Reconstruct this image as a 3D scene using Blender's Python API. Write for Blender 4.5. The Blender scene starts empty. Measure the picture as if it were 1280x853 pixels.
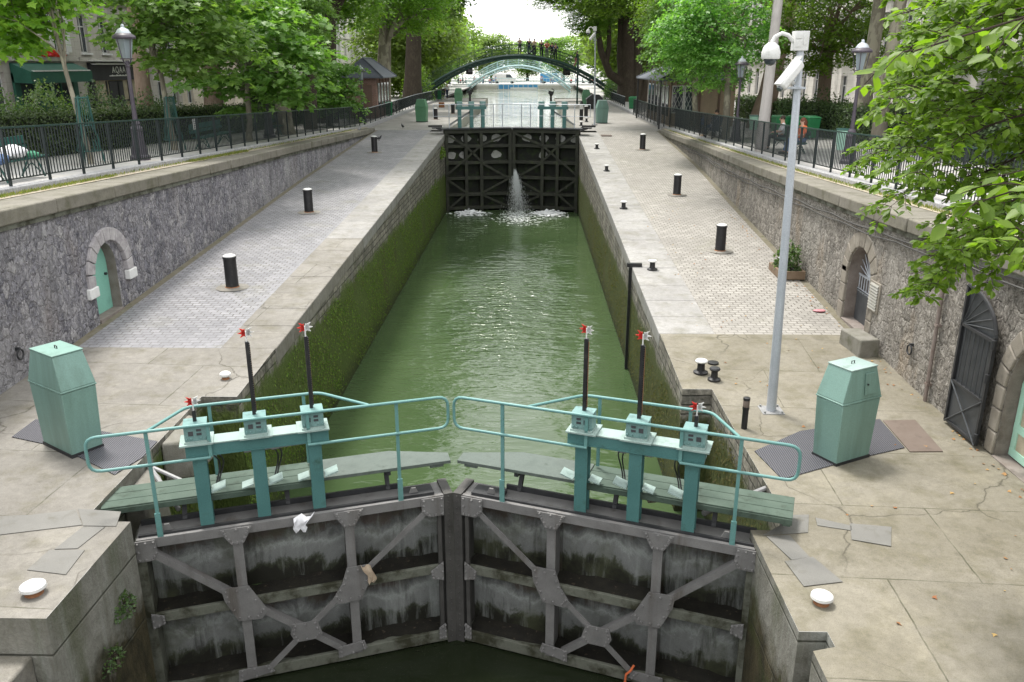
import bpy, bmesh, math, random
import numpy as np
from mathutils import Vector, Matrix
R = math.radians
PI = math.pi
rnd = random.Random(7)
sc = bpy.context.scene
COL = sc.collection


def V(*a):
    return Vector(a)


def lerp(a, b, t):
    return a + (b - a) * t


def prof(tab, y):
    return float(np.interp(y, [a for a, b in tab], [b for a, b in tab]))


# ------------------------------------------------------------------ mesh builder
class MB:
    def __init__(s):
        s.v = []
        s.f = []

    def add(s, vs, fs):
        o = len(s.v)
        s.v += [tuple(v) for v in vs]
        s.f += [tuple(i + o for i in f) for f in fs]
        return s

    def hexa(s, p):
        return s.add(p, [(3, 2, 1, 0), (4, 5, 6, 7), (0, 1, 5, 4), (1, 2, 6, 5), (2, 3, 7, 6), (3, 0, 4, 7)])

    def box(s, x0, x1, y0, y1, z0, z1):
        return s.hexa([(x0, y0, z0), (x1, y0, z0), (x1, y1, z0), (x0, y1, z0), (x0, y0, z1), (x1, y0, z1), (x1, y1, z1), (x0, y1, z1)])

    def cbox(s, c, sx, sy, sz):
        return s.box(c[0] - sx / 2, c[0] + sx / 2, c[1] - sy / 2, c[1] + sy / 2, c[2] - sz / 2, c[2] + sz / 2)

    def bar(s, p, q, w, h, up=(0, 0, 1)):
        p, q = Vector(p), Vector(q)
        d = (q - p).normalized()
        u = Vector(up)
        a = d.cross(u)
        if a.length < 1e-4:
            a = d.cross(Vector((0, 1, 0)))
        a.normalize()
        b = a.cross(d)
        a, b = a * w / 2, b * h / 2
        return s.hexa([p - a - b, p + a - b, q + a - b, q - a - b, p - a + b, p + a + b, q + a + b, q - a + b])

    def cyl(s, p, q, r0, r1=None, n=12):
        return s.tube([p, q], [r0, r0 if r1 is None else r1], n)

    def tube(s, pts, r, n=8, cap=True):
        pts = [Vector(p) for p in pts]
        m = len(pts)
        rr = list(r) if isinstance(r, (list, tuple)) else [r] * m
        d0 = (pts[1] - pts[0]).normalized()
        a = d0.orthogonal().normalized()
        rings = []
        pd = d0
        for i, p in enumerate(pts):
            if i == 0:
                d = d0
            elif i == m - 1:
                d = (pts[i] - pts[i - 1]).normalized()
            else:
                d = ((pts[i + 1] - pts[i]).normalized() + (pts[i] - pts[i - 1]).normalized())
                d = d.normalized() if d.length > 1e-6 else pd
            q = pd.rotation_difference(d)
            a = (q @ a).normalized()
            pd = d
            b = d.cross(a)
            rings.append([p + (a * math.cos(2 * PI * k / n) + b * math.sin(2 * PI * k / n)) * rr[i] for k in range(n)])
        vs = [v for ring in rings for v in ring]
        fs = [(i * n + k, i * n + (k + 1) % n, (i + 1) * n + (k + 1) % n, (i + 1) * n + k) for i in range(m - 1) for k in range(n)]
        if cap:
            fs += [tuple(range(n))[::-1], tuple((m - 1) * n + k for k in range(n))]
        return s.add(vs, fs)

    def lathe(s, c, pr, n=16):
        vs = [(c[0] + r * math.cos(2 * PI * k / n), c[1] + r * math.sin(2 * PI * k / n), c[2] + z) for r, z in pr for k in range(n)]
        m = len(pr)
        fs = [(i * n + k, i * n + (k + 1) % n, (i + 1) * n + (k + 1) % n, (i + 1) * n + k) for i in range(m - 1) for k in range(n)]
        fs += [tuple(range(n))[::-1], tuple((m - 1) * n + k for k in range(n))]
        return s.add(vs, fs)

    def prism(s, poly, vec):
        n = len(poly)
        vec = Vector(vec)
        vs = [Vector(p) for p in poly] + [Vector(p) + vec for p in poly]
        fs = [tuple(range(n))[::-1], tuple(range(n, 2 * n))] + [(i, (i + 1) % n, n + (i + 1) % n, n + i) for i in range(n)]
        return s.add(vs, fs)

    def quad(s, a, b, c, d):
        return s.add([a, b, c, d], [(0, 1, 2, 3)])

    def blob(s, c, r, sq=(1, 1, 1), n=8, jit=.0):
        vs = []
        fs = []
        m = n // 2
        for i in range(m + 1):
            for k in range(n):
                t = PI * i / m
                j = 1 + rnd.uniform(-jit, jit)
                vs.append((c[0] + r * sq[0] * math.sin(t) * math.cos(2 * PI * k / n) * j, c[1] + r * sq[1] * math.sin(t) * math.sin(2 * PI * k / n) * j, c[2] + r * sq[2] * math.cos(t) * (j if 0 < i < m else 1)))
        for i in range(m):
            for k in range(n):
                fs.append((i * n + k, i * n + (k + 1) % n, (i + 1) * n + (k + 1) % n, (i + 1) * n + k))
        return s.add(vs, fs)

    def rivet(s, c, nrm, r=.018):
        nrm = Vector(nrm).normalized()
        a = nrm.orthogonal().normalized()
        b = nrm.cross(a)
        c = Vector(c)
        vs = [c + (a * math.cos(k * PI / 3) + b * math.sin(k * PI / 3)) * r for k in range(6)] + [c + nrm * r * 1.1 + (a * math.cos(k * PI / 3) + b * math.sin(k * PI / 3)) * r * .6 for k in range(6)]
        return s.add(vs, [(k, (k + 1) % 6, 6 + (k + 1) % 6, 6 + k) for k in range(6)] + [tuple(range(6, 12))])

    def build(s, name, mat, parent=None, world=True, bevel=0, smooth=38, label=None):
        me = bpy.data.meshes.new(name)
        vs = s.v
        if parent is not None and world:
            inv = WM(parent).inverted()
            vs = [tuple(inv @ Vector(v)) for v in vs]
        me.from_pydata(vs, [], s.f)
        bm = bmesh.new()
        bm.from_mesh(me)
        bmesh.ops.remove_doubles(bm, verts=bm.verts, dist=1e-5)
        bmesh.ops.recalc_face_normals(bm, faces=bm.faces)
        bm.to_mesh(me)
        bm.free()
        if smooth:
            me.shade_smooth()
            me.set_sharp_from_angle(angle=R(smooth))
        me.materials.append(mat)
        o = bpy.data.objects.new(name, me)
        COL.objects.link(o)
        if parent is not None:
            o.parent = parent
        if bevel:
            b = o.modifiers.new('Bevel', 'BEVEL')
            b.width = bevel
            b.segments = 2
            b.limit_method = 'ANGLE'
            b.angle_limit = R(40)
        if label:
            o['label'] = label
        return o


def WM(o):
    m = Matrix.Translation(o.location) @ o.rotation_euler.to_matrix().to_4x4() @ Matrix.Diagonal(o.scale.to_4d())
    return WM(o.parent) @ m if o.parent is not None else m


def tag(o, label=None, cat=None, group=None, kind=None):
    if label:
        o['label'] = label
    if cat:
        o['category'] = cat
    if group:
        o['group'] = group
    if kind:
        o['kind'] = kind
    return o


def thing(name, label, cat, loc=(0, 0, 0), rz=0, group=None, scale=1):
    o = bpy.data.objects.new(name, None)
    o.empty_display_size = .2
    COL.objects.link(o)
    o.location = loc
    o.rotation_euler = (0, 0, rz)
    o.scale = (scale, scale, scale)
    return tag(o, label, cat, group)


def copy_tree(o, parent=None):
    c = o.copy()
    COL.objects.link(c)
    if parent is not None:
        c.parent = parent
    for ch in list(KIDS(o)):
        copy_tree(ch, c)
    return c


def KIDS(o):
    return [x for x in bpy.data.objects if x.parent == o]


def dup(o, loc, rz=0, label=None, scale=None):
    c = copy_tree(o)
    c.location = loc
    c.rotation_euler = (0, 0, rz)
    if scale:
        c.scale = (scale,) * 3
    if label:
        c['label'] = label
    return c


# ------------------------------------------------------------------ materials
class NT:
    def __init__(s, name):
        s.m = bpy.data.materials.new(name)
        s.m.use_nodes = True
        s.t = s.m.node_tree
        s.b = s.t.nodes['Principled BSDF']
        s.tc = None

    def n(s, ty, ins=None, **kw):
        nd = s.t.nodes.new(ty)
        for k, v in kw.items():
            setattr(nd, k, v)
        for k, v in (ins or {}).items():
            s.put(nd.inputs[k], v)
        return nd

    def put(s, sock, v):
        if isinstance(v, bpy.types.NodeSocket):
            s.t.links.new(v, sock)
        elif v is not None:
            if sock.type == 'RGBA' and not isinstance(v, (int, float)) and len(v) == 3:
                v = (*v, 1)
            sock.default_value = v

    def co(s):
        if s.tc is None:
            s.tc = s.n('ShaderNodeTexCoord').outputs['Object']
        return s.tc

    def map(s, scale=(1, 1, 1), rot=(0, 0, 0), vec=None, loc=(0, 0, 0)):
        return s.n('ShaderNodeMapping', {'Vector': vec or s.co(), 'Scale': scale, 'Rotation': rot, 'Location': loc}).outputs[0]

    def noise(s, scale=5, detail=4, rough=.55, vec=None, dist=0):
        return s.n('ShaderNodeTexNoise', {'Vector': vec or s.co(), 'Scale': scale, 'Detail': detail, 'Roughness': rough, 'Distortion': dist}).outputs['Fac']

    def ncol(s, scale=5, detail=3, vec=None):
        return s.n('ShaderNodeTexNoise', {'Vector': vec or s.co(), 'Scale': scale, 'Detail': detail}).outputs['Color']

    def vor(s, scale=5, feature='F1', vec=None, out='Distance', rand=1):
        return s.n('ShaderNodeTexVoronoi', {'Vector': vec or s.co(), 'Scale': scale, 'Randomness': rand}, feature=feature).outputs[out]

    def ramp(s, fac, stops, interp='LINEAR'):
        nd = s.n('ShaderNodeValToRGB', {'Fac': fac})
        cr = nd.color_ramp
        cr.interpolation = interp
        while len(cr.elements) < len(stops):
            cr.elements.new(.5)
        for e, (p, c) in zip(cr.elements, stops):
            e.position = p
            e.color = (c, c, c, 1) if isinstance(c, (int, float)) else (*c, 1)
        return nd.outputs[0]

    def mix(s, fac, a, b, blend='MIX'):
        nd = s.n('ShaderNodeMix', data_type='RGBA', blend_type=blend)
        s.put(nd.inputs[0], fac)
        s.put(nd.inputs[6], a)
        s.put(nd.inputs[7], b)
        return nd.outputs[2]

    def math(s, op, a, b=None, c=None, clamp=False):
        nd = s.n('ShaderNodeMath', operation=op, use_clamp=clamp)
        for i, v in enumerate((a, b, c)):
            if v is not None:
                s.put(nd.inputs[i], v)
        return nd.outputs[0]

    def xyz(s, vec=None):
        nd = s.n('ShaderNodeSeparateXYZ', {0: vec or s.co()})
        return nd.outputs

    def cxyz(s, x, y, z):
        return s.n('ShaderNodeCombineXYZ', {0: x, 1: y, 2: z}).outputs[0]

    def vadd(s, a, b):
        nd = s.n('ShaderNodeVectorMath', operation='ADD')
        s.put(nd.inputs[0], a)
        s.put(nd.inputs[1], b)
        return nd.outputs[0]

    def vscale(s, a, k):
        nd = s.n('ShaderNodeVectorMath', operation='SCALE')
        s.put(nd.inputs[0], a)
        nd.inputs['Scale'].default_value = k
        return nd.outputs[0]

    def bump(s, h, strength=.5, dist=.02, nrm=None):
        return s.n('ShaderNodeBump', {'Height': h, 'Strength': strength, 'Distance': dist, 'Normal': nrm}).outputs[0]

    def fin(s, col=None, rough=None, nrm=None, metal=None, **kw):
        s.put(s.b.inputs['Base Color'], col)
        s.put(s.b.inputs['Roughness'], rough)
        if nrm is not None:
            s.put(s.b.inputs['Normal'], nrm)
        s.put(s.b.inputs['Metallic'], metal)
        for k, v in kw.items():
            s.put(s.b.inputs[k.replace('_', ' ')], v)
        return s.m


def weather(name, c1, c2, scale=3, rough=.6, metal=0, bump=.15, bscale=60, dirt=None, dscale=2, dlo=.55, dhi=.75, spec=.4, streak=False):
    t = NT(name)
    col = t.mix(t.ramp(t.noise(scale, 5), [(.3, 0), (.7, 1)]), c1, c2)
    if dirt:
        v = t.map((1, 1, .12)) if streak else None
        col = t.mix(t.ramp(t.noise(dscale, 6, .65, v), [(dlo, 0), (dhi, 1)]), col, dirt)
    fine = t.noise(bscale, 4)
    col = t.mix(.25, col, t.mix(fine, (0, 0, 0), (1, 1, 1)), 'OVERLAY')
    return t.fin(col, t.math('MULTIPLY_ADD', fine, .25, rough - .12), t.bump(fine, bump, .01), metal, Specular_IOR_Level=spec)
def m_concrete(name, base, alt, moss, crack=True):
    t = NT(name)
    co = t.co()
    warp = t.vadd(co, t.vscale(t.ncol(1.3, 4), .7))
    big = t.noise(.45, 5, .6)
    mid = t.noise(2.3, 6, .62)
    fine = t.noise(38, 4, .6)
    col = t.mix(t.ramp(big, [(.35, 0), (.65, 1)]), base, alt)
    col = t.mix(t.ramp(mid, [(.48, 0), (.72, .6)]), col, moss)
    # pale worn patches and dark damp spots
    col = t.mix(t.ramp(t.noise(.9, 6, .7, t.map(loc=(7, 3, 0))), [(.55, 0), (.66, .55)]), col, [min(1, c * 1.45) for c in base])
    col = t.mix(t.ramp(t.noise(1.4, 7, .72, t.map(loc=(2, 9, 0))), [(.56, 0), (.74, .42)]), col, [c * .5 for c in base])
    speck = t.ramp(t.noise(95, 2, .5), [(.3, .72), (.5, 1), (.72, 1.0), (.8, 1.25)])
    col = t.mix(.4, col, t.noise(9, 7, .75), 'OVERLAY')
    col = t.mix(1, col, speck, 'MULTIPLY')
    h = t.math('MULTIPLY_ADD', fine, .35, t.math('MULTIPLY', mid, .5))
    if crack:
        e = t.vor(.33, 'DISTANCE_TO_EDGE', warp)
        gate = t.ramp(t.noise(.5, 2, .5, t.map(loc=(5, 5, 0))), [(.46, 0), (.56, 1)])
        line = t.math('MULTIPLY', t.ramp(e, [(.0, 1), (.005, 0)]), gate)
        col = t.mix(t.math('MULTIPLY', line, .75), col, (.05, .045, .032))
        jb = t.n('ShaderNodeTexBrick', {'Vector': t.vadd(t.map(rot=(0, 0, .06)), t.vscale(t.ncol(4, 3), .03)), 'Scale': 1, 'Mortar Size': .012, 'Mortar Smooth': .4, 'Brick Width': 2.9, 'Row Height': 1.75}, offset=.37)
        jf = t.math('MULTIPLY', jb.outputs['Fac'], t.ramp(t.noise(1.7, 4, .7, t.map(loc=(8, 8, 8))), [(.38, .1), (.6, .75)]))
        tone = t.math('MULTIPLY_ADD', t.xyz(jb.outputs['Color'])[0], .18, .91)
        col = t.mix(1, col, t.cxyz(tone, tone, tone), 'MULTIPLY')
        col = t.mix(jf, col, (.055, .055, .03))
        h = t.math('SUBTRACT', h, t.math('MULTIPLY', jf, .6))
        h = t.math('SUBTRACT', h, line)
    return t.fin(col, t.math('MULTIPLY_ADD', fine, .2, .72), t.bump(h, .45, .012), Specular_IOR_Level=.3)


def m_setts(name, c1, c2, mortar, w=.2, hgt=.105, y0=15.2, xe=0):
    """Coursed setts, no two alike: worn patches where the joints are filled, dust blending them into the concrete at the lower end."""
    t = NT(name)
    x, y, z = t.xyz()
    v = t.vadd(t.co(), t.vscale(t.ncol(2.2, 3), .06))
    b = t.n('ShaderNodeTexBrick', {'Vector': v, 'Color1': c1, 'Color2': c2, 'Mortar': mortar, 'Scale': 1, 'Mortar Size': .013, 'Mortar Smooth': .3, 'Bias': -.1, 'Brick Width': w, 'Row Height': hgt}, offset=.5)
    flat = [(p + q) * .5 * .93 for p, q in zip(c1, c2)]
    worn = t.math('ADD', t.ramp(t.noise(.9, 6, .7), [(.46, 0), (.7, .6)]), t.ramp(t.math('ADD', y, t.math('MULTIPLY_ADD', t.noise(1.1, 5, .7), 4.5, -2.2)), [(0, 1), (1, 1)]) if 0 else 0, clamp=True)
    lo = t.n('ShaderNodeMapRange', {'Value': t.math('ADD', y, t.math('MULTIPLY_ADD', t.noise(1.3, 5, .7), 5, -2.5)), 'From Min': y0 - .4, 'From Max': y0 + 1.5, 'To Min': 1, 'To Max': 0}).outputs[0]
    ed = t.n('ShaderNodeMapRange', {'Value': t.math('ADD', t.math('ABSOLUTE', t.math('SUBTRACT', x, xe)), t.math('MULTIPLY_ADD', t.noise(2.1, 5, .7), .9, -.45)), 'From Min': .0, 'From Max': .3, 'To Min': .8, 'To Max': 0}).outputs[0]
    worn = t.math('MAXIMUM', t.math('MAXIMUM', worn, lo), ed)
    col = t.mix(worn, b.outputs['Color'], t.mix(.35, flat, b.outputs['Color']))
    col = t.mix(t.ramp(t.noise(.5, 6, .65), [(.42, 0), (.7, .6)]), col, [c * .72 for c in c1])
    col = t.mix(t.ramp(t.noise(1.1, 6, .7, t.map(loc=(4, 1, 0))), [(.56, 0), (.72, .45)]), col, [min(1, c * 1.25) for c in c2])
    col = t.mix(t.ramp(t.noise(.7, 5, .7, t.map(loc=(1, 8, 3))), [(.56, 0), (.75, .55)]), col, (.17, .165, .12))
    n = t.noise(30, 5, .7)
    col = t.mix(.35, col, n, 'OVERLAY')
    h = t.math('MULTIPLY_ADD', n, .3, t.math('MULTIPLY', t.math('SUBTRACT', 1, b.outputs['Fac']), t.math('MULTIPLY_ADD', worn, -.6, 1)))
    return t.fin(col, t.math('MULTIPLY_ADD', n, .2, .65), t.bump(h, .7, .018), Specular_IOR_Level=.3)


def m_rubble(name, cs, mortar, streak, warm):
    t = NT(name)
    v = t.vadd(t.map((1, 1, .85)), t.vscale(t.ncol(7, 5), .26))
    cell = t.vor(5.4, 'F1', v, 'Color')
    edge = t.vor(5.4, 'DISTANCE_TO_EDGE', v)
    cx = t.xyz(cell)[0]
    mean = [sum(c[i] for c in cs) / len(cs) for i in range(3)]
    col = t.mix(.22, t.ramp(cx, [(i / max(1, len(cs) - 1), c) for i, c in enumerate(cs)]), mean)
    n = t.noise(11, 9, .8, t.map((1, 1, .7)))
    col = t.mix(.7, col, t.ramp(n, [(.3, .08), (.5, .5), (.7, .95)]), 'OVERLAY')
    col = t.mix(t.ramp(edge, [(0, .5), (.06, 0)]), col, mortar)
    fl = t.noise(19, 6, .8, t.map((1, 1, .55), loc=(2, 7, 5)))
    col = t.mix(t.ramp(fl, [(.53, 0), (.62, .8)]), col, streak)
    col = t.mix(t.ramp(fl, [(.36, .85), (.46, 0)]), col, [c * .45 for c in cs[0]])
    # limey wash in broad patches and runs, rusty runs, dark seepage under the coping
    col = t.mix(t.ramp(t.noise(.55, 6, .7, t.map((1, 1, .6))), [(.47, 0), (.68, .6)]), col, [c * .8 for c in streak])
    col = t.mix(t.ramp(t.noise(1.5, 7, .7, t.map((1, 1, .12))), [(.55, 0), (.7, .55)]), col, streak)
    col = t.mix(t.ramp(t.noise(.9, 6, .7, t.map((1, 1, .3), loc=(3, 1, 7))), [(.56, 0), (.74, .6)]), col, warm)
    col = t.mix(t.ramp(t.noise(1.3, 7, .7, t.map((1, 1, .2), loc=(9, 2, 1))), [(.55, 0), (.72, .65)]), col, [c * .4 for c in mean])
    h = t.math('MULTIPLY_ADD', t.ramp(edge, [(0, 0), (.2, 1)]), .7, t.math('MULTIPLY', n, 1.0))
    return t.fin(col, .85, t.bump(h, 1.0, .05), Specular_IOR_Level=.2)


def m_lockwall(name, top=2.62, far=2.3, green=(.055, .085, .012), vivid=(.10, .15, .018)):
    t = NT(name)
    x, y, z = t.xyz()
    v = t.cxyz(y, z, 0)
    v = t.vadd(v, t.vscale(t.ncol(3, 2), .05))
    b = t.n('ShaderNodeTexBrick', {'Vector': v, 'Color1': (.27, .25, .21), 'Color2': (.15, .14, .12), 'Mortar': (.07, .065, .055), 'Scale': 1, 'Mortar Size': .018, 'Mortar Smooth': .5, 'Bias': 0, 'Brick Width': .44, 'Row Height': .19}, offset=.5)
    n = t.noise(9, 6, .7)
    col = t.mix(.8, b.outputs['Color'], t.ramp(n, [(.3, .15), (.7, .85)]), 'OVERLAY')
    col = t.mix(t.ramp(t.noise(1.5, 6, .7, t.map((1, 1, .15))), [(.5, 0), (.68, .7)]), col, (.05, .05, .042))
    col = t.mix(t.ramp(t.noise(2.0, 5, .7, t.map((1, 1, .12), loc=(4, 4, 4))), [(.56, 0), (.7, .6)]), col, (.42, .41, .38))
    col = t.mix(t.ramp(t.noise(1.3, 5, .7, t.map(loc=(4, 9, 4))), [(.56, 0), (.7, .6)]), col, (.10, .11, .05))
    line = t.math('MULTIPLY_ADD', y, (far - top) / 35, top - 15 * (far - top) / 35)
    d = t.math('SUBTRACT', line, z)
    d = t.math('ADD', d, t.math('MULTIPLY_ADD', t.noise(1.4, 6, .7), 1.1, -.55))
    d = t.math('ADD', d, t.math('MULTIPLY_ADD', t.noise(12, 4, .7), .5, -.25))
    fac = t.ramp(d, [(.0, 0), (.22, 1)])
    an = t.noise(22, 5, .75, t.map((1, 1, .45)))
    alg = t.mix(t.ramp(an, [(.35, 0), (.65, 1)]), [c * .45 for c in green], vivid)
    alg = t.mix(t.ramp(t.noise(1.2, 5, .65), [(.42, 0), (.66, .85)]), alg, green)
    alg = t.mix(t.ramp(t.noise(.8, 5, .6, t.map((1, 1, .3), loc=(3, 3, 3))), [(.52, 0), (.7, .7)]), alg, (.085, .075, .035))
    # drowned, blacker foot of the wall
    alg = t.mix(t.ramp(t.math('ADD', z, t.math('MULTIPLY', an, .5)), [(.2, .8), (.9, 0)]), alg, (.02, .025, .012))
    col = t.mix(fac, col, alg)
    h = t.math('MULTIPLY_ADD', t.math('SUBTRACT', 1, b.outputs['Fac']), .6, t.math('MULTIPLY', n, .5))
    h = t.mix(fac, h, t.math('MULTIPLY', an, 1.6))
    return t.fin(col, t.math('MULTIPLY_ADD', fac, -.12, .82), t.bump(h, .9, .05), Specular_IOR_Level=.3)


def m_spray(name):
    t = NT(name)
    t.fin((.85, .88, .9), .4)
    tr = t.n('ShaderNodeBsdfTransparent')
    ms = t.n('ShaderNodeMixShader', {0: .34, 1: tr.outputs[0], 2: t.b.outputs[0]})
    t.t.links.new(ms.outputs[0], t.t.nodes['Material Output'].inputs[0])
    return t.m


def m_headwall(name):
    t = NT(name)
    x, y, z = t.xyz()
    n = t.noise(3, 7, .7)
    col = t.mix(t.ramp(n, [(.35, 0), (.65, 1)]), (.15, .145, .12), (.25, .245, .215))
    col = t.mix(t.ramp(t.noise(2.2, 6, .7, t.map((1, 1, .12))), [(.5, 0), (.66, .7)]), col, (.33, .34, .31))
    col = t.mix(t.ramp(t.noise(1.5, 6, .7, t.map((1, 1, .2), loc=(3, 8, 2))), [(.5, 0), (.68, .8)]), col, (.085, .095, .05))
    d = t.math('ADD', t.math('SUBTRACT', 1.95, z), t.math('MULTIPLY_ADD', t.noise(1.3, 6, .7), 1.3, -.65))
    fac = t.ramp(d, [(0, 0), (.3, 1)])
    low = t.mix(t.ramp(t.noise(3, 7, .75, t.map((1, 1, .4))), [(.4, 0), (.62, 1)]), (.028, .026, .016), (.085, .072, .04))
    low = t.mix(t.ramp(t.noise(1.4, 6, .7, t.map(loc=(2, 2, 2))), [(.5, 0), (.66, .8)]), low, (.05, .065, .018))
    low = t.mix(t.ramp(t.noise(2.6, 6, .75, t.map((1, 1, .3), loc=(6, 2, 2))), [(.6, 0), (.7, .6)]), low, (.30, .29, .25))
    joint = t.math('PINGPONG', t.math('ADD', z, .33), .47)
    jf = t.ramp(joint, [(0, .8), (.02, 0)])
    col = t.mix(fac, col, low)
    col = t.mix(jf, col, (.05, .05, .035))
    f = t.noise(30, 5, .7)
    h = t.math('SUBTRACT', t.math('MULTIPLY_ADD', f, .4, n), t.math('MULTIPLY', jf, .6))
    return t.fin(t.mix(.35, col, f, 'OVERLAY'), .8, t.bump(h, .9, .03), Specular_IOR_Level=.25)


def m_leaf(name, cols, trans=.45, rough=.45, tint=None):
    t = NT(name)
    g = t.n('ShaderNodeNewGeometry').outputs['Random Per Island']
    oi = t.n('ShaderNodeObjectInfo').outputs['Random']
    col = t.ramp(g, [(i / (len(cols) - 1), c) for i, c in enumerate(cols)])
    hs = t.n('ShaderNodeHueSaturation', {'Color': col, 'Hue': t.math('MULTIPLY_ADD', oi, .025, .472), 'Value': t.math('MULTIPLY_ADD', oi, .35, .85)})
    col = hs.outputs[0]
    t.fin(col, rough, Specular_IOR_Level=.45)
    tr = t.n('ShaderNodeBsdfTranslucent', {'Color': t.mix(1, col, (1.5, 1.75, .55), 'MULTIPLY')})
    ms = t.n('ShaderNodeMixShader', {0: trans, 1: t.b.outputs[0], 2: tr.outputs[0]})
    out = t.t.nodes['Material Output']
    t.t.links.new(ms.outputs[0], out.inputs[0])
    return t.m


def m_bark(name, c1, c2, c3, scale=6, patches=False):
    t = NT(name)
    n = t.noise(scale * 3, 6, .7, t.map((1, 1, .22)))
    col = t.mix(t.ramp(n, [(.35, 0), (.65, 1)]), c1, c2)
    p = t.noise(scale * .5, 4, .6, t.map((1, 1, .5)))
    col = t.mix(t.ramp(p, [(.5, 0), (.56, 1)] if patches else [(.5, 0), (.75, .8)]), col, c3)
    return t.fin(col, .85, t.bump(n, .6, .03), Specular_IOR_Level=.2)


def m_water(name, deep, alt, rip=1.0, stir=None):
    t = NT(name)
    x, y, z = t.xyz()
    v = t.vadd(t.cxyz(x, y, 0), t.vscale(t.ncol(.6, 3), .5))
    a = t.noise(1.9, 2, .5, t.map((.7, 1.9, 1), vec=v))
    b = t.noise(5.5, 2, .5, t.map((.7, 1.7, 1), vec=v))
    h = t.math('MULTIPLY_ADD', a, 1.0, t.math('MULTIPLY', b, .28))
    calm = t.ramp(t.noise(.25, 3, .6, t.map(loc=(3, 8, 0))), [(.35, .3), (.62, .8)])
    if stir:                    # water stirred up by the leak, out in mid chamber
        d = t.n('ShaderNodeVectorMath', {0: t.cxyz(t.math('MULTIPLY', t.math('SUBTRACT', x, stir[0]), 1 / stir[2]), t.math('MULTIPLY', t.math('SUBTRACT', y, stir[1]), 1 / stir[3]), 0)}, operation='LENGTH').outputs['Value']
        calm = t.math('MULTIPLY_ADD', calm, .9, t.math('MULTIPLY', t.ramp(d, [(0, 1), (1, 0)]), 2.2))
    h = t.math('MULTIPLY', h, t.math('POWER', calm, 1.3))
    col = t.mix(t.ramp(t.noise(.3, 4, .6), [(.35, 0), (.65, 1)]), deep, alt)
    col = t.mix(t.ramp(t.noise(150, 2, .5), [(.735, 0), (.76, .7)]), col, (.45, .47, .35))
    return t.fin(col, .04, t.bump(h, min(1, .8 * rip), .09 * max(1, rip)), IOR=1.33, Specular_IOR_Level=.5)


def m_plate(name, base, wash, dark, salt):
    """Sheet iron behind the gate framing: wet black weed creeping up from each ledge, a pale tide line, rusty upper parts."""
    t = NT(name)
    x, y, z = t.xyz()
    n = t.noise(1.5, 8, .7, t.map((1, 1, .7)), dist=.6)
    f = t.noise(9, 6, .75, t.map((1, 1, .5)))
    hp = t.math('FRACT', t.math('MULTIPLY_ADD', z, 1 / 1.13, -.15 / 1.13))
    k = t.math('ADD', hp, t.math('MULTIPLY_ADD', n, .9, -.40))
    k = t.math('ADD', k, t.math('MULTIPLY_ADD', f, .16, -.08))
    mid = [(a + b) / 2 for a, b in zip(base, wash)]
    col = t.ramp(k, [(.0, dark), (.2, dark), (.27, (.045, .05, .032)), (.34, mid), (.5, wash), (.58, salt), (.63, wash), (.7, base), (.8, (.085, .068, .058)), (1, (.06, .05, .045))])
    st = t.noise(3.2, 7, .75, t.map((1, 1, .1)))
    col = t.mix(t.ramp(st, [(.52, 0), (.66, .6)]), col, salt)
    col = t.mix(t.ramp(t.noise(3.6, 7, .75, t.map((1, 1, .12), loc=(3, 0, 0))), [(.55, 0), (.68, .7)]), col, dark)
    col = t.mix(t.ramp(t.noise(1.2, 5, .7, t.map(loc=(3, 5, 2))), [(.52, 0), (.66, .5)]), col, (.07, .078, .04))
    g = t.noise(60, 4)
    col = t.mix(.3, col, g, 'OVERLAY')
    return t.fin(col, t.math('MULTIPLY_ADD', n, .3, .4), t.bump(t.math('ADD', g, f), .3, .01), 0, Specular_IOR_Level=.4)


def m_grid(name, bar, hole, s=.034):
    t = NT(name)
    x, y, z = t.xyz()
    fx = t.math('PINGPONG', x, s / 2)
    fy = t.math('PINGPONG', y, s / 2)
    mx = t.math('MINIMUM', fx, fy)
    fac = t.ramp(t.math('MULTIPLY', mx, 1 / s), [(.14, 1), (.2, 0)])
    col = t.mix(fac, hole, bar)
    return t.fin(col, .55, t.bump(fac, .8, .02), .3)


def m_ashlar(name, c1, c2, mortar, w=1.1, hgt=.42, plane='x', dirt=(.12, .11, .10)):
    t = NT(name)
    x, y, z = t.xyz()
    v = t.cxyz(y if plane == 'x' else x, z, 0)
    b = t.n('ShaderNodeTexBrick', {'Vector': v, 'Color1': c1, 'Color2': c2, 'Mortar': mortar, 'Scale': 1, 'Mortar Size': .008, 'Mortar Smooth': .2, 'Bias': 0, 'Brick Width': w, 'Row Height': hgt}, offset=.5)
    col = t.mix(t.ramp(t.noise(.8, 6, .7, t.map((1, 1, .3))), [(.5, 0), (.72, .6)]), b.outputs['Color'], dirt)
    n = t.noise(20, 4)
    col = t.mix(.25, col, n, 'OVERLAY')
    return t.fin(col, .85, t.bump(t.math('MULTIPLY_ADD', n, .2, t.math('SUBTRACT', 1, b.outputs['Fac'])), .4, .02), Specular_IOR_Level=.2)


def m_glass(name, col=(.02, .025, .03), rough=.05):
    t = NT(name)
    n = t.noise(.7, 3)
    c = t.mix(n, col, [min(1, k * 3 + .01) for k in col])
    return t.fin(c, rough, Specular_IOR_Level=.8)


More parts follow.
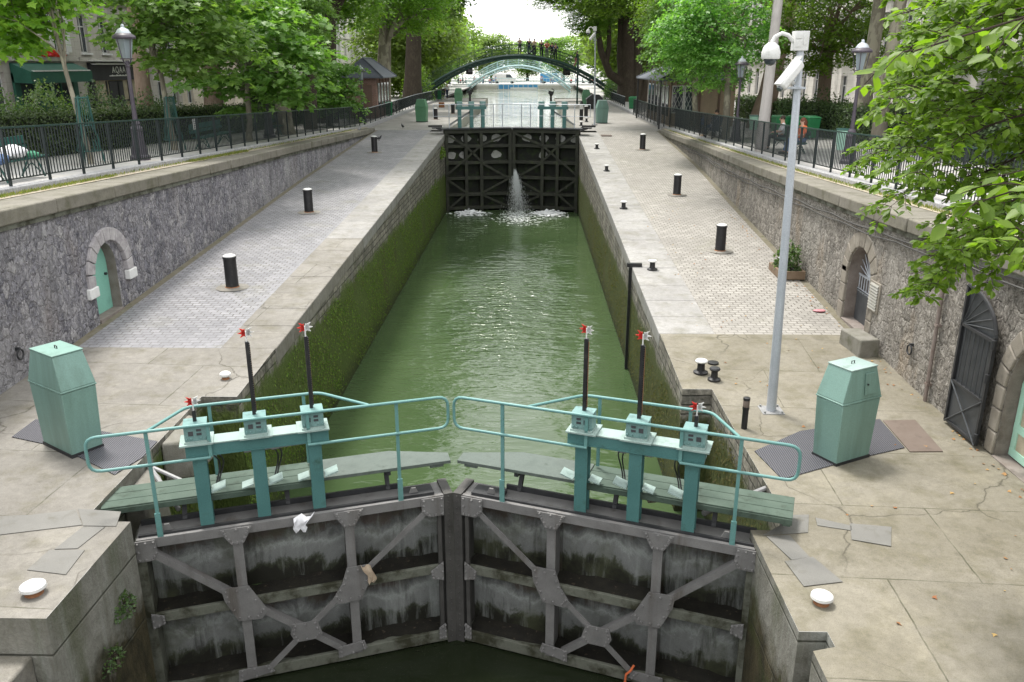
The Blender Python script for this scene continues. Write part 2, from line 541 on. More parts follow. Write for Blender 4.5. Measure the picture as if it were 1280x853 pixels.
MT = {}
MT['apron_l'] = m_concrete('apron_concrete', (.19, .178, .156), (.25, .237, .213), (.12, .11, .07))
MT['apron_r'] = m_concrete('apron_concrete_olive', (.172, .156, .117), (.225, .207, .166), (.102, .092, .049))
MT['farquay'] = m_concrete('far_quay_ground', (.24, .23, .21), (.29, .28, .26), (.18, .17, .14), crack=False)
MT['setts_l'] = m_setts('blue_grey_setts', (.215, .214, .225), (.305, .302, .312), (.105, .10, .09), .21, .145, 15.2, -4.95)
MT['setts_r'] = m_setts('warm_grey_setts', (.265, .25, .225), (.365, .347, .315), (.10, .09, .075), .21, .145, 17.4, 5.05)
MT['coping_edge'] = m_concrete('edge_stone', (.25, .243, .23), (.32, .312, .297), (.165, .157, .118), crack=False)
MT['rubble_l'] = m_rubble('purple_rubble', [(.10, .10, .12), (.215, .21, .24), (.32, .31, .33), (.15, .145, .17), (.42, .405, .41)], (.16, .155, .16), (.50, .485, .49), (.25, .215, .20))
MT['rubble_r'] = m_rubble('brown_rubble', [(.12, .11, .096), (.235, .215, .188), (.325, .30, .262), (.17, .153, .134), (.39, .365, .325)], (.165, .15, .13), (.44, .415, .375), (.34, .25, .155))
MT['lockwall'] = m_lockwall('lock_wall_green', 2.85, 2.4, (.085, .125, .026), (.15, .21, .045))
MT['lockwall_r'] = m_lockwall('lock_wall_olive', 2.2, 2.35, (.068, .085, .024), (.11, .13, .04))
MT['headwall'] = m_headwall('lock_head_wall')
MT['coping'] = m_concrete('coping_stone', (.165, .155, .125), (.215, .20, .17), (.07, .07, .032), crack=False)
MT['kerb'] = weather('granite_kerb', (.24, .24, .245), (.40, .40, .40), 16, .8, dirt=(.10, .10, .10), dscale=9)
MT['verge'] = weather('dusty_verge', (.33, .28, .20), (.40, .36, .29), 4, .9, dirt=(.20, .13, .07), dscale=5)
MT['path'] = weather('pale_path', (.34, .33, .315), (.42, .41, .395), 1.2, .85, dirt=(.26, .235, .20), dscale=.7)
MT['earth'] = weather('gutter_dirt', (.13, .115, .075), (.18, .165, .125), 5, .9, dirt=(.08, .085, .035), dscale=3)
MT['far_ground'] = weather('far_ground', (.36, .35, .33), (.42, .41, .40), .3, .9)
MT['stone'] = weather('grey_stone', (.30, .29, .25), (.40, .39, .36), 5, .8, dirt=(.19, .18, .12), dscale=3, bump=.5)
MT['arch_l'] = weather('mauve_arch_stone', (.30, .28, .29), (.44, .42, .42), 7, .8, dirt=(.20, .18, .19), dscale=4, bump=.5)
MT['arch_r'] = weather('sand_arch_stone', (.21, .185, .15), (.28, .255, .215), 4, .8, dirt=(.10, .088, .07), dscale=3, bump=.5)
MT['old_stone'] = weather('old_grey_stone', (.15, .145, .115), (.22, .21, .185), 5, .85, dirt=(.085, .085, .05), dscale=3, bump=.6)
MT['white_stone'] = weather('white_stone', (.62, .62, .60), (.72, .72, .71), 6, .7)
MT['reveal'] = weather('brown_reveal', (.17, .14, .12), (.25, .22, .20), 5, .9, dirt=(.09, .08, .07), dscale=2)
MT['cabinet'] = weather('pale_green_paint', (.17, .285, .248), (.195, .315, .275), 1.5, .45, dirt=(.115, .185, .15), dscale=2.2, dlo=.48, dhi=.78, bump=.08, streak=True)
MT['cabinet_far'] = weather('leaf_green_paint', (.085, .21, .115), (.11, .25, .15), 1.5, .5, bump=.05)
MT['teal'] = weather('teal_paint', (.06, .155, .15), (.078, .19, .182), 2.5, .4, dirt=(.04, .085, .065), dscale=5, dlo=.58, dhi=.8, bump=.08)
MT['rail'] = weather('pale_teal_paint', (.115, .25, .235), (.135, .28, .265), 3, .38, dirt=(.075, .18, .165), dscale=7, dlo=.6, dhi=.8, bump=.05)
MT['flange'] = weather('grey_green_paint', (.26, .345, .32), (.31, .40, .37), 3, .5, dirt=(.15, .21, .185), dscale=5)
MT['gearbox'] = weather('mint_grey_paint', (.14, .255, .245), (.18, .30, .285), 6, .45, dirt=(.085, .14, .13), dscale=8)
MT['boards'] = weather('green_boards', (.055, .085, .064), (.082, .115, .09), 3, .8, dirt=(.03, .045, .03), dscale=4, bump=.3)
MT['boards_end'] = weather('worn_boards', (.088, .108, .095), (.12, .145, .128), 5, .85, dirt=(.06, .075, .062), dscale=5, bump=.3)
MT['iron'] = weather('grey_gate_iron', (.15, .146, .143), (.205, .20, .195), 4, .65, .0, dirt=(.095, .082, .07), streak=True, dscale=3, bump=.25)
MT['iron_dark'] = weather('dark_meeting_iron', (.05, .048, .045), (.08, .077, .072), 4, .65, .0, dirt=(.025, .024, .018), streak=True)
MT['iron_wet'] = weather('mossy_gate_iron', (.12, .125, .10), (.16, .165, .135), 5, .7, .0, dirt=(.035, .035, .02), dscale=2.5, dlo=.45, dhi=.6, bump=.4)
MT['silt'] = weather('dark_silt', (.010, .009, .007), (.020, .018, .012), 8, .75, dirt=(.075, .055, .04), dscale=14, dlo=.6, dhi=.7, bump=.6)
MT['plate'] = m_plate('gate_plate', (.135, .14, .138), (.225, .232, .225), (.017, .017, .012), (.33, .35, .335))
MT['plate_top'] = m_plate('gate_plate_rusty', (.06, .055, .052), (.11, .11, .105), (.035, .028, .022), (.22, .24, .22))
MT['fargate'] = weather('black_green_gate', (.006, .007, .005), (.012, .014, .009), 3, .7, dirt=(.022, .038, .008), dscale=2.2, dlo=.5, dhi=.65, bump=.4)
MT['farbeam'] = weather('weedy_gate_beam', (.018, .019, .014), (.038, .04, .028), 3, .7, dirt=(.04, .055, .016), dscale=3, bump=.3)
MT['lime'] = weather('lime_crust', (.33, .33, .31), (.45, .45, .43), 6, .8, dirt=(.12, .12, .09), dscale=4, bump=.3)
MT['black'] = weather('black_paint', (.012, .012, .013), (.022, .022, .024), 4, .45, dirt=(.05, .045, .04), dscale=6)
MT['rust'] = weather('rust', (.20, .085, .04), (.28, .13, .06), 8, .85)
MT['fence'] = weather('dark_fence_paint', (.008, .015, .016), (.012, .02, .021), 3, .4)
MT['fence_rail'] = weather('fence_rail_paint', (.018, .042, .036), (.026, .055, .048), 3, .35)
MT['bench'] = weather('bench_green', (.012, .07, .06), (.02, .09, .075), 4, .45)
MT['white'] = weather('white_paint', (.56, .56, .54), (.64, .64, .63), 5, .5, dirt=(.36, .36, .33), dscale=4, bump=.05)
MT['red'] = weather('red_paint', (.52, .025, .02), (.60, .04, .03), 5, .45)
MT['galv'] = weather('galvanised_steel', (.40, .43, .47), (.47, .50, .54), 3, .42, .25, dirt=(.33, .36, .40), dscale=1.5, bump=.06)
MT['pipe'] = weather('grey_pipe', (.22, .22, .22), (.29, .29, .29), 5, .5)
MT['brownpipe'] = weather('brown_pipe', (.17, .13, .11), (.24, .20, .18), 5, .6)
MT['dark'] = weather('dark_metal', (.02, .021, .023), (.035, .036, .038), 5, .55)
MT['grille'] = weather('grey_iron_grille', (.055, .06, .065), (.085, .09, .095), 4, .5, .3)
MT['lamp'] = weather('lamp_iron', (.055, .045, .06), (.08, .068, .085), 4, .45)
MT['lampglass'] = m_glass('lamp_glass', (.11, .13, .14), .15)
MT['glass'] = m_glass('window_glass')
MT['grating'] = m_grid('floor_grating', (.16, .16, .18), (.012, .012, .014))
MT['chequer'] = weather('steel_cover_plate', (.14, .137, .125), (.18, .175, .16), 2, .6, .0, dirt=(.10, .094, .07), dscale=3, bump=.5, bscale=110)
MT['hatch'] = weather('rusty_hatch', (.125, .095, .076), (.155, .122, .10), 3, .65, .0, dirt=(.085, .066, .052), dscale=5)
MT['mint'] = weather('mint_door_paint', (.20, .45, .36), (.23, .49, .40), 2, .45, dirt=(.14, .33, .26), dscale=2)
MT['mintframe'] = weather('pale_mint_paint', (.36, .60, .48), (.40, .65, .53), 2, .45)
MT['water'] = m_water('green_water', (.042, .070, .028), (.054, .084, .036), 1.0, (.3, 29, 2.6, 10))
MT['water_low'] = m_water('shaded_lower_water', (.012, .016, .008), (.016, .021, .011), .3)  # deep water, with the shade under the near bridge put into its colour
MT['water_up'] = m_water('skylit_upper_water', (.17, .19, .15), (.20, .22, .18), 1.4)  # pale base colour carries the sky glare on the upper reach
MT['foam'] = weather('white_foam', (.75, .77, .78), (.85, .86, .87), 9, .5)
MT['spray'] = m_spray('water_spray')
MT['plastic_green'] = weather('bin_green', (.02, .16, .06), (.03, .20, .08), 2, .4)
MT['slate'] = weather('slate_roof', (.085, .095, .12), (.125, .135, .16), 3, .6, dirt=(.07, .075, .09), dscale=6)
MT['brick'] = m_ashlar('red_brick', (.20, .105, .08), (.26, .15, .115), (.30, .27, .24), .22, .075, 'y')
MT['tanwall'] = m_ashlar('tan_plaster', (.34, .26, .19), (.37, .29, .21), (.30, .23, .17), 1.2, 3, 'y')
MT['brownwood'] = weather('brown_paint', (.12, .075, .055), (.16, .105, .08), 3, .6)
MT['facade'] = m_ashlar('grey_stone_facade', (.40, .375, .345), (.45, .425, .395), (.27, .25, .23))
MT['facade_w'] = m_ashlar('pale_facade', (.62, .59, .55), (.68, .65, .61), (.48, .46, .43))
MT['facade_c'] = m_ashlar('cream_facade', (.52, .46, .38), (.58, .52, .44), (.40, .36, .30))
MT['shutter'] = weather('pale_shutter', (.55, .55, .55), (.62, .62, .62), 3, .6)
MT['awning_g'] = weather('green_awning', (.012, .075, .05), (.02, .095, .065), 3, .7)
MT['awning_k'] = weather('black_awning', (.012, .012, .016), (.02, .02, .025), 3, .6)
MT['signwhite'] = weather('sign_white', (.60, .60, .58), (.66, .66, .64), 4, .6)
MT['interior'] = weather('lit_shop_interior', (.30, .25, .17), (.45, .40, .30), 2.5, .7)
MT['bridge'] = weather('dark_green_bridge', (.012, .042, .034), (.02, .058, .046), 2, .5)
MT['bridge_w'] = weather('pale_blue_bridge', (.42, .58, .60), (.50, .66, .68), 2, .5)
MT['blue'] = weather('blue_paint', (.04, .20, .42), (.06, .26, .48), 3, .5)
MT['bark_dark'] = m_bark('dark_plane_bark', (.045, .036, .028), (.075, .06, .046), (.10, .085, .065))
MT['bark_brown'] = m_bark('brown_bark', (.16, .115, .085), (.22, .165, .125), (.25, .20, .16))
MT['bark_pale'] = m_bark('pale_grey_bark', (.40, .375, .355), (.48, .455, .435), (.30, .28, .265), 3)
MT['bark_plane'] = m_bark('flaking_plane_bark', (.15, .135, .105), (.20, .18, .14), (.28, .26, .20), 5, True)
MT['bark_twig'] = m_bark('twig_bark', (.035, .024, .018), (.055, .04, .03), (.07, .055, .042), 20)
MT['leaf_near'] = m_leaf('hazel_leaf', [(.075, .165, .016), (.115, .235, .024), (.16, .30, .035), (.08, .18, .03)], .5, .48)
MT['leaf_maple'] = m_leaf('maple_leaf', [(.09, .20, .022), (.14, .28, .035), (.19, .33, .05), (.11, .24, .05)], .48)
MT['leaf_plane'] = m_leaf('plane_leaf', [(.075, .18, .04), (.115, .25, .06), (.22, .37, .14), (.09, .205, .04)], .48)
MT['leaf_lime'] = m_leaf('lime_leaf', [(.065, .145, .018), (.10, .20, .028), (.15, .26, .045), (.075, .165, .02)], .48)
MT['leaf_dark'] = m_leaf('dark_leaf', [(.035, .085, .016), (.055, .12, .024), (.08, .155, .035)], .45)
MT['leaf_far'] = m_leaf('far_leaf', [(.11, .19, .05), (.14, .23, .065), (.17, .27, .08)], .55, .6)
MT['leaf_hedge'] = m_leaf('hedge_leaf', [(.035, .07, .028), (.055, .10, .038), (.08, .135, .05)], .28)
MT['leaf_shrub'] = m_leaf('shrub_leaf', [(.045, .10, .033), (.065, .135, .045), (.09, .17, .06), (.07, .12, .03)], .35)
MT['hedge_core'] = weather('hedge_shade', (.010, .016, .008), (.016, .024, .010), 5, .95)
MT['algae'] = m_leaf('algae_blade', [(.065, .13, .018), (.10, .18, .028), (.16, .25, .045), (.10, .105, .04), (.08, .14, .026), (.13, .125, .055)], .38, .6)
MT['algae_r'] = m_leaf('olive_algae_blade', [(.06, .065, .018), (.09, .09, .028), (.12, .125, .04), (.07, .06, .028)], .3, .6)
MT['grass'] = m_leaf('grass_blade', [(.10, .14, .03), (.16, .20, .05), (.26, .24, .08)], .35, .7)
MT['skin'] = weather('skin', (.45, .27, .19), (.50, .31, .22), 5, .55, bump=.02)
MT['hair'] = weather('dark_hair', (.03, .02, .015), (.05, .032, .022), 20, .6)
MT['hair_red'] = weather('auburn_hair', (.11, .035, .018), (.15, .05, .025), 20, .6)
MT['denim'] = weather('denim', (.07, .12, .24), (.10, .16, .30), 12, .8)
for k, c in dict(c_white=(.62, .62, .64), c_black=(.018, .018, .022), c_navy=(.02, .03, .07), c_orange=(.60, .14, .05), c_red=(.42, .04, .04), c_blue=(.06, .16, .40), c_grey=(.20, .20, .21), c_tan=(.38, .30, .22), c_pink=(.50, .22, .24), c_green=(.05, .20, .12)).items():
    MT[k] = weather('cloth_' + k[2:], c, [x * 1.25 for x in c], 8, .85)
MT['wood'] = weather('weathered_wood', (.16, .11, .07), (.22, .16, .11), 6, .8)
MT['geranium'] = m_leaf('geranium', [(.50, .05, .02), (.62, .12, .03), (.55, .03, .03)], .3)
# ------------------------------------------------------------------ measured profiles (metres; canal axis = Y, chamber water z = 0)
QL = [(-40, 2.92), (9, 2.95), (13, 3.0), (50.6, 4.54), (400, 4.54)]
QR = [(-40, 2.62), (9, 2.62), (14, 2.55), (51, 4.52), (400, 4.54)]
LT = [(-40, 6.6), (0, 6.3), (13.8, 6.0), (27.5, 5.5), (45, 4.9), (54, 4.62), (400, 4.55)]   # top of left coping
RT = [(-40, 6.1), (0, 5.9), (13.8, 5.65), (27.5, 5.2), (46, 4.75), (54, 4.6), (400, 4.55)]
def qL(y): return prof(QL, y)
def qR(y): return prof(QR, y)
def lS(y): return prof(LT, y) + .12
def rS(y): return prof(RT, y) + .12
WLX = [(-40, -7.95), (14, -7.95), (34, -8.35), (60, -8.35)]     # face of the left retaining wall
WRX = [(-40, 8.2), (17, 8.22), (28, 8.5), (39, 8.85), (60, 8.85)]
def wL(y): return prof(WLX, y)
def wR(y): return prof(WRX, y)


def strip(name, ys, fx0, fx1, fz, mat, dz=0, nx=1, kind='structure', parent=None):
    b = MB()
    for a, c in zip(ys[:-1], ys[1:]):
        for i in range(nx):
            t0, t1 = i / nx, (i + 1) / nx
            b.quad((lerp(fx0(a), fx1(a), t0), a, fz(a) + dz), (lerp(fx0(a), fx1(a), t1), a, fz(a) + dz),
                   (lerp(fx0(c), fx1(c), t1), c, fz(c) + dz), (lerp(fx0(c), fx1(c), t0), c, fz(c) + dz))
    o = b.build(name, mat, parent)
    if kind:
        o['kind'] = kind
    return o


def rng(a, b, st):
    n = max(1, int(round((b - a) / st)))
    return [a + (b - a) * i / n for i in range(n + 1)]


K = lambda c: (lambda y: c)
# lower quays --------------------------------------------------
EDGE_L, EDGE_R = -4.98, 5.1       # back of the edge stones
# inner edge stations of each lock wall: (y, x)
INL = [(7.08, -3.9), (8.98, -3.9), (8.98, -4.5), (12.95, -4.5), (12.95, -3.9), (50.9, -3.9)]
INR = [(-20, 3.95), (7.15, 3.95), (7.22, 4.2), (7.46, 4.2), (7.46, 3.9), (9.5, 3.9), (9.5, 4.45), (14.52, 4.45), (14.52, 3.9), (50.9, 3.9)]


def quay_top(name, inn, xo, y1, fz, mat):
    b = MB()
    st = [s for s in inn if s[0] <= y1 + 1e-6]
    nxt = [s for s in inn if s[0] > y1 + 1e-6]
    if nxt and st[-1][0] < y1:
        st.append((y1, st[-1][1]))
    for (a, xa), (c, xc) in zip(st[:-1], st[1:]):
        if c - a < 1e-6:
            continue
        ys = rng(a, c, 1.5)
        for p, q in zip(ys[:-1], ys[1:]):
            xp, xq = lerp(xa, xc, (p - a) / (c - a)), lerp(xa, xc, (q - a) / (c - a))
            b.quad((xp, p, fz(p)), (xo(p), p, fz(p)), (xo(q), q, fz(q)), (xq, q, fz(q)))
    o = b.build(name, mat)
    o['kind'] = 'structure'
    return o


APL, APR = 15.2, 17.4
quay_top('quay_apron', INL, wL, APL, qL, MT['apron_l'])
quay_top('quay_apron', INR, wR, APR, qR, MT['apron_r'])
gutL = lambda y: wL(y) + .2
gutR = lambda y: wR(y) - .2
strip('quay_paving', rng(APL, 52, 1), K(EDGE_L + .06), gutL, qL, MT['setts_l'])
strip('quay_paving', rng(APR, 52, 1), K(EDGE_R - .06), gutR, qR, MT['setts_r'])
strip('gutter', rng(APL, 52, 1), gutL, wL, lambda y: qL(y) - .012, MT['earth'])
strip('gutter', rng(APR, 52, 1), gutR, wR, lambda y: qR(y) - .012, MT['earth'])
FQX = lambda y: prof([(50, -3.9), (103, -3.9), (105, -13), (170, -13)], y)
FQR = lambda y: prof([(50, 3.9), (103, 3.9), (105, 14), (170, 14)], y)
strip('far_quay', rng(52, 168, 4), FQX, K(-9.1), qL, MT['farquay'])
strip('far_quay', rng(52, 168, 4), FQR, K(9.35), qR, MT['farquay'])
# low step at the lock head, left
b = MB().box(-40, -4.12, -20, 7.077, -2, 2.5)
tag(b.build('quay_step', MT['apron_l'], bevel=.03), kind='structure')

# lock walls ----------------------------------------------------
def lock_wall(side, inn, fz, mat, label, y0c):
    w = thing('lock_wall', label, 'lock wall', (0, 0, 0))
    b, b2 = MB(), MB()
    for (a, xa), (c, xc) in zip(inn[:-1], inn[1:]):
        ys = rng(a, c, 2.0) if c - a > .5 else [a, c]
        for p, q in zip(ys[:-1], ys[1:]):
            t0 = (p - a) / (c - a) if c > a else 0
            t1 = (q - a) / (c - a) if c > a else 1
            x0, x1 = lerp(xa, xc, t0), lerp(xa, xc, t1)
            top0, top1 = (fz(p), fz(q))
            (b if p > 9.2 else b2).quad((x0, p, -2), (x1, q, -2), (x1, q, top1 - .002), (x0, p, top0 - .002))
    b.build('masonry', mat, w)
    b2.build('pier_face', MT['headwall'], w)
    # edge stones, each a little uneven
    e, e2 = MB(), MB()
    xi = -3.88 if side < 0 else 3.88
    xo = EDGE_L if side < 0 else EDGE_R
    y = y0c
    while y < 50.8:
        L = min(rnd.uniform(1.1, 1.7), 50.8 - y)
        if L < .4:
            break
        d = rnd.uniform(0, .006)
        xj = xi + side * rnd.uniform(0, .012) * 0
        (e if y > 24 or side > 0 else e2).hexa([(xj, y + .006, fz(y) - .34), (xo, y + .006, fz(y) - .34), (xo, y + L - .006, fz(y + L) - .34), (xj, y + L - .006, fz(y + L) - .34),
                (xj, y + .006, fz(y) + .003 + d), (xo, y + .006, fz(y) + .003 + d), (xo, y + L - .006, fz(y + L) + .003 + d), (xj, y + L - .006, fz(y + L) + .003 + d)])
        y += L
    e.build('coping', MT['coping_edge'], w, bevel=.02)
    e2.build('worn_coping', MT['apron_l' if side < 0 else 'apron_r'], w, bevel=.02)
    return w


lwl = lock_wall(-1, INL, qL, MT['lockwall'], 'left chamber wall of the lock, thick green algae under pale edge stones', APL)
# pier of the head in front of the gate, left
b = MB().quad((-3.9, 7.08, -2), (-3.9, 7.08, qL(7.08)), (-12, 7.08, qL(7.08)), (-12, 7.08, -2))
b.build('head_face', MT['headwall'], lwl)
lwr = lock_wall(1, INR, qR, MT['lockwall_r'], 'right chamber wall of the lock, olive algae and long white stain by the gate', APR)
for yy, zb in ((22.6, -.4),):
    MB().box(3.80, 3.879, yy - .05, yy + .05, zb, qR(yy) - .02).build('guide_rail', MT['black'], lwr)
MB().box(3.74, 4.15, 22.53, 22.67, qR(22.6) + .004, qR(22.6) + .1).build('mooring_hook', MT['black'], lwr)
# walls of the upper reach
u = thing('canal_wall', 'stone canal banks of the upper reach behind the closed far gate', 'canal wall')
for fx, s in ((FQX, -1), (FQR, 1)):
    b = MB()
    ys = [50.9, 60, 80, 103, 105, 140, 168]
    for p, q in zip(ys[:-1], ys[1:]):
        b.quad((fx(p), p, 2), (fx(q), q, 2), (fx(q), q, 4.53), (fx(p), p, 4.53))
    b.build('bank', MT['stone'], u)
MB().box(-13, 14, 168, 168.4, 2, 4.54).build('end_wall', MT['stone'], u)
MB().box(-3.9, 3.9, 50.9, 51.3, -2, 3.0).build('sill', MT['fargate'], u)

# retaining walls -----------------------------------------------
def retaining(side, fw, fb, ft, holes, depth, mat, rev, label, y0, y1, cmat):
    w = thing('retaining_wall', label, 'wall')
    b = MB()
    rv = MB()
    sgn = -1 if side < 0 else 1        # recess goes outwards
    cuts = [y0]
    for yc, hw, zs, zt in holes:
        cuts += [yc - hw, yc + hw]
    cuts.append(y1)
    for i in range(0, len(cuts) - 1, 2):
        ys = rng(cuts[i], cuts[i + 1], .8)
        for p, q in zip(ys[:-1], ys[1:]):
            n = 4
            for k in range(n):
                t0, t1 = k / n, (k + 1) / n
                b.quad((fw(p), p, lerp(fb(p) - .05, ft(p), t0)), (fw(q), q, lerp(fb(q) - .05, ft(q), t0)), (fw(q), q, lerp(fb(q) - .05, ft(q), t1)), (fw(p), p, lerp(fb(p) - .05, ft(p), t1)))
    for yc, hw, zs, zt in holes:
        pts = [(yc - hw * math.cos(PI * k / 14), zs + (zt - zs) * math.sin(PI * k / 14)) for k in range(15)]
        for (p, zp), (q, zq) in zip(pts[:-1], pts[1:]):
            b.quad((fw(p), p, zp), (fw(q), q, zq), (fw(q), q, ft(q)), (fw(p), p, ft(p)))
        out = [(yc - hw, fb(yc - hw) - .05)] + pts + [(yc + hw, fb(yc + hw) - .05)]
        for (p, zp), (q, zq) in zip(out[:-1], out[1:]):
            rv.quad((fw(p), p, zp), (fw(q), q, zq), (fw(q) + sgn * depth, q, zq), (fw(p) + sgn * depth, p, zp))
        rv.quad((fw(yc) + sgn * depth * 1.02, yc - hw, fb(yc) - .1), (fw(yc) + sgn * depth * 1.02, yc + hw, fb(yc) - .1), (fw(yc) + sgn * depth * 1.02, yc + hw, zt + .05), (fw(yc) + sgn * depth * 1.02, yc - hw, zt + .05))
        xa, xc = sorted((fw(yc) - sgn * .04, fw(yc) + sgn * depth))
        rv.box(xa, xc, yc - hw + .003, yc + hw - .003, fb(yc) - .3, fb(yc + hw) + .02)
    b.build('masonry', mat, w)
    rv.build('door_reveal', rev, w)
    # coping slabs
    e = MB()
    y = y0
    while y < y1 - .3:
        L = min(rnd.uniform(1.5, 2.6), y1 - y)
        a, c = y + .008, y + L - .008
        j = rnd.uniform(-.012, .012)
        xo = lambda yy: fw(yy) - sgn * (.1 + j)
        xb = lambda yy: sgn * (9.0 if side < 0 else 9.2)
        hh = lambda yy: max(.02, min(.27, ft(yy) - fb(yy)))
        p4 = [(xo(a), a), (xb(a), a), (xb(c), c), (xo(c), c)]
        e.hexa([(x, yy, ft(yy) - hh(yy)) for x, yy in p4] + [(x, yy, ft(yy) + .001 + j * .3) for x, yy in p4])
        y += L
    e.build('coping', cmat, w, bevel=.03)
    s = MB()
    for p, q in zip(rng(y0, 44, 1)[:-1], rng(y0, 44, 1)[1:]):
        f = lambda yy, dx, z: (fw(yy) - sgn * dx, yy, ft(yy) - z)
        s.hexa([f(p, 0, .36), f(p, .05, .36), f(q, .05, .36), f(q, 0, .36), f(p, 0, .275), f(p, .05, .275), f(q, .05, .275), f(q, 0, .275)])
    s.build('string_course', MT['dark' if 0 else 'iron_wet'], w)
    return w


DL = (17.12, .53, 4.2, 4.76)
DDEP = .3
DR = (17.85, .66, 3.85, 4.56)
DG = (10.95, .84, 3.7, 4.62)
ltop = lambda y: prof(LT, y)
rtop = lambda y: prof(RT, y)
rwl = retaining(-1, wL, qL, ltop, [DL], DDEP, MT['rubble_l'], MT['reveal'], 'purplish rubble retaining wall on the left quay with one arched mint door', -6, 51.5, MT['coping'])
rwr = retaining(1, wR, qR, rtop, [DG, DR], .40, MT['rubble_r'], MT['reveal'], 'brown rubble retaining wall on the right quay with arched grille door and cables', -6, 51.5, MT['coping'])

# arch trim and doors
def ring(b, x, yc, zc, ri, ro, x1, a0=0, a1=PI, n=11, gap=.012, sz=1.0):
    for k in range(n):
        t0, t1 = a0 + (a1 - a0) * k / n + gap, a0 + (a1 - a0) * (k + 1) / n - gap
        pp = [(yc + ri * math.cos(t0), zc + ri * math.sin(t0) * sz), (yc + ro * math.cos(t0), zc + ro * math.sin(t0) * sz), (yc + ro * math.cos(t1), zc + ro * math.sin(t1) * sz), (yc + ri * math.cos(t1), zc + ri * math.sin(t1) * sz)]
        b.prism([(x, y, z) for y, z in pp], (x1 - x, 0, 0))


b = MB()
ring(b, wL(17) - .05, 17.3, 4.05, .72, 1.0, wL(17) + .07, -.12, PI + .12)
b.build('archivolt', MT['arch_l'], rwl, bevel=.015)
MB().box(wL(17) - .05, wL(17) + .1, 18.0, 18.36, 3.74, 3.96).box(wL(17) - .05, wL(17) + .1, 16.24, 16.6, 3.74, 3.96).build('impost_block', MT['white_stone'], rwl, bevel=.02)
d = thing('door', None, None, (wL(17) - .26, 17.12, qL(17) + .03))
d.parent = rwl
pts = [(17.12 - .52 * math.cos(PI * k / 14), 4.2 + .55 * math.sin(PI * k / 14)) for k in range(15)]
MB().prism([(wL(17) - .22, 16.6, qL(17) + .03)] + [(wL(17) - .22, y, z) for y, z in pts] + [(wL(17) - .22, 17.64, qL(17) + .03)], (-.06, 0, 0)).build('door_leaf', MT['mint'], d)
MB().cyl((wL(17) - .22, 17.5, 4.0), (wL(17) - .17, 17.5, 4.0), .03).build('handle', MT['dark'], d)

b = MB()
xr = wR(17.8)
ring(b, xr + .05, DR[0], DR[2], .68, 1.0, xr - .035, 0, PI, 9, sz=1.07)
for s in (-1, 1):
    for k in range(3):
        z0 = qR(17.8) + .0 + k * .42
        b.box(xr - .035, xr + .05, *(sorted((DR[0] + s * .68, DR[0] + s * .97))), z0 + .008, z0 + .41)
b.build('arch_surround', MT['arch_r'], rwr, bevel=.02)
g = thing('grille_door', None, None, (xr + .2, DR[0], qR(17.8)))
g.parent = rwr
zq = qR(17.8)
MB().box(xr + .24, xr + .27, DR[0] - .6, DR[0] + .6, zq + .05, zq + .75).build('kick_panel', MT['grille'], g)
b = MB()
for k in range(9):
    y = DR[0] - .56 + k * .14
    b.tube([(xr + .25, y, zq + .7), (xr + .25, y, DR[2] + .02)], .014, 6)
for zz in (zq + .76, DR[2] - .35, DR[2]):
    b.box(xr + .235, xr + .265, DR[0] - .62, DR[0] + .62, zz - .02, zz + .02)
for k in range(1, 12):
    a = PI * k / 12
    b.tube([(xr + .25, DR[0], DR[2]), (xr + .25, DR[0] + .62 * math.cos(a), DR[2] + .67 * math.sin(a))], .012, 6)
b.build('bars', MT['galv'], g)
b = MB()
ring(b, wR(11) + .05, DG[0], DG[2], .86, 1.14, wR(11) - .035, 0, PI, 11, sz=1.1)
for s in (1, -1):
    for k in range(3):
        z0 = qR(11) + k * .37
        b.box(wR(11) - .035, wR(11) + .05, *(sorted((DG[0] + s * .86, DG[0] + s * 1.1))), z0 + .008, z0 + .36)
b.build('arch_surround', MT['arch_r'], rwr, bevel=.02)
g = thing('glazed_door', None, None, (wR(11) + .3, DG[0], qR(11)))
g.parent = rwr
xg = wR(11) + .2
b = MB()
for yy in (DG[0] + .76, DG[0] + .28, DG[0] - .28, DG[0] - .76):
    b.box(xg, xg + .06, yy - .06, yy + .06, qR(11) + .05, 3.78)
for zz in (qR(11) + .1, 3.1, 3.74):
    b.box(xg - .004, xg + .064, DG[0] - .82, DG[0] + .82, zz - .06, zz + .06)
ring(b, xg + .003, DG[0], 3.72, .7, .83, xg + .057, 0, PI, 12, 0, 1.05)
b.box(xg + .002, xg + .058, DG[0] - .04, DG[0] + .04, 3.7, 4.5)
b.build('door_frame', MT['mintframe'], g)
MB().box(xg + .02, xg + .03, DG[0] - .8, DG[0] + .8, qR(11) + .06, 4.4).build('pane', MT['interior'], g)
# open iron gate leaf folded flat against the wall
g = thing('iron_gate', 'tall dark iron gate leaf with quarter-arch fan top, folded open against the brown wall', 'gate', (8.1, 13.2, qR(13)))
xg = 8.08
zb = qR(12.8) + .05
b = MB()
y0, y1 = 12.1, 13.08
ztop = lambda y: 4.35 + .62 * math.sqrt(max(0, 1 - ((13.08 - y) / .99) ** 2))
b.bar((xg, y0, zb), (xg, y0, 4.4), .05, .05)
b.bar((xg, y1, zb), (xg, y1, 4.97), .05, .05)
for zz in (zb + .03, 3.35, 4.33):
    b.bar((xg, y0, zz), (xg, y1, zz), .05, .045)
arc = [(xg, y0 + (y1 - y0) * k / 14, ztop(y0 + (y1 - y0) * k / 14)) for k in range(15)]
b.tube(arc, .03, 6)
b.build('frame', MT['dark'], g)
b = MB()
for k in range(1, 7):
    y = lerp(y0, y1, k / 7)
    b.tube([(xg, y, 3.35), (xg, y, 4.33)], .011, 6)
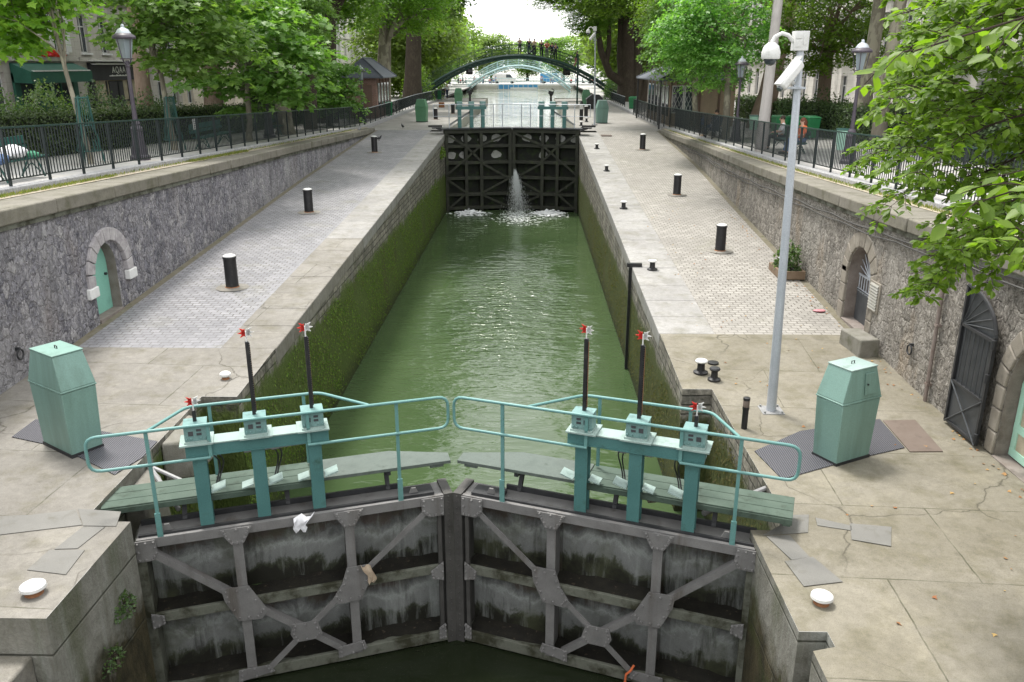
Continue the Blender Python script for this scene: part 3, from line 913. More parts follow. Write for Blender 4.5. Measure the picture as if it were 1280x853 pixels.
for k in range(1, 6):
    a = PI / 2 * k / 6
    b.tube([(xg, y1, 4.33), (xg, y1 - .97 * math.sin(a), 4.35 + .6 * math.cos(a))], .011, 6)
b.tube([(xg - .02, y0, zb), (xg - .02, y1, 3.35)], .016, 6)
b.tube([(xg - .02, y1, zb), (xg - .02, y0, 3.35)], .016, 6)
b.build('bars', MT['grille'], g)
MB().box(xg + .012, xg + .022, y0, y1, zb, 3.35).build('kick_panel', MT['grille'], g)
b = MB()
b.prism([(xg + .03, y0, 3.36)] + [(xg + .03, y, z) for _, y, z in arc] + [(xg + .03, y1, 3.36)], (.006, 0, 0))
b.build('mesh_panel', MT['grille'], g)
for zz in (2.75, 3.75, 4.3):
    MB().cyl((xg - .03, y0 - .03, zz - .07), (xg - .03, y0 - .03, zz + .07), .035).build('hinge', MT['dark'], g)

# wall services, right side
t = tag(MB().tube([(8.16, 14.02, 2.55), (8.16, 14.06, 5.25)], .035, 8).build('wall_pipe', MT['brownpipe']), 'brown downpipe clipped upright to the rubble wall beside the open iron gate', 'pipe')
for zz in (2.9, 4.0, 5.0):
    MB().cbox((8.18, 14.03, zz), .11, .1, .04).build('clip', MT['brownpipe'], t)
for k, (dz, lab) in enumerate(((0, 'grey cable sagging along the brown wall just under its coping'), (-.09, 'lower dark cable drooping below the grey one along the brown wall'))):
    pts = []
    for y in rng(9, 44, .55):
        z = prof([(9, 5.52), (13, 5.33), (15, 5.22), (17.2, 5.08), (20, 4.96), (25.5, 4.74), (32, 4.52), (39, 4.5), (44, 4.42)], y) + dz - .05 * abs(math.sin(y * 1.1 + k))
        pts.append((wR(y) - .05 - .015 * k, y, z))
    tag(MB().tube(pts, .02 - .004 * k, 6).build('wall_cable', MT['iron_dark']), lab, 'cable')
t = thing('wall_vent', 'small grey louvred vent in the brown wall, right of the arched grille door', 'vent', (8.2, 16.95, 3.5))
MB().box(8.19, 8.24, 16.6, 17.12, 3.42, 4.06).build('frame', MT['arch_r'], t, bevel=.01)
b = MB()
for k in range(9):
    b.hexa([(8.165, 16.66, 3.47 + k * .062), (8.19, 16.66, 3.50 + k * .062), (8.19, 17.06, 3.50 + k * .062), (8.165, 17.06, 3.47 + k * .062), (8.165, 16.66, 3.485 + k * .062), (8.19, 16.66, 3.52 + k * .062), (8.19, 17.06, 3.52 + k * .062), (8.165, 17.06, 3.485 + k * .062)])
b.build('louvre', MT['stone'], t)
for x, y, z, s, lab in ((wR(15) - .03, 14.9, 3.25, 1, 'iron mooring ring hanging on the brown wall near the downpipe'), (wL(13) + .03, 13.6, 3.5, -1, 'iron mooring ring hanging on the purplish wall behind the green cabinet')):
    b = MB()
    b.tube([(x - s * .03, y + .09 * math.cos(a), z + .09 * math.sin(a)) for a in [2 * PI * k / 16 for k in range(17)]], .016, 6, cap=False)
    b.cbox((x, y, z + .1), .08, .05, .05)
    tag(b.build('mooring_ring', MT['dark']), lab, 'ring')

# upper ground ---------------------------------------------------
ysL = rng(-40, 168, 4)
strip('verge', rng(-6, 52, 1.5), K(-8.74), K(-9.06), ltop, MT['verge'], .014)
def kerb(x0, x1, ft):
    b = MB()
    y = -6
    while y < 104:
        L = rnd.uniform(.7, 1.3)
        a, c = y + .006, y + L - .006
        b.hexa([(x0, a, ft(a) - .2), (x1, a, ft(a) - .2), (x1, c, ft(c) - .2), (x0, c, ft(c) - .2), (x0, a, ft(a) + .135), (x1, a, ft(a) + .135), (x1, c, ft(c) + .135), (x0, c, ft(c) + .135)])
        y += L
    return tag(b.build('kerb', MT['kerb'], bevel=.025), kind='structure')
kerb(-9.06, -9.36, ltop)
kerb(9.26, 9.56, rtop)
strip('verge', rng(-6, 52, 1.5), K(8.98), K(9.26), rtop, MT['verge'], .014)
strip('path', ysL, K(-9.1), K(-13.4), lS, MT['path'], -.004)
strip('path', ysL, K(9.35), K(15.5), rS, MT['path'], -.004)
strip('ground', ysL, K(-13.4), K(-390), lS, MT['far_ground'], -.03)
strip('ground', ysL, K(15.5), K(390), rS, MT['far_ground'], -.03)
tag(MB().quad((-390, 168, 4.54), (390, 168, 4.54), (390, 700, 4.54), (-390, 700, 4.54)).build('ground', MT['far_ground']), kind='structure')
# water -----------------------------------------------------------
tag(MB().add([(-4.6, 9.35, 0), (-4, 9.35, 0), (-.06, 10.7, 0), (3.9, 9.35, 0), (4.6, 9.35, 0), (4.6, 51, 0), (-4.6, 51, 0)], [(0, 1, 2, 6), (2, 3, 4, 5), (2, 5, 6)]).build('water', MT['water']), kind='structure')
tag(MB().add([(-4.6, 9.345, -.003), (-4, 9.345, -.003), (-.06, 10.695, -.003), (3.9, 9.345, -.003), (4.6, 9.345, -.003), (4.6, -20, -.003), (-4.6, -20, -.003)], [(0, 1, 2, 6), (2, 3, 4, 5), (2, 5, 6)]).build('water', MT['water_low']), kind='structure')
tag(MB().quad((-15, 51, 3.9), (15, 51, 3.9), (15, 168, 3.9), (-15, 168, 3.9)).build('water', MT['water_up']), kind='structure')
# ------------------------------------------------------------------ people (grown with the skin modifier, then frozen to meshes)
def skin_mesh(name, vs, es, rs, mat, sub=2, extra=None, root=0):
    me = bpy.data.meshes.new(name)
    me.from_pydata(vs, es, [])
    o = bpy.data.objects.new('tmp', me)
    COL.objects.link(o)
    o.modifiers.new('Skin', 'SKIN')
    sv = me.skin_vertices[0].data
    for i, r in enumerate(rs):
        sv[i].radius = r if isinstance(r, tuple) else (r, r)
        sv[i].use_root = (i == root)
    s = o.modifiers.new('Sub', 'SUBSURF')
    s.levels = sub
    s.render_levels = sub
    dg = bpy.context.evaluated_depsgraph_get()
    m2 = bpy.data.meshes.new_from_object(o.evaluated_get(dg))
    bpy.data.objects.remove(o)
    m2.name = name
    if extra:
        bm = bmesh.new()
        bm.from_mesh(m2)
        for vv, ff in [(extra.v, extra.f)]:
            nv = [bm.verts.new(v) for v in vv]
            for f in ff:
                try:
                    bm.faces.new([nv[i] for i in f])
                except ValueError:
                    pass
        bm.to_mesh(m2)
        bm.free()
    m2.shade_smooth()
    m2.materials.clear()
    m2.materials.append(mat)
    return m2


def person(label, loc, rz, pose='stand', top='c_black', low='c_black', hair='hair', scale=1, group=None, arms=None, fine=False, long_hair=False, bag=None, seed=0):
    g = thing('person', label, 'person', loc, rz, group, scale)
    r = random.Random(seed)
    sit = pose == 'sit'
    zp = .50 if sit else .93
    lean = {'stand': .02, 'lean': .14, 'sit': -.05, 'walk': .05, 'recline': -.25}.get(pose, 0)
    if pose == 'recline':
        zp = .48
    J = {}
    J['pel'] = Vector((0, 0, zp))
    J['waist'] = Vector((0, lean * .35, zp + .16))
    J['chest'] = Vector((0, lean, zp + .37))
    J['neck'] = Vector((0, lean * 1.25 + .01, zp + .53))
    J['head'] = Vector((0, lean * 1.25 + .04, zp + .65))
    J['crown'] = Vector((0, lean * 1.25 + .03, zp + .74))
    for s, n in ((-1, 'l'), (1, 'r')):
        J['sh' + n] = Vector((s * .18, lean * 1.15, zp + .46))
        if arms == 'lap' or sit:
            J['el' + n] = Vector((s * .24, lean + .06, zp + .20))
            J['wr' + n] = Vector((s * .12, lean + .28, zp + .16))
            hd = Vector((-s * .5, .85, -.1))
        elif pose == 'lean':
            J['el' + n] = Vector((s * .25, lean + .12, zp + .25))
            J['wr' + n] = Vector((s * .16, lean + .33, zp + .22))
            hd = Vector((-s * .3, .9, -.2))
        else:
            sw = (.12 * s if pose == 'walk' else r.uniform(-.03, .05))
            J['el' + n] = Vector((s * .25, lean * .8 + sw * .4, zp + .20))
            J['wr' + n] = Vector((s * .26, lean * .8 + sw + .06, zp - .03))
            hd = Vector((0, .15, -1))
        J['ha' + n] = J['wr' + n] + hd.normalized() * .09
        J['hd' + n] = hd.normalized()
        J['hip' + n] = Vector((s * .09, 0, zp - .03))
        if sit:
            kx = s * r.uniform(.08, .14)
            J['kn' + n] = Vector((kx, .43, zp + .0))
            J['an' + n] = Vector((kx + .02 * s, .46 + r.uniform(-.1, .06), .08))
        elif pose == 'recline':
            J['kn' + n] = Vector((s * .1, .42, zp + .03))
            J['an' + n] = Vector((s * .1, .62, .09))
        elif pose == 'walk':
            J['kn' + n] = Vector((s * .09, .14 * s + .05, .5))
            J['an' + n] = Vector((s * .09, .26 * s - .04, .09))
        else:
            J['kn' + n] = Vector((s * .1, .02, .5))
            J['an' + n] = Vector((s * .105, -.01, .08))
        J['to' + n] = J['an' + n] + Vector((s * .02, .16, -.04))
    # body
    names = ['pel', 'waist', 'chest', 'neck', 'head', 'crown']
    rad = {'pel': (.14, .11), 'waist': (.125, .10), 'chest': (.15, .11), 'neck': .055, 'head': (.078, .098), 'crown': (.06, .075), 'sh': .06, 'el': .042, 'wr': .029, 'ha': .036, 'hip': .085, 'kn': .058, 'an': .042, 'to': .038}
    es = [('pel', 'waist'), ('waist', 'chest'), ('chest', 'neck'), ('neck', 'head'), ('head', 'crown')]
    for n in 'lr':
        names += [k + n for k in ('sh', 'el', 'wr', 'ha', 'hip', 'kn', 'an', 'to')]
        es += [('chest', 'sh' + n), ('sh' + n, 'el' + n), ('el' + n, 'wr' + n), ('wr' + n, 'ha' + n), ('pel', 'hip' + n), ('hip' + n, 'kn' + n), ('kn' + n, 'an' + n), ('an' + n, 'to' + n)]
    def grow(nm, keys, mat, k=1.0, add=0, root='pel', extra=None):
        keys = [q for q in names if q in keys]
        rr = []
        for q in keys:
            v = rad[q if q in rad else q[:-1]]
            rr.append(tuple(a * k + add for a in v) if isinstance(v, tuple) else v * k + add)
        me = skin_mesh(nm, [J[q] for q in keys], [(keys.index(a), keys.index(b)) for a, b in es if a in keys and b in keys], rr, mat, 2 if fine else 1, extra, keys.index(root))
        o = bpy.data.objects.new(nm, me)
        COL.objects.link(o)
        o.parent = g
        return o
    ex = None
    if fine:
        ex = MB()
        for s, n in ((-1, 'l'), (1, 'r')):
            h, d = J['ha' + n], J['hd' + n]
            sd = Vector((1, 0, 0)) - d * d.x
            sd.normalize()
            dn = d.cross(sd) * s
            for k, (off, ln) in enumerate(((-.027, .062), (-.009, .072), (.009, .068), (.027, .052))):
                p = h + sd * off + d * .01
                ex.tube([p, p + d * ln * .55, p + d * ln * .9 + Vector((0, 0, -.025))], [.009, .0085, .006], 6)
            p = h - d * .05 - sd * s * .03
            ex.tube([p, p - sd * s * .025 + d * .03, p - sd * s * .025 + d * .065], [.011, .010, .007], 6)
        hc = J['head']
        ex.tube([hc + Vector((0, .085, .03)), hc + Vector((0, .113, -.01)), hc + Vector((0, .09, -.02))], [.008, .014, .012], 6)
        for s in (-1, 1):
            ex.blob(hc + Vector((s * .08, 0, 0)), .026, (.4, .8, 1.2), 6)
    grow('body', names, MT['skin'], extra=ex)
    grow('top', ['pel', 'waist', 'chest', 'shl', 'ell', 'shr', 'elr'] + (['wrl', 'wrr'] if top in ('c_black', 'c_navy', 'c_grey') else []), MT[top], 1.06, .012, 'chest')
    grow('trousers', ['pel', 'hipl', 'knl', 'anl', 'hipr', 'knr', 'anr'], MT[low], 1.05, .014)
    b = MB()
    hc = J['head']
    b.blob(hc + Vector((0, -.012, .045)), .102, (.86, 1.02, .98), 12, .03)
    if long_hair:
        b.tube([hc + Vector((0, -.05, .05)), hc + Vector((0, -.085, -.06)), hc + Vector((0, -.08, -.22))], [.085, .10, .06], 10)
    b.build('hair', MT[hair], g, False, smooth=80)
    for s, n in ((-1, 'l'), (1, 'r')):
        a, t = J['an' + n], J['to' + n]
        MB().tube([a + Vector((0, -.05, -.03)), a + Vector((0, .03, -.025)), t + Vector((0, .02, .0)), t + Vector((0, .05, -.008))], [.045, .05, .045, .025], 8).build('shoe', MT['c_tan' if r.random() < .3 else 'black'], g, False, smooth=80)
    if fine:
        b = MB()
        for s in (-1, 1):
            b.blob(hc + Vector((s * .032, .088, .012)), .011, n=6)
        b.build('eyes', MT['hair'], g, False)
        MB().tube([hc + Vector((-.022, .09, -.045)), hc + Vector((0, .097, -.047)), hc + Vector((.022, .09, -.045))], .006, 5).build('mouth', MT['c_pink'], g, False)
    return g


yM, yW = 33.5, 31.15
person('person in white shirt and dark trousers sitting on the right bench, hands joined', (10.8, yM, rS(yM)), R(82), 'sit', 'c_white', 'c_black', fine=True, seed=3)
person('person with auburn hair, orange top and blue jeans sitting beside the white shirt', (10.85, yW, rS(yW)), R(98), 'sit', 'c_orange', 'denim', 'hair_red', fine=True, long_hair=True, seed=5)
person('person in dark navy jacket and jeans sitting on the far right bench', (10.15, 42.3, rS(42.3)), R(80), 'sit', 'c_navy', 'denim', 'hair', fine=True, seed=8)

BY = 95.0
def bz(x):
    return 9.32 - .034 * (x + .3) ** 2
for px, X, pose, top, low, lab in (
        (652, -.05, 'lean', 'c_grey', 'c_black', 'person in grey top leaning on the bridge rail, leftmost at the crown'),
        (662, .95, 'stand', 'c_black', 'c_navy', 'person in black standing behind the pushchair on the bridge'),
        (666, 1.5, 'stand', 'c_tan', 'c_black', 'person in tan top beside the pushchair on the bridge'),
        (675, 2.25, 'stand', 'c_black', 'c_black', 'person all in black standing alone on the bridge crown'),
        (680, 2.85, 'lean', 'c_red', 'c_grey', 'person in dull red leaning on the bridge rail'),
        (686, 3.4, 'stand', 'c_black', 'c_black', 'person in black, left one of the pair right of the red top'),
        (689, 3.75, 'lean', 'c_navy', 'c_black', 'person in navy, right one of the pair on the bridge'),
        (714, 6.0, 'walk', 'c_black', 'c_pink', 'person in black top and pale trousers coming down the bridge steps')):
    person(lab, (X, BY - .9 + .25 * math.sin(px), bz(X) + .02), R(180 if pose != 'walk' else -90), pose, top, low, seed=px)
# far strollers and sitters along the basin
crowd = []
r_ = random.Random(23)
cols = [('c_white', 'denim', 'white top'), ('c_red', 'c_black', 'red top'), ('c_blue', 'c_grey', 'blue top'), ('c_black', 'c_black', 'black clothes'), ('c_pink', 'denim', 'pink top')]
for k, (tp, lw, nm) in enumerate(cols):
    crowd.append(person('far person in %s standing among the crowd on the basin quay' % nm, (0, 0, 0), 0, 'stand', tp, lw, group='crowd on the basin quay', seed=50 + k))
for k, (tp, lw, nm) in enumerate(cols):
    crowd.append(person('far person in %s sitting among the crowd on the basin quay' % nm, (0, 0, 0), 0, 'sit', tp, lw, group='crowd on the basin quay', seed=70 + k))
spots = []
for k in range(16):
    spots.append((r_.uniform(-15.5, -13.2), r_.uniform(108, 160)))
for k in range(26):
    spots.append((r_.uniform(14.2, 17.0), r_.uniform(110, 165)) if k % 2 else (r_.uniform(3, 16), r_.uniform(168.6, 172)))
for k in range(12):
    spots.append((r_.uniform(-15, -5), r_.uniform(168.6, 172)))
used = set()
for k, (x, y) in enumerate(spots):
    i = k % len(crowd)
    rz = r_.uniform(0, 6.28)
    if i not in used:
        used.add(i)
        crowd[i].location = (x, y, 4.56)
        crowd[i].rotation_euler = (0, 0, rz)
    else:
        dup(crowd[i], (x, y, 4.56), rz)
for x, y, tp, lab in ((-7.6, 106.0, 'c_black', 'person in black by the water at the left corner of the basin'), (-8.6, 101, 'c_white', 'person in white walking at the end of the left railing')):
    person(lab, (x if y < 103 else -14.0, y, 4.56), R(200), 'walk', tp, 'c_navy', seed=int(y))
# ------------------------------------------------------------------ near mitre gate: local x = along the leaf from the heel, y = upstream, z = up
def near_leaf(sg, loc, rz, label, seed):
    r = random.Random(seed)
    g = thing('lock_gate', label, 'lock gate', loc, rz)
    S = lambda u: u * sg
    def P(u, v, o=0):
        return (sg * u, o, v)
    def bx(b, u0, u1, o0, o1, z0, z1):
        return b.box(min(S(u0), S(u1)), max(S(u0), S(u1)), o0, o1, z0, z1)
    def bd(b, name, mat, parent=None, **k):
        return b.build(name, mat, parent or g, world=False, **k)
    L = 4.17
    # skin plates, set back behind the framing
    b = MB()
    for (z0, z1) in ((1.3, 2.45), (-1.5, 1.26)):
        bx(b, .05, 4.05, .40, .43, z0, z1)
    bd(b, 'skin_plate', MT['plate'])
    b = MB()
    for u in (1.2, 2.68):                       # lapped plate edges
        bx(b, u - .05, u + .05, .375, .40, -1.4, 2.45)
    bd(b, 'web_plate', MT['plate_top'])
    # horizontal beams (deep, so that each makes a ledge)
    b = MB()
    bx(b, -.03, 4.03, 0, .06, 2.36, 2.5)
    bx(b, -.03, 4.03, .06, .44, 2.44, 2.485)
    bd(b, 'top_beam', MT['iron'], bevel=.006)
    b = MB()
    bx(b, .02, 4.0, -.004, .05, 1.22, 1.36)
    bx(b, .02, 4.0, .05, .41, 1.24, 1.285)
    bd(b, 'middle_beam', MT['iron_wet'], bevel=.006)
    b = MB()
    bx(b, .02, 4.05, -.01, .05, .03, .2)
    bx(b, .02, 4.05, .05, .41, .1, .15)
    bd(b, 'bottom_beam', MT['iron_wet'], bevel=.006)
    b = MB()
    for z in (1.286, .152):
        n, m = 60, 6
        f1, f2, f3 = r.uniform(0, 6), r.uniform(0, 6), r.uniform(0, 6)
        vs = []
        for i in range(n + 1):
            u = lerp(.06, 4.0, i / n)
            hh = .035 + .012 * math.sin(u * 2.1 + f1) + .01 * math.sin(u * 5.3 + f2) + .008 * math.sin(u * 11 + f3) + r.uniform(-.008, .012)
            o0 = .09 + .05 * math.sin(u * 3.7 + f2) + .03 * r.random()
            for k in range(m + 1):
                t = k / m
                vs.append(P(u, z + max(.001, hh) * t ** 1.4 + (r.uniform(0, .008) if k else 0), lerp(o0, .398, t)))
        b.add(vs, [(i * (m + 1) + k, i * (m + 1) + k + 1, (i + 1) * (m + 1) + k + 1, (i + 1) * (m + 1) + k) for i in range(n) for k in range(m)])
    bd(b, 'silt', MT['silt'])
    # stiles
    for u in (1.2, 2.68):
        b = MB()
        bx(b, u - .065, u + .065, -.012, .03, .12, 2.48)
        bx(b, u - .012, u + .012, .03, .38, .1, 2.44)
        bd(b, 'stile', MT['iron'], bevel=.004)
    b = MB()
    bx(b, -.06, .06, .0, .42, -1.5, 2.44)
    bd(b, 'heel_post', MT['iron_wet'])
    b = MB()
    bx(b, 3.93, 3.985, -.008, .04, .1, 2.42)
    bx(b, 4.03, 4.16, -.02, .45, -1.5, 2.52)
    for k in range(26):
        b.rivet(P(4.095, .1 + k * .095, -.02), (0, -1, 0), .014)
    bd(b, 'mitre_post', MT['iron_dark'])
    # diagonals (clear of the stiles by 3 mm or so)
    def diag(*pts):
        b = MB()
        for p, q in zip(pts[:-1], pts[1:]):
            b.bar(P(p[0], p[1], -.024), P(q[0], q[1], -.024), .085, .022, up=(0, 0, 1))
        bd(b, 'diagonal_brace', MT['iron'])
    for pts in (((.16, 2.27), (.98, 1.53)), ((.98, 1.53), (1.97, .68)), ((1.97, .68), (2.5, .22)), ((3.75, 2.27), (2.9, 1.53)), ((2.9, 1.53), (1.97, .68)), ((1.97, .68), (1.45, .19))):
        b = MB()
        p, q = pts
        d = Vector((q[0] - p[0], 0, q[1] - p[1])).normalized()
        nn = Vector((-d.z, 0, d.x)) * .042
        c = [Vector(P(p[0] + nn.x, p[1] + nn.z, -.03)), Vector(P(p[0] - nn.x, p[1] - nn.z, -.03)), Vector(P(q[0] - nn.x, q[1] - nn.z, -.03)), Vector(P(q[0] + nn.x, q[1] + nn.z, -.03))]
        b.prism(c, (0, .016, 0))
        # upstanding flange of the angle iron
        c2 = [Vector(P(p[0] + nn.x, p[1] + nn.z, -.03)), Vector(P(p[0] + nn.x * .7, p[1] + nn.z * .7, -.03)), Vector(P(q[0] + nn.x * .7, q[1] + nn.z * .7, -.03)), Vector(P(q[0] + nn.x, q[1] + nn.z, -.03))]
        b.prism([v + Vector((0, .014, 0)) for v in c2], (0, .1, 0))
        bd(b, 'diagonal_brace', MT['iron'])
    # gussets with rivets
    GS = [
        [(-.04, 2.5), (.2, 2.5), (.22, 2.3), (.16, 2.2), (-.04, 2.2)],
        [(1.0, 2.49), (1.4, 2.49), (1.36, 2.4), (1.28, 2.25), (1.12, 2.25), (1.03, 2.4)],
        [(2.48, 2.49), (2.88, 2.49), (2.84, 2.4), (2.76, 2.25), (2.6, 2.25), (2.51, 2.4)],
        [(3.7, 2.5), (4.02, 2.5), (4.02, 2.2), (3.8, 2.2), (3.7, 2.3)],
        [(.92, 1.6), (1.28, 1.58), (1.5, 1.14), (1.4, 1.03), (1.1, 1.05), (.95, 1.4)],
        [(2.6, 1.6), (2.96, 1.6), (2.92, 1.35), (2.78, 1.05), (2.45, 1.03), (2.38, 1.13), (2.52, 1.35)],
        [(1.8, .83), (2.14, .83), (2.2, .6), (2.13, .53), (1.82, .53), (1.76, .68)],
        [(1.02, .24), (1.42, .24), (1.5, .12), (1.0, .05)],
        [(2.4, .3), (2.78, .34), (2.82, .2), (2.4, .12)],
        [(3.8, 1.3), (3.99, 1.43), (3.99, 1.12), (3.82, 1.17)],
        [(.02, 1.4), (.18, 1.34), (.18, 1.22), (.02, 1.16)],
        [(3.9, .3), (4.0, .36), (4.0, .1), (3.9, .1)],
    ]
    for poly in GS:
        b = MB()
        b.prism([P(u, v, -.048) for u, v in poly], (0, .016, 0))
        cu, cv = sum(p[0] for p in poly) / len(poly), sum(p[1] for p in poly) / len(poly)
        for (u, v), (u2, v2) in zip(poly, poly[1:] + poly[:1]):
            for t in (0, .5):
                b.rivet(P(lerp(lerp(u, u2, t), cu, .2), lerp(lerp(v, v2, t), cv, .2), -.048), (0, -1, 0), .02)
        bd(b, 'gusset_plate', MT['iron'])
    # deck on top behind the beam
    b = MB()
    bx(b, .0, 3.5, .06, .10, 2.487, 2.53)
    bx(b, .0, 3.5, .40, .44, 2.487, 2.56)
    bx(b, 3.45, 3.9, .04, .3, 2.487, 2.545)
    bd(b, 'seal_bar', MT['dark'])
    for u in (.35, 3.62):
        b = MB()
        b.prism([P(u - .09, 2.487, .1), P(u + .09, 2.487, .1), P(u + .03, 2.62, .1), P(u - .03, 2.62, .1)], (0, .03, 0))
        bd(b, 'lifting_lug', MT['iron'])
    # H-section uprights
    for u in (.85, 1.58, 2.31):
        b = MB()
        bx(b, u - .085, u + .085, .085, .105, 2.487, 3.54)
        bx(b, u - .085, u + .085, .245, .265, 2.487, 3.54)
        bx(b, u - .008, u + .008, .105, .245, 2.487, 3.54)
        bd(b, 'upright', MT['teal'])
        b = MB()
        b.prism([P(u + .1, 3.0, .05), P(u + .28, 3.06, .05), P(u + .28, 3.06, .25), P(u + .1, 3.0, .25)], (0, 0, .02))
        if u > .9:
            bd(b, 'bracket', MT['flange'])
            b = MB()
            b.prism([P(u - .1, 3.0, .12), P(u - .25, 2.96, .12), P(u - .25, 2.96, .3), P(u - .1, 3.0, .3)], (0, 0, .02))
        bd(b, 'bracket', MT['flange'])
    # cross beam (I section)
    b = MB()
    bx(b, .7, 2.5, .05, .30, 3.54, 3.556)
    bx(b, .7, 2.5, .165, .185, 3.556, 3.7)
    bx(b, .7, 2.5, .065, .075, 3.556, 3.7)
    bd(b, 'cross_beam', MT['teal'])
    b = MB()
    bx(b, .7, 2.5, .05, .32, 3.7, 3.716)
    for u in (.85, 1.58, 2.31):
        bx(b, u - .21, u + .2, -.01, .36, 3.719, 3.74)
        bx(b, u - .15, u + .15, .03, .3, 3.74, 3.765)
    bd(b, 'top_flange', MT['flange'])
    # gearboxes, racks, wind vanes
    for k, u in enumerate((.85, 1.58, 2.31)):
        b = MB()
        bx(b, u - .14, u + .14, .06, .28, 3.765, 3.985)
        for dx in (-.115, -.06, .06, .115):
            b.rivet(P(u + dx, 3.80, .06), (0, -1, 0), .017)
            b.rivet(P(u + dx, 3.785, .06), (0, -1, 0), .01)
        bx(b, u - .145, u + .145, .055, .285, 3.985, 3.995)
        gb = bd(b, 'gearbox', MT['gearbox'], bevel=.006)
        for a0, a1, b0, b1 in ((-.09, -.03, 3.84, 3.9), (.01, .07, 3.84, 3.87), (.01, .07, 3.895, 3.925)):
            bd(bx(MB(), u + a0, u + a1, .052, .0595, b0, b1), 'number_plate', MT['grille'], gb)
        top = 4.14 if k == 0 else 4.99
        b = MB()
        b.box(S(u) - .022, S(u) + .022, .15, .2, 3.98, top)
        if k:
            for q in range(int((top - 4.02) / .03)):
                b.box(S(u) + .022, S(u) + .034, .155, .195, 4.03 + q * .03, 4.045 + q * .03)
        rod = bd(b, 'rack_rod', MT['black'])
        if k:
            bd(MB().box(S(u) + .0345, S(u) + .036, .16, .19, 4.05, top - .04), 'rack_face', MT['rust'], rod)
        bd(MB().cyl((S(u), .175, top), (S(u), .175, top + .14), .009, n=6), 'vane_pin', MT['white'], rod)
        z = top + .12
        for s2, mt in ((-1, 'red'), (1, 'white')):
            a = r.uniform(-.35, .35)
            b = MB()
            for dz, ln in ((.05, .085), (0, .115), (-.045, .085)):
                dx = Vector((s2 * math.cos(a) * .9, math.sin(a) * s2, 0))
                p0 = Vector((S(u), .175, z))
                tip = p0 + dx * ln + Vector((0, 0, dz * 1.3))
                n2 = Vector((0, 0, .03))
                b.prism([p0 + n2 + dx * .012, p0 - n2 + dx * .012, p0 - n2 * .6 + dx * .05 + Vector((0, 0, dz * .7)), tip, p0 + n2 * .6 + dx * .05 + Vector((0, 0, dz * .7))], (-dx.y * .008, .008, 0))
            b.prism([p0 + dx * .01 + Vector((0, 0, .05)), p0 + dx * .01 - Vector((0, 0, .05)), p0 + dx * .06 - Vector((0, 0, .035)), p0 + dx * .06 + Vector((0, 0, .035))], (0, .007, 0))
            bd(b, 'vane', MT[mt], rod)
    # hand rails
    def loop_pts(pts, rad):
        out = []
        for i, p in enumerate(pts):
            if 0 < i < len(pts) - 1:
                a, c = (Vector(pts[i - 1]) - Vector(p)), (Vector(pts[i + 1]) - Vector(p))
                rr = min(rad, a.length * .48, c.length * .48)
                p0, p1 = Vector(p) + a.normalized() * rr, Vector(p) + c.normalized() * rr
                for t in (0, .25, .5, .75, 1):
                    out.append((p0 * (1 - t) ** 2 + Vector(p) * 2 * t * (1 - t) + p1 * t * t))
            else:
                out.append(Vector(p))
        return out
    b = MB()
    ro = .02
    b.tube(loop_pts([P(2.22, 3.53, ro), P(4.13, 3.53, ro), P(4.13, 3.99, ro), P(-.42, 3.99, ro), P(-.42, 3.53, ro), P(1.0, 3.53, ro)], .14), .021, 10)
    bd(b, 'handrail', MT['rail'])
    b = MB()
    b.tube(loop_pts([P(.3, 3.985, ro + .03), P(.72, 3.99, .7), P(2.45, 3.99, .7), P(3.05, 3.985, ro + .03)], .12), .021, 10)
    bd(b, 'rear_handrail', MT['rail'])
    for u, o, z0 in ((.27, .02, 2.487), (3.42, .02, 2.487), (1.0, .02, 3.53), (2.24, .02, 3.53), (1.0, .7, 2.93), (2.24, .7, 2.93)):
        b = MB()
        bx(b, u - .022, u + .022, o + .01, o + .045, z0, 3.97)
        if z0 < 2.6:
            bx(b, u - .035, u + .035, o - .012, o + .012, z0, z0 + .35)
        bd(b, 'rail_post', MT['rail'])
    # walkway
    b = MB()
    for i in range(3):
        o0 = .24 + i * .195
        b.hexa([P(-.42, 2.85, o0), P(.9 if 0 else 2.3, 2.85, o0), P(2.3, 2.85, o0 + .187), P(-.42, 2.85, o0 + .187), P(-.42, 2.9, o0), P(2.3, 2.9, o0), P(2.3, 2.9, o0 + .187), P(-.42, 2.9, o0 + .187)])
    bx(b, -.4, -.3, .24, .82, 2.77, 2.85)
    bx(b, -.42, 2.3, .225, .238, 2.80, 2.88)
    bd(b, 'walkway', MT['boards'], bevel=.006)
    b = MB()
    b.prism([P(2.31, 2.855, .24), P(4.2, 2.855, .24), P(4.22, 2.855, .5), P(3.4, 2.855, .82), P(2.31, 2.855, .82)], (0, 0, .05))
    bx(b, 3.9, 4.1, .26, .3, 2.81, 2.855)
    bd(b, 'walkway_end', MT['boards_end'], bevel=.006)
    for u in (.55, 1.9, 3.3):
        b = MB()
        b.bar(P(u, 2.49, .4), P(u, 2.84, .6), .06, .06)
        bx(b, u - .03, u + .03, .26, .8, 2.79, 2.848)
        bd(b, 'walkway_bracket', MT['dark'])
    # hydraulic line and hoses
    b = MB()
    b.tube([P(1.4, 3.42, .3), P(2.2, 3.44, .3)], .018, 8)
    b.tube([P(1.75, 3.43, .3), P(1.85, 3.43, .3)], .03, 8)
    bd(b, 'feed_pipe', MT['pipe'])
    for u in (1.02, 1.78):
        for dd in (0, .05):
            pts = [P(u + dd + .05 * math.sin(t * 4 + dd * 9), 3.42 - .5 * t + .0, .3 + .16 * math.sin(t * 3.1)) for t in [k / 8 for k in range(9)]]
            bd(MB().tube(pts, .011, 6), 'hose', MT['black'])
    return g


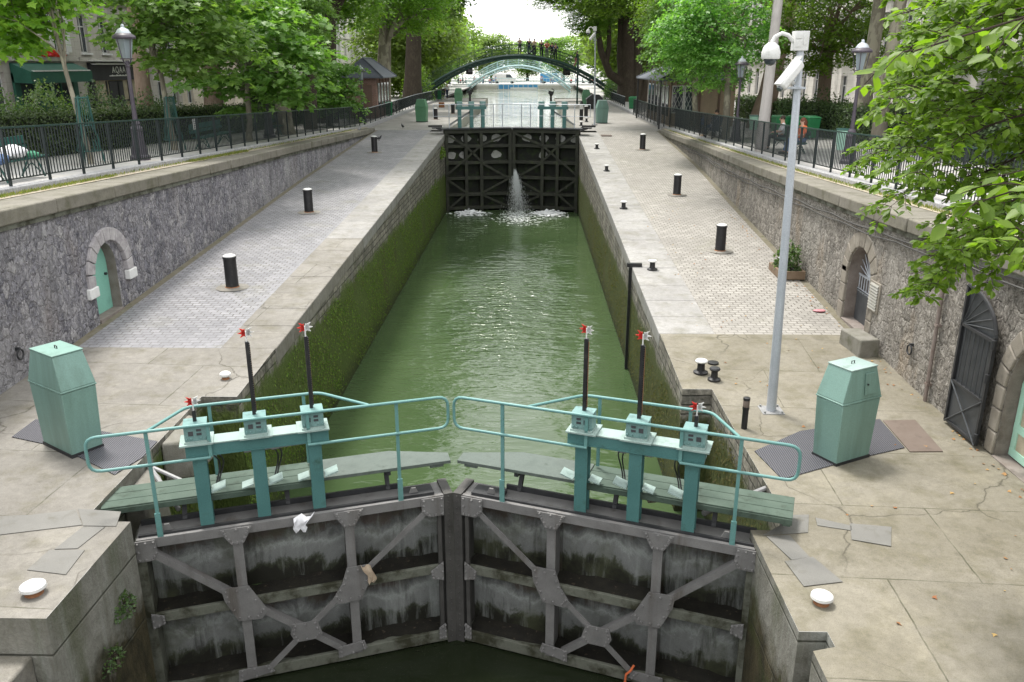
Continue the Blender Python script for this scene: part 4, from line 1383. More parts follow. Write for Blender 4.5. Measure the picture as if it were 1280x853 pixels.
aL = math.atan2(1.33, 3.96)
aR = math.atan2(1.38, 3.92)
gl = near_leaf(1, (-4.0, 9.27, 0), aL, 'left leaf of the near lock gate, teal railing above and a white rag on it', 3)
gr = near_leaf(-1, (3.88, 9.22, 0), -aR, 'right leaf of the near lock gate, teal railing above and orange string at its foot', 5)


def at_leaf(g, sg, u, v, o):
    return WM(g) @ Vector((sg * u, o, v))


# rags and string caught on the gate
def rag(name, p, w, h, mat, label, seed, dx=(1, .33, 0)):
    r = random.Random(seed)
    b = MB()
    nx, nz = 5, 6
    dx = Vector(dx).normalized()
    fw_ = Vector((dx.y, -dx.x, 0))
    for layer in (0, .012):
        vs = []
        for j in range(nz + 1):
            for i in range(nx + 1):
                t = j / nz
                ww = w * (1 - .45 * t) * (1 + .12 * math.sin(5 * t + seed))
                q = Vector(p) + dx * ((i / nx - .5) * ww + .04 * math.sin(4 * t + seed)) + fw_ * (.03 + .025 * math.sin(i * 2.2 + j) + layer - .12 * max(0, .2 - t) * 2) + Vector((0, 0, -h * t - .03 * math.sin(i * 1.7 + seed)))
                vs.append(q)
        b.add(vs, [(j * (nx + 1) + i, j * (nx + 1) + i + 1, (j + 1) * (nx + 1) + i + 1, (j + 1) * (nx + 1) + i) for j in range(nz) for i in range(nx)])
    return tag(b.build(name, MT[mat], smooth=80), label, 'rag')


rag('rag', at_leaf(gl, 1, 2.05, 2.53, -.06), .26, .2, 'c_white', 'crumpled white rag hanging over the top beam of the left gate leaf', 2)
rag('rag', at_leaf(gl, 1, 2.9, 1.6, -.08), .16, .26, 'c_tan', 'dirty yellowish cloth caught on a gusset of the left gate leaf', 5)
tag(MB().tube([at_leaf(gr, -1, 1.42, .36, -.06), at_leaf(gr, -1, 1.46, .28, -.1), at_leaf(gr, -1, 1.52, .2, -.09), at_leaf(gr, -1, 1.53, .05, -.1)], .016, 6).build('string', MT['c_orange']), 'orange string dangling at the foot of the right gate leaf', 'string')

# ------------------------------------------------------------------ far gate
def far_leaf(sg, loc, rz, label):
    g = thing('lock_gate', label, 'lock gate', loc, rz)
    P = lambda u, v, o=0: (sg * u, o, v)
    def bx(b, u0, u1, o0, o1, z0, z1):
        return b.box(min(sg * u0, sg * u1), max(sg * u0, sg * u1), o0, o1, z0, z1)
    bd = lambda b, n, m, p=None, **k: b.build(n, m, p or g, world=False, **k)
    L = 3.985
    bd(bx(MB(), 0, L + .135, .5, .54, -.8, 4.6), 'skin_plate', MT['fargate'])
    for z in (4.62, 3.8, 2.85, 1.95, 1.0, .2):
        b = MB()
        bx(b, 0, L, 0, .5, z - .09, z + .09 if z < 4.5 else z + .12)
        bd(b, 'cross_beam', MT['farbeam'], bevel=.01)
    for u in (.1, 1.25, 2.15, L - .12):
        bd(bx(MB(), u - .09, u + .09, -.02, .48, -.5, 4.6), 'stile', MT['farbeam'])
    for (p, q) in (((.1, 4.5), (1.25, 3.8)), ((1.25, 3.8), (2.15, 2.9)), ((3.8, 4.5), (2.15, 3.85)), ((2.15, 3.85), (.1, 2.2)), ((.1, 1.9), (1.25, 1.1)), ((1.25, 1.1), (.15, .2)), ((2.2, 2.8), (3.8, 1.9)), ((3.8, 1.9), (2.2, 1.1)), ((2.3, .9), (3.8, .2))):
        bd(MB().bar(P(*p, -.05), P(*q, -.05), .12, .04, up=(0, 1, 0)), 'diagonal_brace', MT['farbeam'])
    # lime bloom on the skin between the beams
    b = MB()
    r = random.Random(sg + 5)
    for z0 in (4.1, 3.15):
        for k in range(4):
            if z0 < 4 and r.random() < .4:
                continue
            u = .35 + k * .93 + r.uniform(-.1, .1)
            n = 12
            b.prism([P(u + .33 * math.cos(a) * r.uniform(.7, 1), z0 + .1 + .26 * math.sin(a) * r.uniform(.7, 1), .492) for a in [2 * PI * i / n for i in range(n)]], (0, .006, 0))
    bd(b, 'lime_crust', MT['lime'])
    # deck and railing
    b = MB()
    bx(b, -.4, L, -.1, .75, 4.76, 4.83)
    bd(b, 'walkway', MT['dark'])
    b = MB()
    b.tube([P(-.6, 5.5, .1), P(-.6, 6.15, .1), P(L, 6.15, .1)], .022, 6)
    b.tube([P(-.6, 5.5, .1), P(L, 5.5, .1)], .014, 6)
    bd(b, 'handrail', MT['galv'])
    for u in (.3, 2.9, L - .55):
        bd(bx(MB(), u - .022, u + .022, .08, .12, 4.83, 6.15), 'rail_post', MT['galv'])
    for u in (.95, 1.65, 2.32):
        b = MB()
        bx(b, u - .1, u + .1, .3, .5, 4.8, 5.9)
        bd(b, 'upright', MT['teal'])
        b = MB()
        bx(b, u - .16, u + .16, .28, .52, 6.02, 6.3)
        bd(b, 'gearbox', MT['gearbox'], bevel=.01)
    bd(bx(MB(), .75, 2.52, .26, .54, 5.86, 6.02), 'cross_beam', MT['teal'])
    b = MB()
    b.bar(P(-.1, 4.95, .3), P(-.9, 4.95, .3), .12, .1)
    b.bar(P(-.2, 4.86, .1), P(-.7, 4.86, .1), .3, .06)
    bd(b, 'collar_strap', MT['black'])
    b = MB()
    b.bar(P(1.6, 5.7, .7), P(.4, 4.95, .9), .1, .1)
    bd(b, 'paddle_arm', MT['pipe'])
    return g


far_leaf(1, (-3.88, 49.3, 0), math.atan2(.9, 3.9), 'left leaf of the tall dark far gate with the white water leak beside it')
far_leaf(-1, (3.88, 49.3, 0), -math.atan2(.9, 3.9), 'right leaf of the tall dark far gate, black weedy lattice of beams')

# leak and foam
def wleak():
    r = random.Random(11)
    b = MB()
    for k in range(4200):
        t = r.random()
        tt = t * .98
        sx = .07 + .75 * tt ** 1.2
        x = .2 + .22 * tt + r.gauss(0, sx * .42)
        y = 49.6 - 1.1 * tt - abs(r.gauss(0, .2))
        z = 2.4 - 2.35 * tt ** 1.4 + r.gauss(0, .08)
        ln = r.uniform(.05, .22) * (1.2 - .5 * tt)
        w = r.uniform(.003, .009)
        b.add([(x, y, z), (x - w, y, z - ln * .5), (x + r.gauss(0, .015), y - .01, z - ln), (x + w, y, z - ln * .5), (x, y - w, z - ln * .5)], [(0, 1, 4), (0, 4, 3), (2, 4, 1), (2, 3, 4)])
    for k in range(420):
        x = r.gauss(.3, .45)
        y = 48.3 - abs(r.gauss(0, .5))
        z = abs(r.gauss(0, .16))
        b.blob((x, y, z), r.uniform(.008, .03), n=4)
    o = b.build('leaking_water', MT['spray'], smooth=0)
    tag(o, 'jet of white water leaking through the far gate into the chamber', 'water jet', kind='stuff')
    b = MB()
    for cx, w in ((-2.45, .75), (2.15, .8)):
        for k in range(420):
            x = cx + r.gauss(0, w * .55)
            y = 49.15 - abs(r.gauss(0, .25)) - (1.2 * r.random() if r.random() < .3 else 0)
            b.blob((x, y, abs(r.gauss(0, .1)) * max(.15, 1 - abs(x - cx) / (w * 1.6))), r.uniform(.02, .08), (1.6, 1, .5), n=5, jit=.2)
    for k in range(340):
        b.blob((r.gauss(.55, .7), 47.2 + r.gauss(0, .9), .0), r.uniform(.015, .05), (1.8, 1, .12), n=5, jit=.2)
    tag(b.build('foam', MT['foam'], smooth=0), 'white foam churning on the water at the foot of the far gate', 'foam', kind='stuff')


wleak()
# ------------------------------------------------------------------ lock-side cabinets
def cabinet(loc, rz, label, mat, group=None, door=True, a=.40):
    g = thing('control_cabinet', label, 'cabinet', loc, rz, group)
    c = .25
    H1, H2 = .99, 1.5
    b = MB()
    def fr(a0, c0, z0, a1, c1, z1, b=b):
        b.hexa([(-a0, -c0, z0), (a0, -c0, z0), (a0, c0, z0), (-a0, c0, z0), (-a1, -c1, z1), (a1, -c1, z1), (a1, c1, z1), (-a1, c1, z1)])
    fr(a - .05, c - .02, .0, a, c, H1)
    b.build('body', mat, g, False, bevel=.012)
    b = MB()
    fr(a + .012, c + .012, H1 + .004, a + .012, c + .012, H1 + .035, b)
    fr(a + .006, c + .006, H1 + .035, a * .68, c * .86, H2, b)
    b.build('hood', mat, g, False, bevel=.012)
    b = MB()
    fr(a * .70, c * .90, H2 + .002, a * .70, c * .90, H2 + .022, b)
    lid = b.build('lid', MT['flange'] if door else mat, g, False, bevel=.006)
    b = MB()
    b.tube([(-.03, 0, H2 + .02), (-.03, 0, H2 + .06), (.03, 0, H2 + .06), (.03, 0, H2 + .02)], .008, 6)
    b.build('lifting_eye', MT['dark'], lid, False)
    b = MB()
    fr(a - .04, c - .01, -.03, a - .04, c - .01, .05, b)
    b.build('plinth', MT['dark'], g, False)
    if door:
        dr = thing('door', None, None)
        dr.parent = g
        b = MB()
        y0, y1 = -c * 1.0, -c * .9
        zs = lambda t: lerp(H1 + .035, H2, t)
        yy = lambda t: -lerp(c + .006, c * .86, t) - .006
        b.hexa([(.02, yy(.15) , zs(.15)), (.26, yy(.15), zs(.15)), (.22, yy(.85), zs(.85)), (.02, yy(.85), zs(.85)), (.02, yy(.15) - .014, zs(.15)), (.26, yy(.15) - .014, zs(.15)), (.22, yy(.85) - .014, zs(.85)), (.02, yy(.85) - .014, zs(.85))])
        b.build('panel', mat, dr, False, bevel=.004)
        MB().cyl((.06, yy(.5) - .02, zs(.5)), (.06, yy(.5) - .035, zs(.5)), .014, n=8).build('handle', MT['dark'], dr, False)
    return g


cabinet((-5.70, 11.06, qL(11.1)), R(-34), 'pale green steel cabinet with tapered hood standing on the grating, left of the near gate', MT['cabinet'], door=False, a=.45)
cabinet((5.85, 11.75, qR(11.7)), R(29), 'pale green steel cabinet with small hood door on the grating, right of the near gate', MT['cabinet'])
cabinet((-6.45, 59.6, qL(59)), R(-12), 'leaf green cabinet with tapered hood on the left quay behind the far gate', MT['cabinet_far'], door=False)
cabinet((5.95, 58.8, qR(58)), R(10), 'pale green cabinet at the foot of the far camera pole on the right quay', MT['cabinet'])
cabinet((-6.2, 88, qL(88)), R(-5), 'farthest dark green cabinet on the left bank, just below the footbridge', MT['cabinet_far'], door=False)
cabinet((6.5, 84, qR(84)), R(5), 'dark green cabinet by the thin green post on the right bank below the footbridge', MT['cabinet_far'], door=False)

# floor gratings, covers, hatches (sheets lying on the concrete)
def sheet(name, pts, mat, z, label, cat, th=.012):
    b = MB().prism([(x, y, z(y) + .004) for x, y in pts], (0, 0, th))
    return tag(b.build(name, mat), label, cat)


sheet('floor_grating', [(-6.77, 11.95), (-6.77, 11.31), (-5.86, 10.98), (-4.66, 10.16), (-4.5, 10.7), (-4.51, 11.2)], MT['grating'], qL, 'dark steel floor grating under the left green cabinet', 'grating')
sheet('floor_grating', [(4.56, 11.87), (4.72, 10.92), (5.9, 11.56), (6.96, 12.05), (7.03, 13.2), (5.51, 12.66)], MT['grating'], qR, 'dark steel floor grating under the right green cabinet', 'grating')
t = sheet('floor_hatch', [(6.98, 11.9), (7.5, 11.92), (7.62, 13.18), (7.06, 13.14)], MT['hatch'], qR, 'rusty brown two-leaf floor hatch beside the right grating', 'hatch')
MB().box(7.03, 7.55, 12.5, 12.512, qR(12.7) + .0165, qR(12.7) + .0172).build('seam', MT['dark'], t)
tag(MB().box(5.15, 5.75, 49.0, 49.7, qR(49.3) + .0, qR(49.3) + .045).build('floor_hatch', MT['hatch']), 'small brown hatch set in the right quay near the far gate', 'hatch')
PL = [
    ([(4.02, 9.36), (4.62, 9.44), (4.78, 9.9), (4.39, 9.88), (4.3, 9.6)], qR, 'steel cover plate butting against the end of the right walkway'),
    ([(4.8, 9.62), (5.2, 9.5), (5.24, 9.62), (4.84, 9.82)], qR, 'narrow steel cover strip leading right between two plates, right quay'),
    ([(5.12, 9.28), (5.55, 9.13), (5.75, 9.6), (5.24, 9.68)], qR, 'steel cover plate farthest from the gate on the right quay'),
    ([(4.06, 9.34), (4.36, 9.37), (4.46, 8.86), (4.22, 8.8)], qR, 'slanting steel cover strip along the right lock edge'),
    ([(4.13, 8.77), (4.5, 8.87), (4.68, 8.36), (4.2, 8.26)], qR, 'ribbed steel cover plate beside the white mushroom bollard, right quay'),
    ([(-4.7, 9.26), (-4.12, 9.2), (-4.02, 8.86), (-4.43, 8.86)], qL, 'steel cover plate at the end of the left walkway'),
    ([(-5.6, 9.06), (-5.2, 9.1), (-4.72, 9.24), (-4.45, 8.88), (-5.0, 8.73), (-5.35, 8.63), (-5.75, 8.55)], qL, 'long grey cover plate running off left from the left walkway'),
    ([(-4.42, 8.84), (-4.15, 8.84), (-4.24, 8.36), (-4.5, 8.34)], qL, 'slanting steel cover strip along the left lock edge'),
    ([(-4.55, 8.32), (-4.14, 8.33), (-4.1, 7.84), (-4.58, 7.92)], qL, 'square grey cover plate by the left white mushroom bollard'),
]
for pts, z, lab in PL:
    sheet('cover_plate', pts, MT['chequer'], z, lab, 'cover plate', .006)

# bollards
def bollard(loc, label, h=.76, r=.15, tilt=0):
    g = thing('bollard', label, 'bollard', loc, rnd.uniform(0, 6), 'tall black bollards along the quays')
    MB().lathe((0, 0, 0), [(r * 1.02, -.02), (r, .03), (r * .97, h - .06), (r * 1.06, h - .05), (r * 1.08, h - .015), (r * 1.02, h)], 24).build('body', MT['black'], g, False)
    MB().lathe((0, 0, 0), [(r * 1.0, h + .001), (r * .96, h + .02), (r * .6, h + .045), (r * .1, h + .05)], 24).build('cap', MT['white'], g, False)
    MB().lathe((0, 0, 0), [(r * 1.1, .0), (r * 1.12, .015), (r * 1.04, .035)], 24).build('rust_ring', MT['rust'], g, False)
    MB().lathe((0, 0, 0), [(r * 2.6, .001), (r * 2.5, .012), (r * 1.1, .016)], 20).build('concrete_collar', MT['apron_l'], g, False)
    return g


for p, lab in (((-6.08, 19.2), 'black white-capped bollard nearest the arched mint door'), ((-6.38, 27.8), 'black white-capped bollard halfway up the left paving'), ((-6.65, 42), 'black white-capped bollard farthest up the left paving, below the fence end')):
    bollard((p[0], p[1], qL(p[1])), lab)
for p, lab in (((6.67, 24.3), 'black white-capped bollard nearest the planter on the right paving'), ((6.74, 32.5), 'black white-capped bollard midway up the right paving'), ((6.87, 44.1), 'black bollard farthest up the right paving, before the brown hatch')):
    bollard((p[0], p[1], qR(p[1])), lab)
for x, y, lab in ((-5.8, 62.5, 'leaning black bollard just behind the leaf green cabinet'), (-5.2, 70, 'black bollard inside the far gate railing loop'), (-6.9, 97, 'black bollard on the left bank under the footbridge end'), (5.35, 66, 'black bollard half hidden by the far camera pole'), (6.9, 95, 'short black bollard on the right bank below the footbridge')):
    bollard((x, y, 4.54), lab)


def mooring(loc, label, white=True, h=.28, r=.075):
    g = thing('mooring_bollard', label, 'mooring bollard', loc, 0, 'small mooring bollards on the lock edge')
    MB().lathe((0, 0, 0), [(r * 1.9, .001), (r * 1.9, .03), (r * 1.1, .055), (r, .09), (r * .95, h - .08), (r * 1.5, h - .055)], 18).build('stem', MT['black'], g, False)
    MB().lathe((0, 0, 0), [(r * 1.5, h - .054), (r * 1.62, h - .03), (r * 1.4, h - .008), (r * .5, h + .004)], 18).build('cap', MT['white'] if white else MT['dark'], g, False)


mooring((4.38, 15.27, qR(15.3)), 'small mooring bollard with broad white cap beside the dark-capped one')
mooring((4.57, 14.93, qR(15)), 'small mooring bollard with dark cap near the right gate recess', False, .26, .065)
tag(MB().lathe((4.72, 15.75, qR(15.75)), [(.11, .001), (.11, .03), (.04, .04)], 14).build('bollard_stub', MT['black']), 'low black disc of a lost bollard behind the white-capped one', 'base plate')
for x, y, lab in ((4.4, 22.3, 'white-capped mooring bollard just below the hook of the guide rail'), (4.42, 30, 'white-capped mooring bollard, second up the right lock edge'), (4.47, 37.7, 'white-capped mooring bollard, third up the right lock edge'), (4.53, 44.3, 'white-capped mooring bollard, topmost on the right lock edge')):
    mooring((x, y, qR(y) + .003), lab)
for x, y, lab in ((4.2, 51.6, 'tiny mooring bollard at the right corner of the far gate'), (-4.3, 51.4, 'tiny mooring bollard at the left corner of the far gate'), (5.0, 60, 'tiny mooring bollard right of the far camera pole'), (4.4, 56, 'tiny mooring bollard just beyond the right far gate leaf')):
    mooring((x, y, 4.54), lab)


def mushroom(loc, label, r=.15):
    g = thing('mushroom_bollard', label, 'mooring bollard', loc, 0)
    MB().lathe((0, 0, 0), [(r * .7, .001), (r * .55, .03), (r * .6, .06)], 18).build('stem', MT['rust'], g, False)
    MB().lathe((0, 0, 0), [(r * .75, .05), (r, .075), (r * .95, .105), (r * .6, .135), (r * .1, .145)], 22).build('cap', MT['white'], g, False)


mushroom((-4.26, 7.5, qL(7.5)), 'white mushroom mooring head on the left pier, by the square cover plate', .135)
mushroom((4.3, 7.96, qR(8)), 'white mushroom mooring head on the right pier, by the ribbed cover plate', .125)
mushroom((-4.35, 13.7, qL(13.7)), 'small white mushroom mooring head behind the left gate recess', .1)

# CCTV poles
def cctv(loc, label, h=6.25, s=1):
    g = thing('camera_pole', label, 'camera pole', loc)
    MB().tube([(0, 0, .02), (-.06, 0, h * .45), (-.14, 0, h - .05)], [.085 * s, .068 * s, .052 * s], 20).build('pole', MT['galv'], g, False)
    b = MB()
    b.box(-.19, .19, -.19, .19, .0, .025)
    for a in (-1, 1):
        for c in (-1, 1):
            b.cyl((a * .15, c * .15, .02), (a * .15, c * .15, .06), .018, n=6)
    b.build('base_plate', MT['pipe'], g, False)
    x = -.14
    b = MB()
    b.box(x - .12, x + .09, -.1, .1, h - .28, h)
    b.box(x - .115, x - .02, -.108, -.1, h - .23, h - .13)
    b.box(x - .115, x - .02, -.108, -.1, h - .11, h - .03)
    b.box(x + .005, x + .06, -.108, -.1, h - .2, h - .06)
    b.build('junction_box', MT['white'], g, False, bevel=.008)
    b = MB()
    b.tube([(x - .12, 0, h - .15), (x - .2, 0, h - .06), (x - .3, 0, h - .03), (x - .4, 0, h - .08), (x - .44, 0, h - .16)], .03, 8)
    b.build('bracket_arm', MT['white'], g, False)
    cx = x - .44
    d = thing('dome_camera', None, None)
    d.parent = g
    MB().lathe((cx, 0, h - .40), [(.13, 0), (.14, .02), (.14, .1), (.11, .19), (.05, .24)], 20).build('housing', MT['white'], d, False)
    MB().lathe((cx, 0, h - .40), [(.02, -.1), (.07, -.075), (.1, -.02), (.1, -.001)], 18).build('dome', MT['glass'], d, False)
    bc = thing('bullet_camera', None, None)
    bc.parent = g
    p, q = Vector((x - .02, -.13, h - .45)), Vector((x - .34, -.32, h - .82))
    MB().bar(p, q, .15, .15).build('housing', MT['white'], bc, False, bevel=.04)
    MB().bar(p + (q - p) * -.04 + Vector((-.03, 0, .078)), q + (q - p) * .06 + Vector((-.03, 0, .078)), .13, .012).build('sun_shield', MT['white'], bc, False)
    MB().cyl(q + (q - p).normalized() * .002, q + (q - p).normalized() * .03, .045).build('lens', MT['glass'], bc, False)
    MB().tube([p * .5 + q * .5 + Vector((0, .06, 0)), (x - .06, -.02, h - .75), (x, 0, h - .78)], .02, 6).build('mount', MT['white'], bc, False)
    MB().box(x - .13, x + .12, -.09, .09, h - .84, h - .81).build('clamp', MT['galv'], g, False)
    return g


p0 = cctv((5.28, 13.55, qR(13.6)), 'tall grey steel pole with white dome and bullet cameras, close on the right quay')
cctv((5.33, 56.9, 4.54), 'thin pale camera pole far off beside the green cabinet beyond the far gate', 6.1, .7)

# street lamps
def lamp_mesh(label, loc, h=3.62, grp='old street lamps along the paths'):
    g = thing('street_lamp', label, 'street lamp', loc, R(20), grp)
    k = h / 3.62
    MB().lathe((0, 0, 0), [(.27, 0), (.27, .1), (.235, .14), (.22, .16), (.17, .55), (.14, .8), (.165, .83), (.165, .87), (.12, .95), (.13, 1.0), (.08, 1.08)], 12).build('base', MT['lamp'], g, False, smooth=25)
    MB().lathe((0, 0, 0), [(.07, 1.08), (.055, 1.6), (.05, 2.5 * k), (.075, 2.53 * k), (.05, 2.57 * k), (.05, 2.68 * k)], 12).build('post', MT['lamp'], g, False)
    z = 2.66 * k
    b = MB()
    for i in range(4):
        a = PI / 4 + i * PI / 2
        b.tube([(0.03 * math.cos(a), .03 * math.sin(a), z - .1), (.12 * math.cos(a), .12 * math.sin(a), z - .02), (.15 * math.cos(a), .15 * math.sin(a), z + .06)], .014, 6)
        b.tube([(.15 * math.cos(a), .15 * math.sin(a), z + .06), (.235 * math.cos(a), .235 * math.sin(a), z + .58)], .014, 6)
    b.lathe((0, 0, z), [(.17, .05), (.17, .075)], 4)
    lan = b.build('lantern', MT['lamp'], g, False)
    MB().lathe((0, 0, z), [(.135, .08), (.215, .57)], 4).build('lamp_glass', MT['lampglass'], lan, False, smooth=0)
    MB().lathe((0, 0, z), [(.30, .58), (.31, .62), (.29, .66), (.2, .72)], 16).build('hood_rim', MT['lamp'], lan, False)
    MB().lathe((0, 0, z), [(.2, .721), (.14, .82), (.05, .87), (.05, .92), (.02, .96)], 16).build('hood', MT['galv'], lan, False)
    return g


lamp_mesh('dark street lamp with bell foot on the left path, in front of the black awning', (-10.04, 23.88, lS(23.9)))
lamp_mesh('street lamp among the trees on the left path, lantern hidden in leaves', (-10.3, 37, lS(37)))
lamp_mesh('street lamp standing against the brown hut on the left, lantern showing over the fence', (-9.75, 55.5, 4.67))
lamp_mesh('street lamp on the right path behind the overhanging leaves', (11.13, 27.05, rS(27)), 3.75)
lamp_mesh('street lamp behind the pale trunk on the right, only its bell foot clear of leaves', (10.25, 38.4, rS(38)))

# fences
def fence(label, side, pts, ft, mat, rail, h=1.12, pitch=.118, post=1.42, n0=0, low=.13):
    g = thing('fence', label, 'fence', (pts[0][0], pts[0][1], ft(pts[0][1])))
    segs = []
    tot = 0
    for p, q in zip(pts[:-1], pts[1:]):
        segs.append((p, q, tot))
        tot += math.dist(p, q)
    def at(s):
        for p, q, t in segs:
            l = math.dist(p, q)
            if s <= t + l + 1e-6:
                f = (s - t) / l
                return lerp(p[0], q[0], f), lerp(p[1], q[1], f)
        return pts[-1]
    n = max(1, round(tot / post))
    tr, lr, bars = MB(), MB(), MB()
    P3 = lambda s, z: (*at(s), ft(at(s)[1]) + z)
    for i in range(n):
        s0, s1 = tot * i / n, tot * (i + 1) / n
        tr.bar(P3(s0, h), P3(s1, h), .05, .035)
        lr.bar(P3(s0, low), P3(s1, low), .035, .025)
        m = max(1, round((s1 - s0) / pitch))
        for k in range(1, m):
            s = lerp(s0, s1, k / m)
            x, y = at(s)
            z = ft(y)
            bars.box(x - .009, x + .009, y - .009, y + .009, z + low + .012, z + h - .017)
    tr.build('top_rail', rail, g)
    lr.build('bottom_rail', mat, g)
    bars.build('bars', mat, g)
    for i in range(n + 1):
        x, y = at(tot * i / n)
        z = ft(y)
        MB().box(x - .026, x + .026, y - .02, y + .02, z - .04, z + h - .018).build('post', mat, g)
    return g


kl = lambda y: prof(LT, y) + .135
kr = lambda y: prof(RT, y) + .135
fence('long dark railing with green top rail running along the left path to the brick hut', -1, [(-9.22, 6.5), (-9.22, 53)], kl, MT['fence'], MT['fence_rail'])
fence('dark railing beyond the left hut with a pale worn top rail', -1, [(-9.22, 53.3), (-9.22, 64), (-9.5, 80), (-8.9, 102)], kl, MT['fence'], MT['white' if 0 else 'galv'], .95, .16, 1.9)
fence('long dark railing along the right path, before the seated couple', 1, [(9.45, 6.5), (9.45, 50), (9.1, 54)], kr, MT['fence'], MT['fence_rail'])
fence('dark railing beside the tan hut on the right bank', 1, [(9.1, 54.3), (8.95, 66)], kr, MT['fence'], MT['fence_rail'], 1.12, .16, 1.5)
fence('short dark railing with pale top rail sloping down right of the far cabinet', 1, [(9.6, 78), (9.7, 100)], kr, MT['fence'], MT['galv'], .85, .16, 1.9)

# benches
def bench(label, loc, rz, group='green slatted benches', w=1.9):
    g = thing('bench', label, 'bench', loc, rz, group)
    b = MB()
    for i in range(4):
        b.box(-w / 2, w / 2, -.02 + i * .11, .075 + i * .11, .42, .45)
    b.build('seat', MT['bench'], g, False)
    b = MB()
    b.bar((-w / 2, .46, .62), (w / 2, .46, .62), .03, .1)
    b.bar((-w / 2, .485, .78), (w / 2, .485, .78), .03, .17)
    b.build('backrest', MT['bench'], g, False)
    for x in (-w * .36, w * .36):
        b = MB()
        b.tube([(x, -.02, 0), (x, .04, .2), (x, .12, .38), (x, .2, .41)], .022, 6)
        b.tube([(x, .5, 0), (x, .4, .2), (x, .3, .38), (x, .2, .41)], .022, 6)
        b.tube([(x, .06, .1), (x, .24, .3), (x, .44, .1)], .016, 6)
        b.tube([(x, .38, .4), (x, .47, .6), (x, .5, .86)], .02, 6)
        b.build('leg', MT['bench'], g, False)
    return g


bench('green bench with a white notice taped to its back, on the left path', (-10.0, 30.2, lS(30.2)), R(90), w=3.0)
bench('green bench at the left edge, covered by white and blue bundles', (-9.75, 17.8, lS(17.8)), R(90))
bench('green bench in the shade under the trees, farther up the left path', (-10.6, 40.5, lS(40.5)), R(90))
bn = bench('green bench carrying the couple on the right path', (10.6, 32.4, rS(32.4)), R(-90), w=3.2)
bench('green bench with the dark-jacketed sitter, farther up the right path', (9.95, 42.5, rS(42.5)), R(-90))
t = tag(MB().box(-10.472, -10.455, 29.0, 29.5, lS(29.3) + .56, lS(29.3) + 1.0).build('notice', MT['white']), 'white paper notice taped to the back of the green bench', 'notice')
for k in range(5):
    MB().box(-10.454, -10.451, 29.06, 29.44, lS(29.3) + .63 + k * .07, lS(29.3) + .65 + k * .07).build('text_line', MT['c_grey'], t)
# bundle on the near left bench
def bundle(c, s, mat, label, seed, name='bundle'):
    r = random.Random(seed)
    b = MB()
    n = 16
    m = 9
    vs = []
    for i in range(m + 1):
        for k in range(n):
            th, ph = PI * i / m, 2 * PI * k / n
            j = 1 + .10 * math.sin(3 * ph + seed) + .08 * math.sin(5 * th + 2 * ph) + r.uniform(-.04, .04)
            z = max(-.8, math.cos(th))
            vs.append((c[0] + s[0] * math.sin(th) * math.cos(ph) * j, c[1] + s[1] * math.sin(th) * math.sin(ph) * j, c[2] + s[2] * z * j))
    b.add(vs, [(i * n + k, i * n + (k + 1) % n, (i + 1) * n + (k + 1) % n, (i + 1) * n + k) for i in range(m) for k in range(n)])
    return tag(b.build(name, MT[mat], smooth=70), label, 'bundle')


zb = lS(17.8) + .45
bundle((-9.95, 17.75, zb + .12), (.22, .5, .16), 'c_white', 'bulky white bedding roll heaped on the left bench', 1)
bundle((-9.85, 17.1, zb + .05), (.2, .26, .12), 'denim', 'blue sleeping bag stuffed at the end of the left bench', 4)
bundle((-9.85, 18.3, zb + .03), (.14, .2, .08), 'c_green', 'dark green bag at the foot of the white bedding', 7)

# stone block, planter, stump post, cones
tag(MB().hexa([(7.62, 16.95, 2.6), (7.74, 16.1, 2.6), (8.17, 16.15, 2.6), (8.05, 17.0, 2.6), (7.63, 16.93, 3.03), (7.75, 16.12, 3.03), (8.16, 16.17, 3.03), (8.04, 16.98, 3.03)]).build('stone_block', MT['old_stone'], bevel=.03), 'rough grey stone block lying on the quay in front of the arched grille door', 'stone block')
t = thing('stone_block', 'broken stone lump at the corner of the left gate recess', 'stone block', (-4.3, 12.2, 2.6))
MB().hexa([(-4.49, 11.2, 2.3), (-4.1, 11.35, 2.3), (-4.0, 12.3, 2.3), (-4.49, 12.35, 2.3), (-4.49, 11.25, 2.93), (-4.2, 11.4, 2.88), (-4.15, 12.2, 2.9), (-4.49, 12.3, 2.96)]).build('block', MT['old_stone'], t, bevel=.04)
t = thing('stone_block', 'mossy stepped stone in the left gate recess under the railing', 'stone block', (-4.3, 10.4, 2.4))
MB().hexa([(-4.49, 9.9, 2.0), (-4.15, 10.0, 2.0), (-4.2, 10.7, 2.0), (-4.49, 10.8, 2.0), (-4.49, 9.95, 2.75), (-4.25, 10.05, 2.7), (-4.25, 10.65, 2.72), (-4.49, 10.75, 2.8)]).build('block', MT['old_stone'], t, bevel=.04)
b = MB()
b.tube([(-4.6, 10.9, 2.86), (-3.75, 9.98, 2.55)], .035, 8)
tag(b.build('conduit_pipe', MT['pipe']), 'pale conduit pipe slanting from the left grating down to the gate', 'pipe')
tag(MB().tube([(-4.4, 10.75, 2.78), (-3.3, 10.35, 2.52)], .03, 8).build('conduit_pipe', MT['pipe']), 'lower pale conduit pipe lying behind the left gate uprights', 'pipe')
tag(MB().tube([(4.85, 11.1, 2.5), (3.4, 10.0, 2.56)], .04, 8).build('conduit_pipe', MT['pipe']), 'white conduit pipe slanting from the right grating down to the gate', 'pipe')
tag(MB().tube([(3.9, 10.7, 2.5), (2.7, 10.35, 2.56)], .045, 8).build('conduit_pipe', MT['brownpipe']), 'brownish conduit pipe lying behind the right gate uprights', 'pipe')
t = thing('mooring_post', 'stubby black post with amber top at the right end of the near railing', 'post', (4.52, 11.5, 2.6))
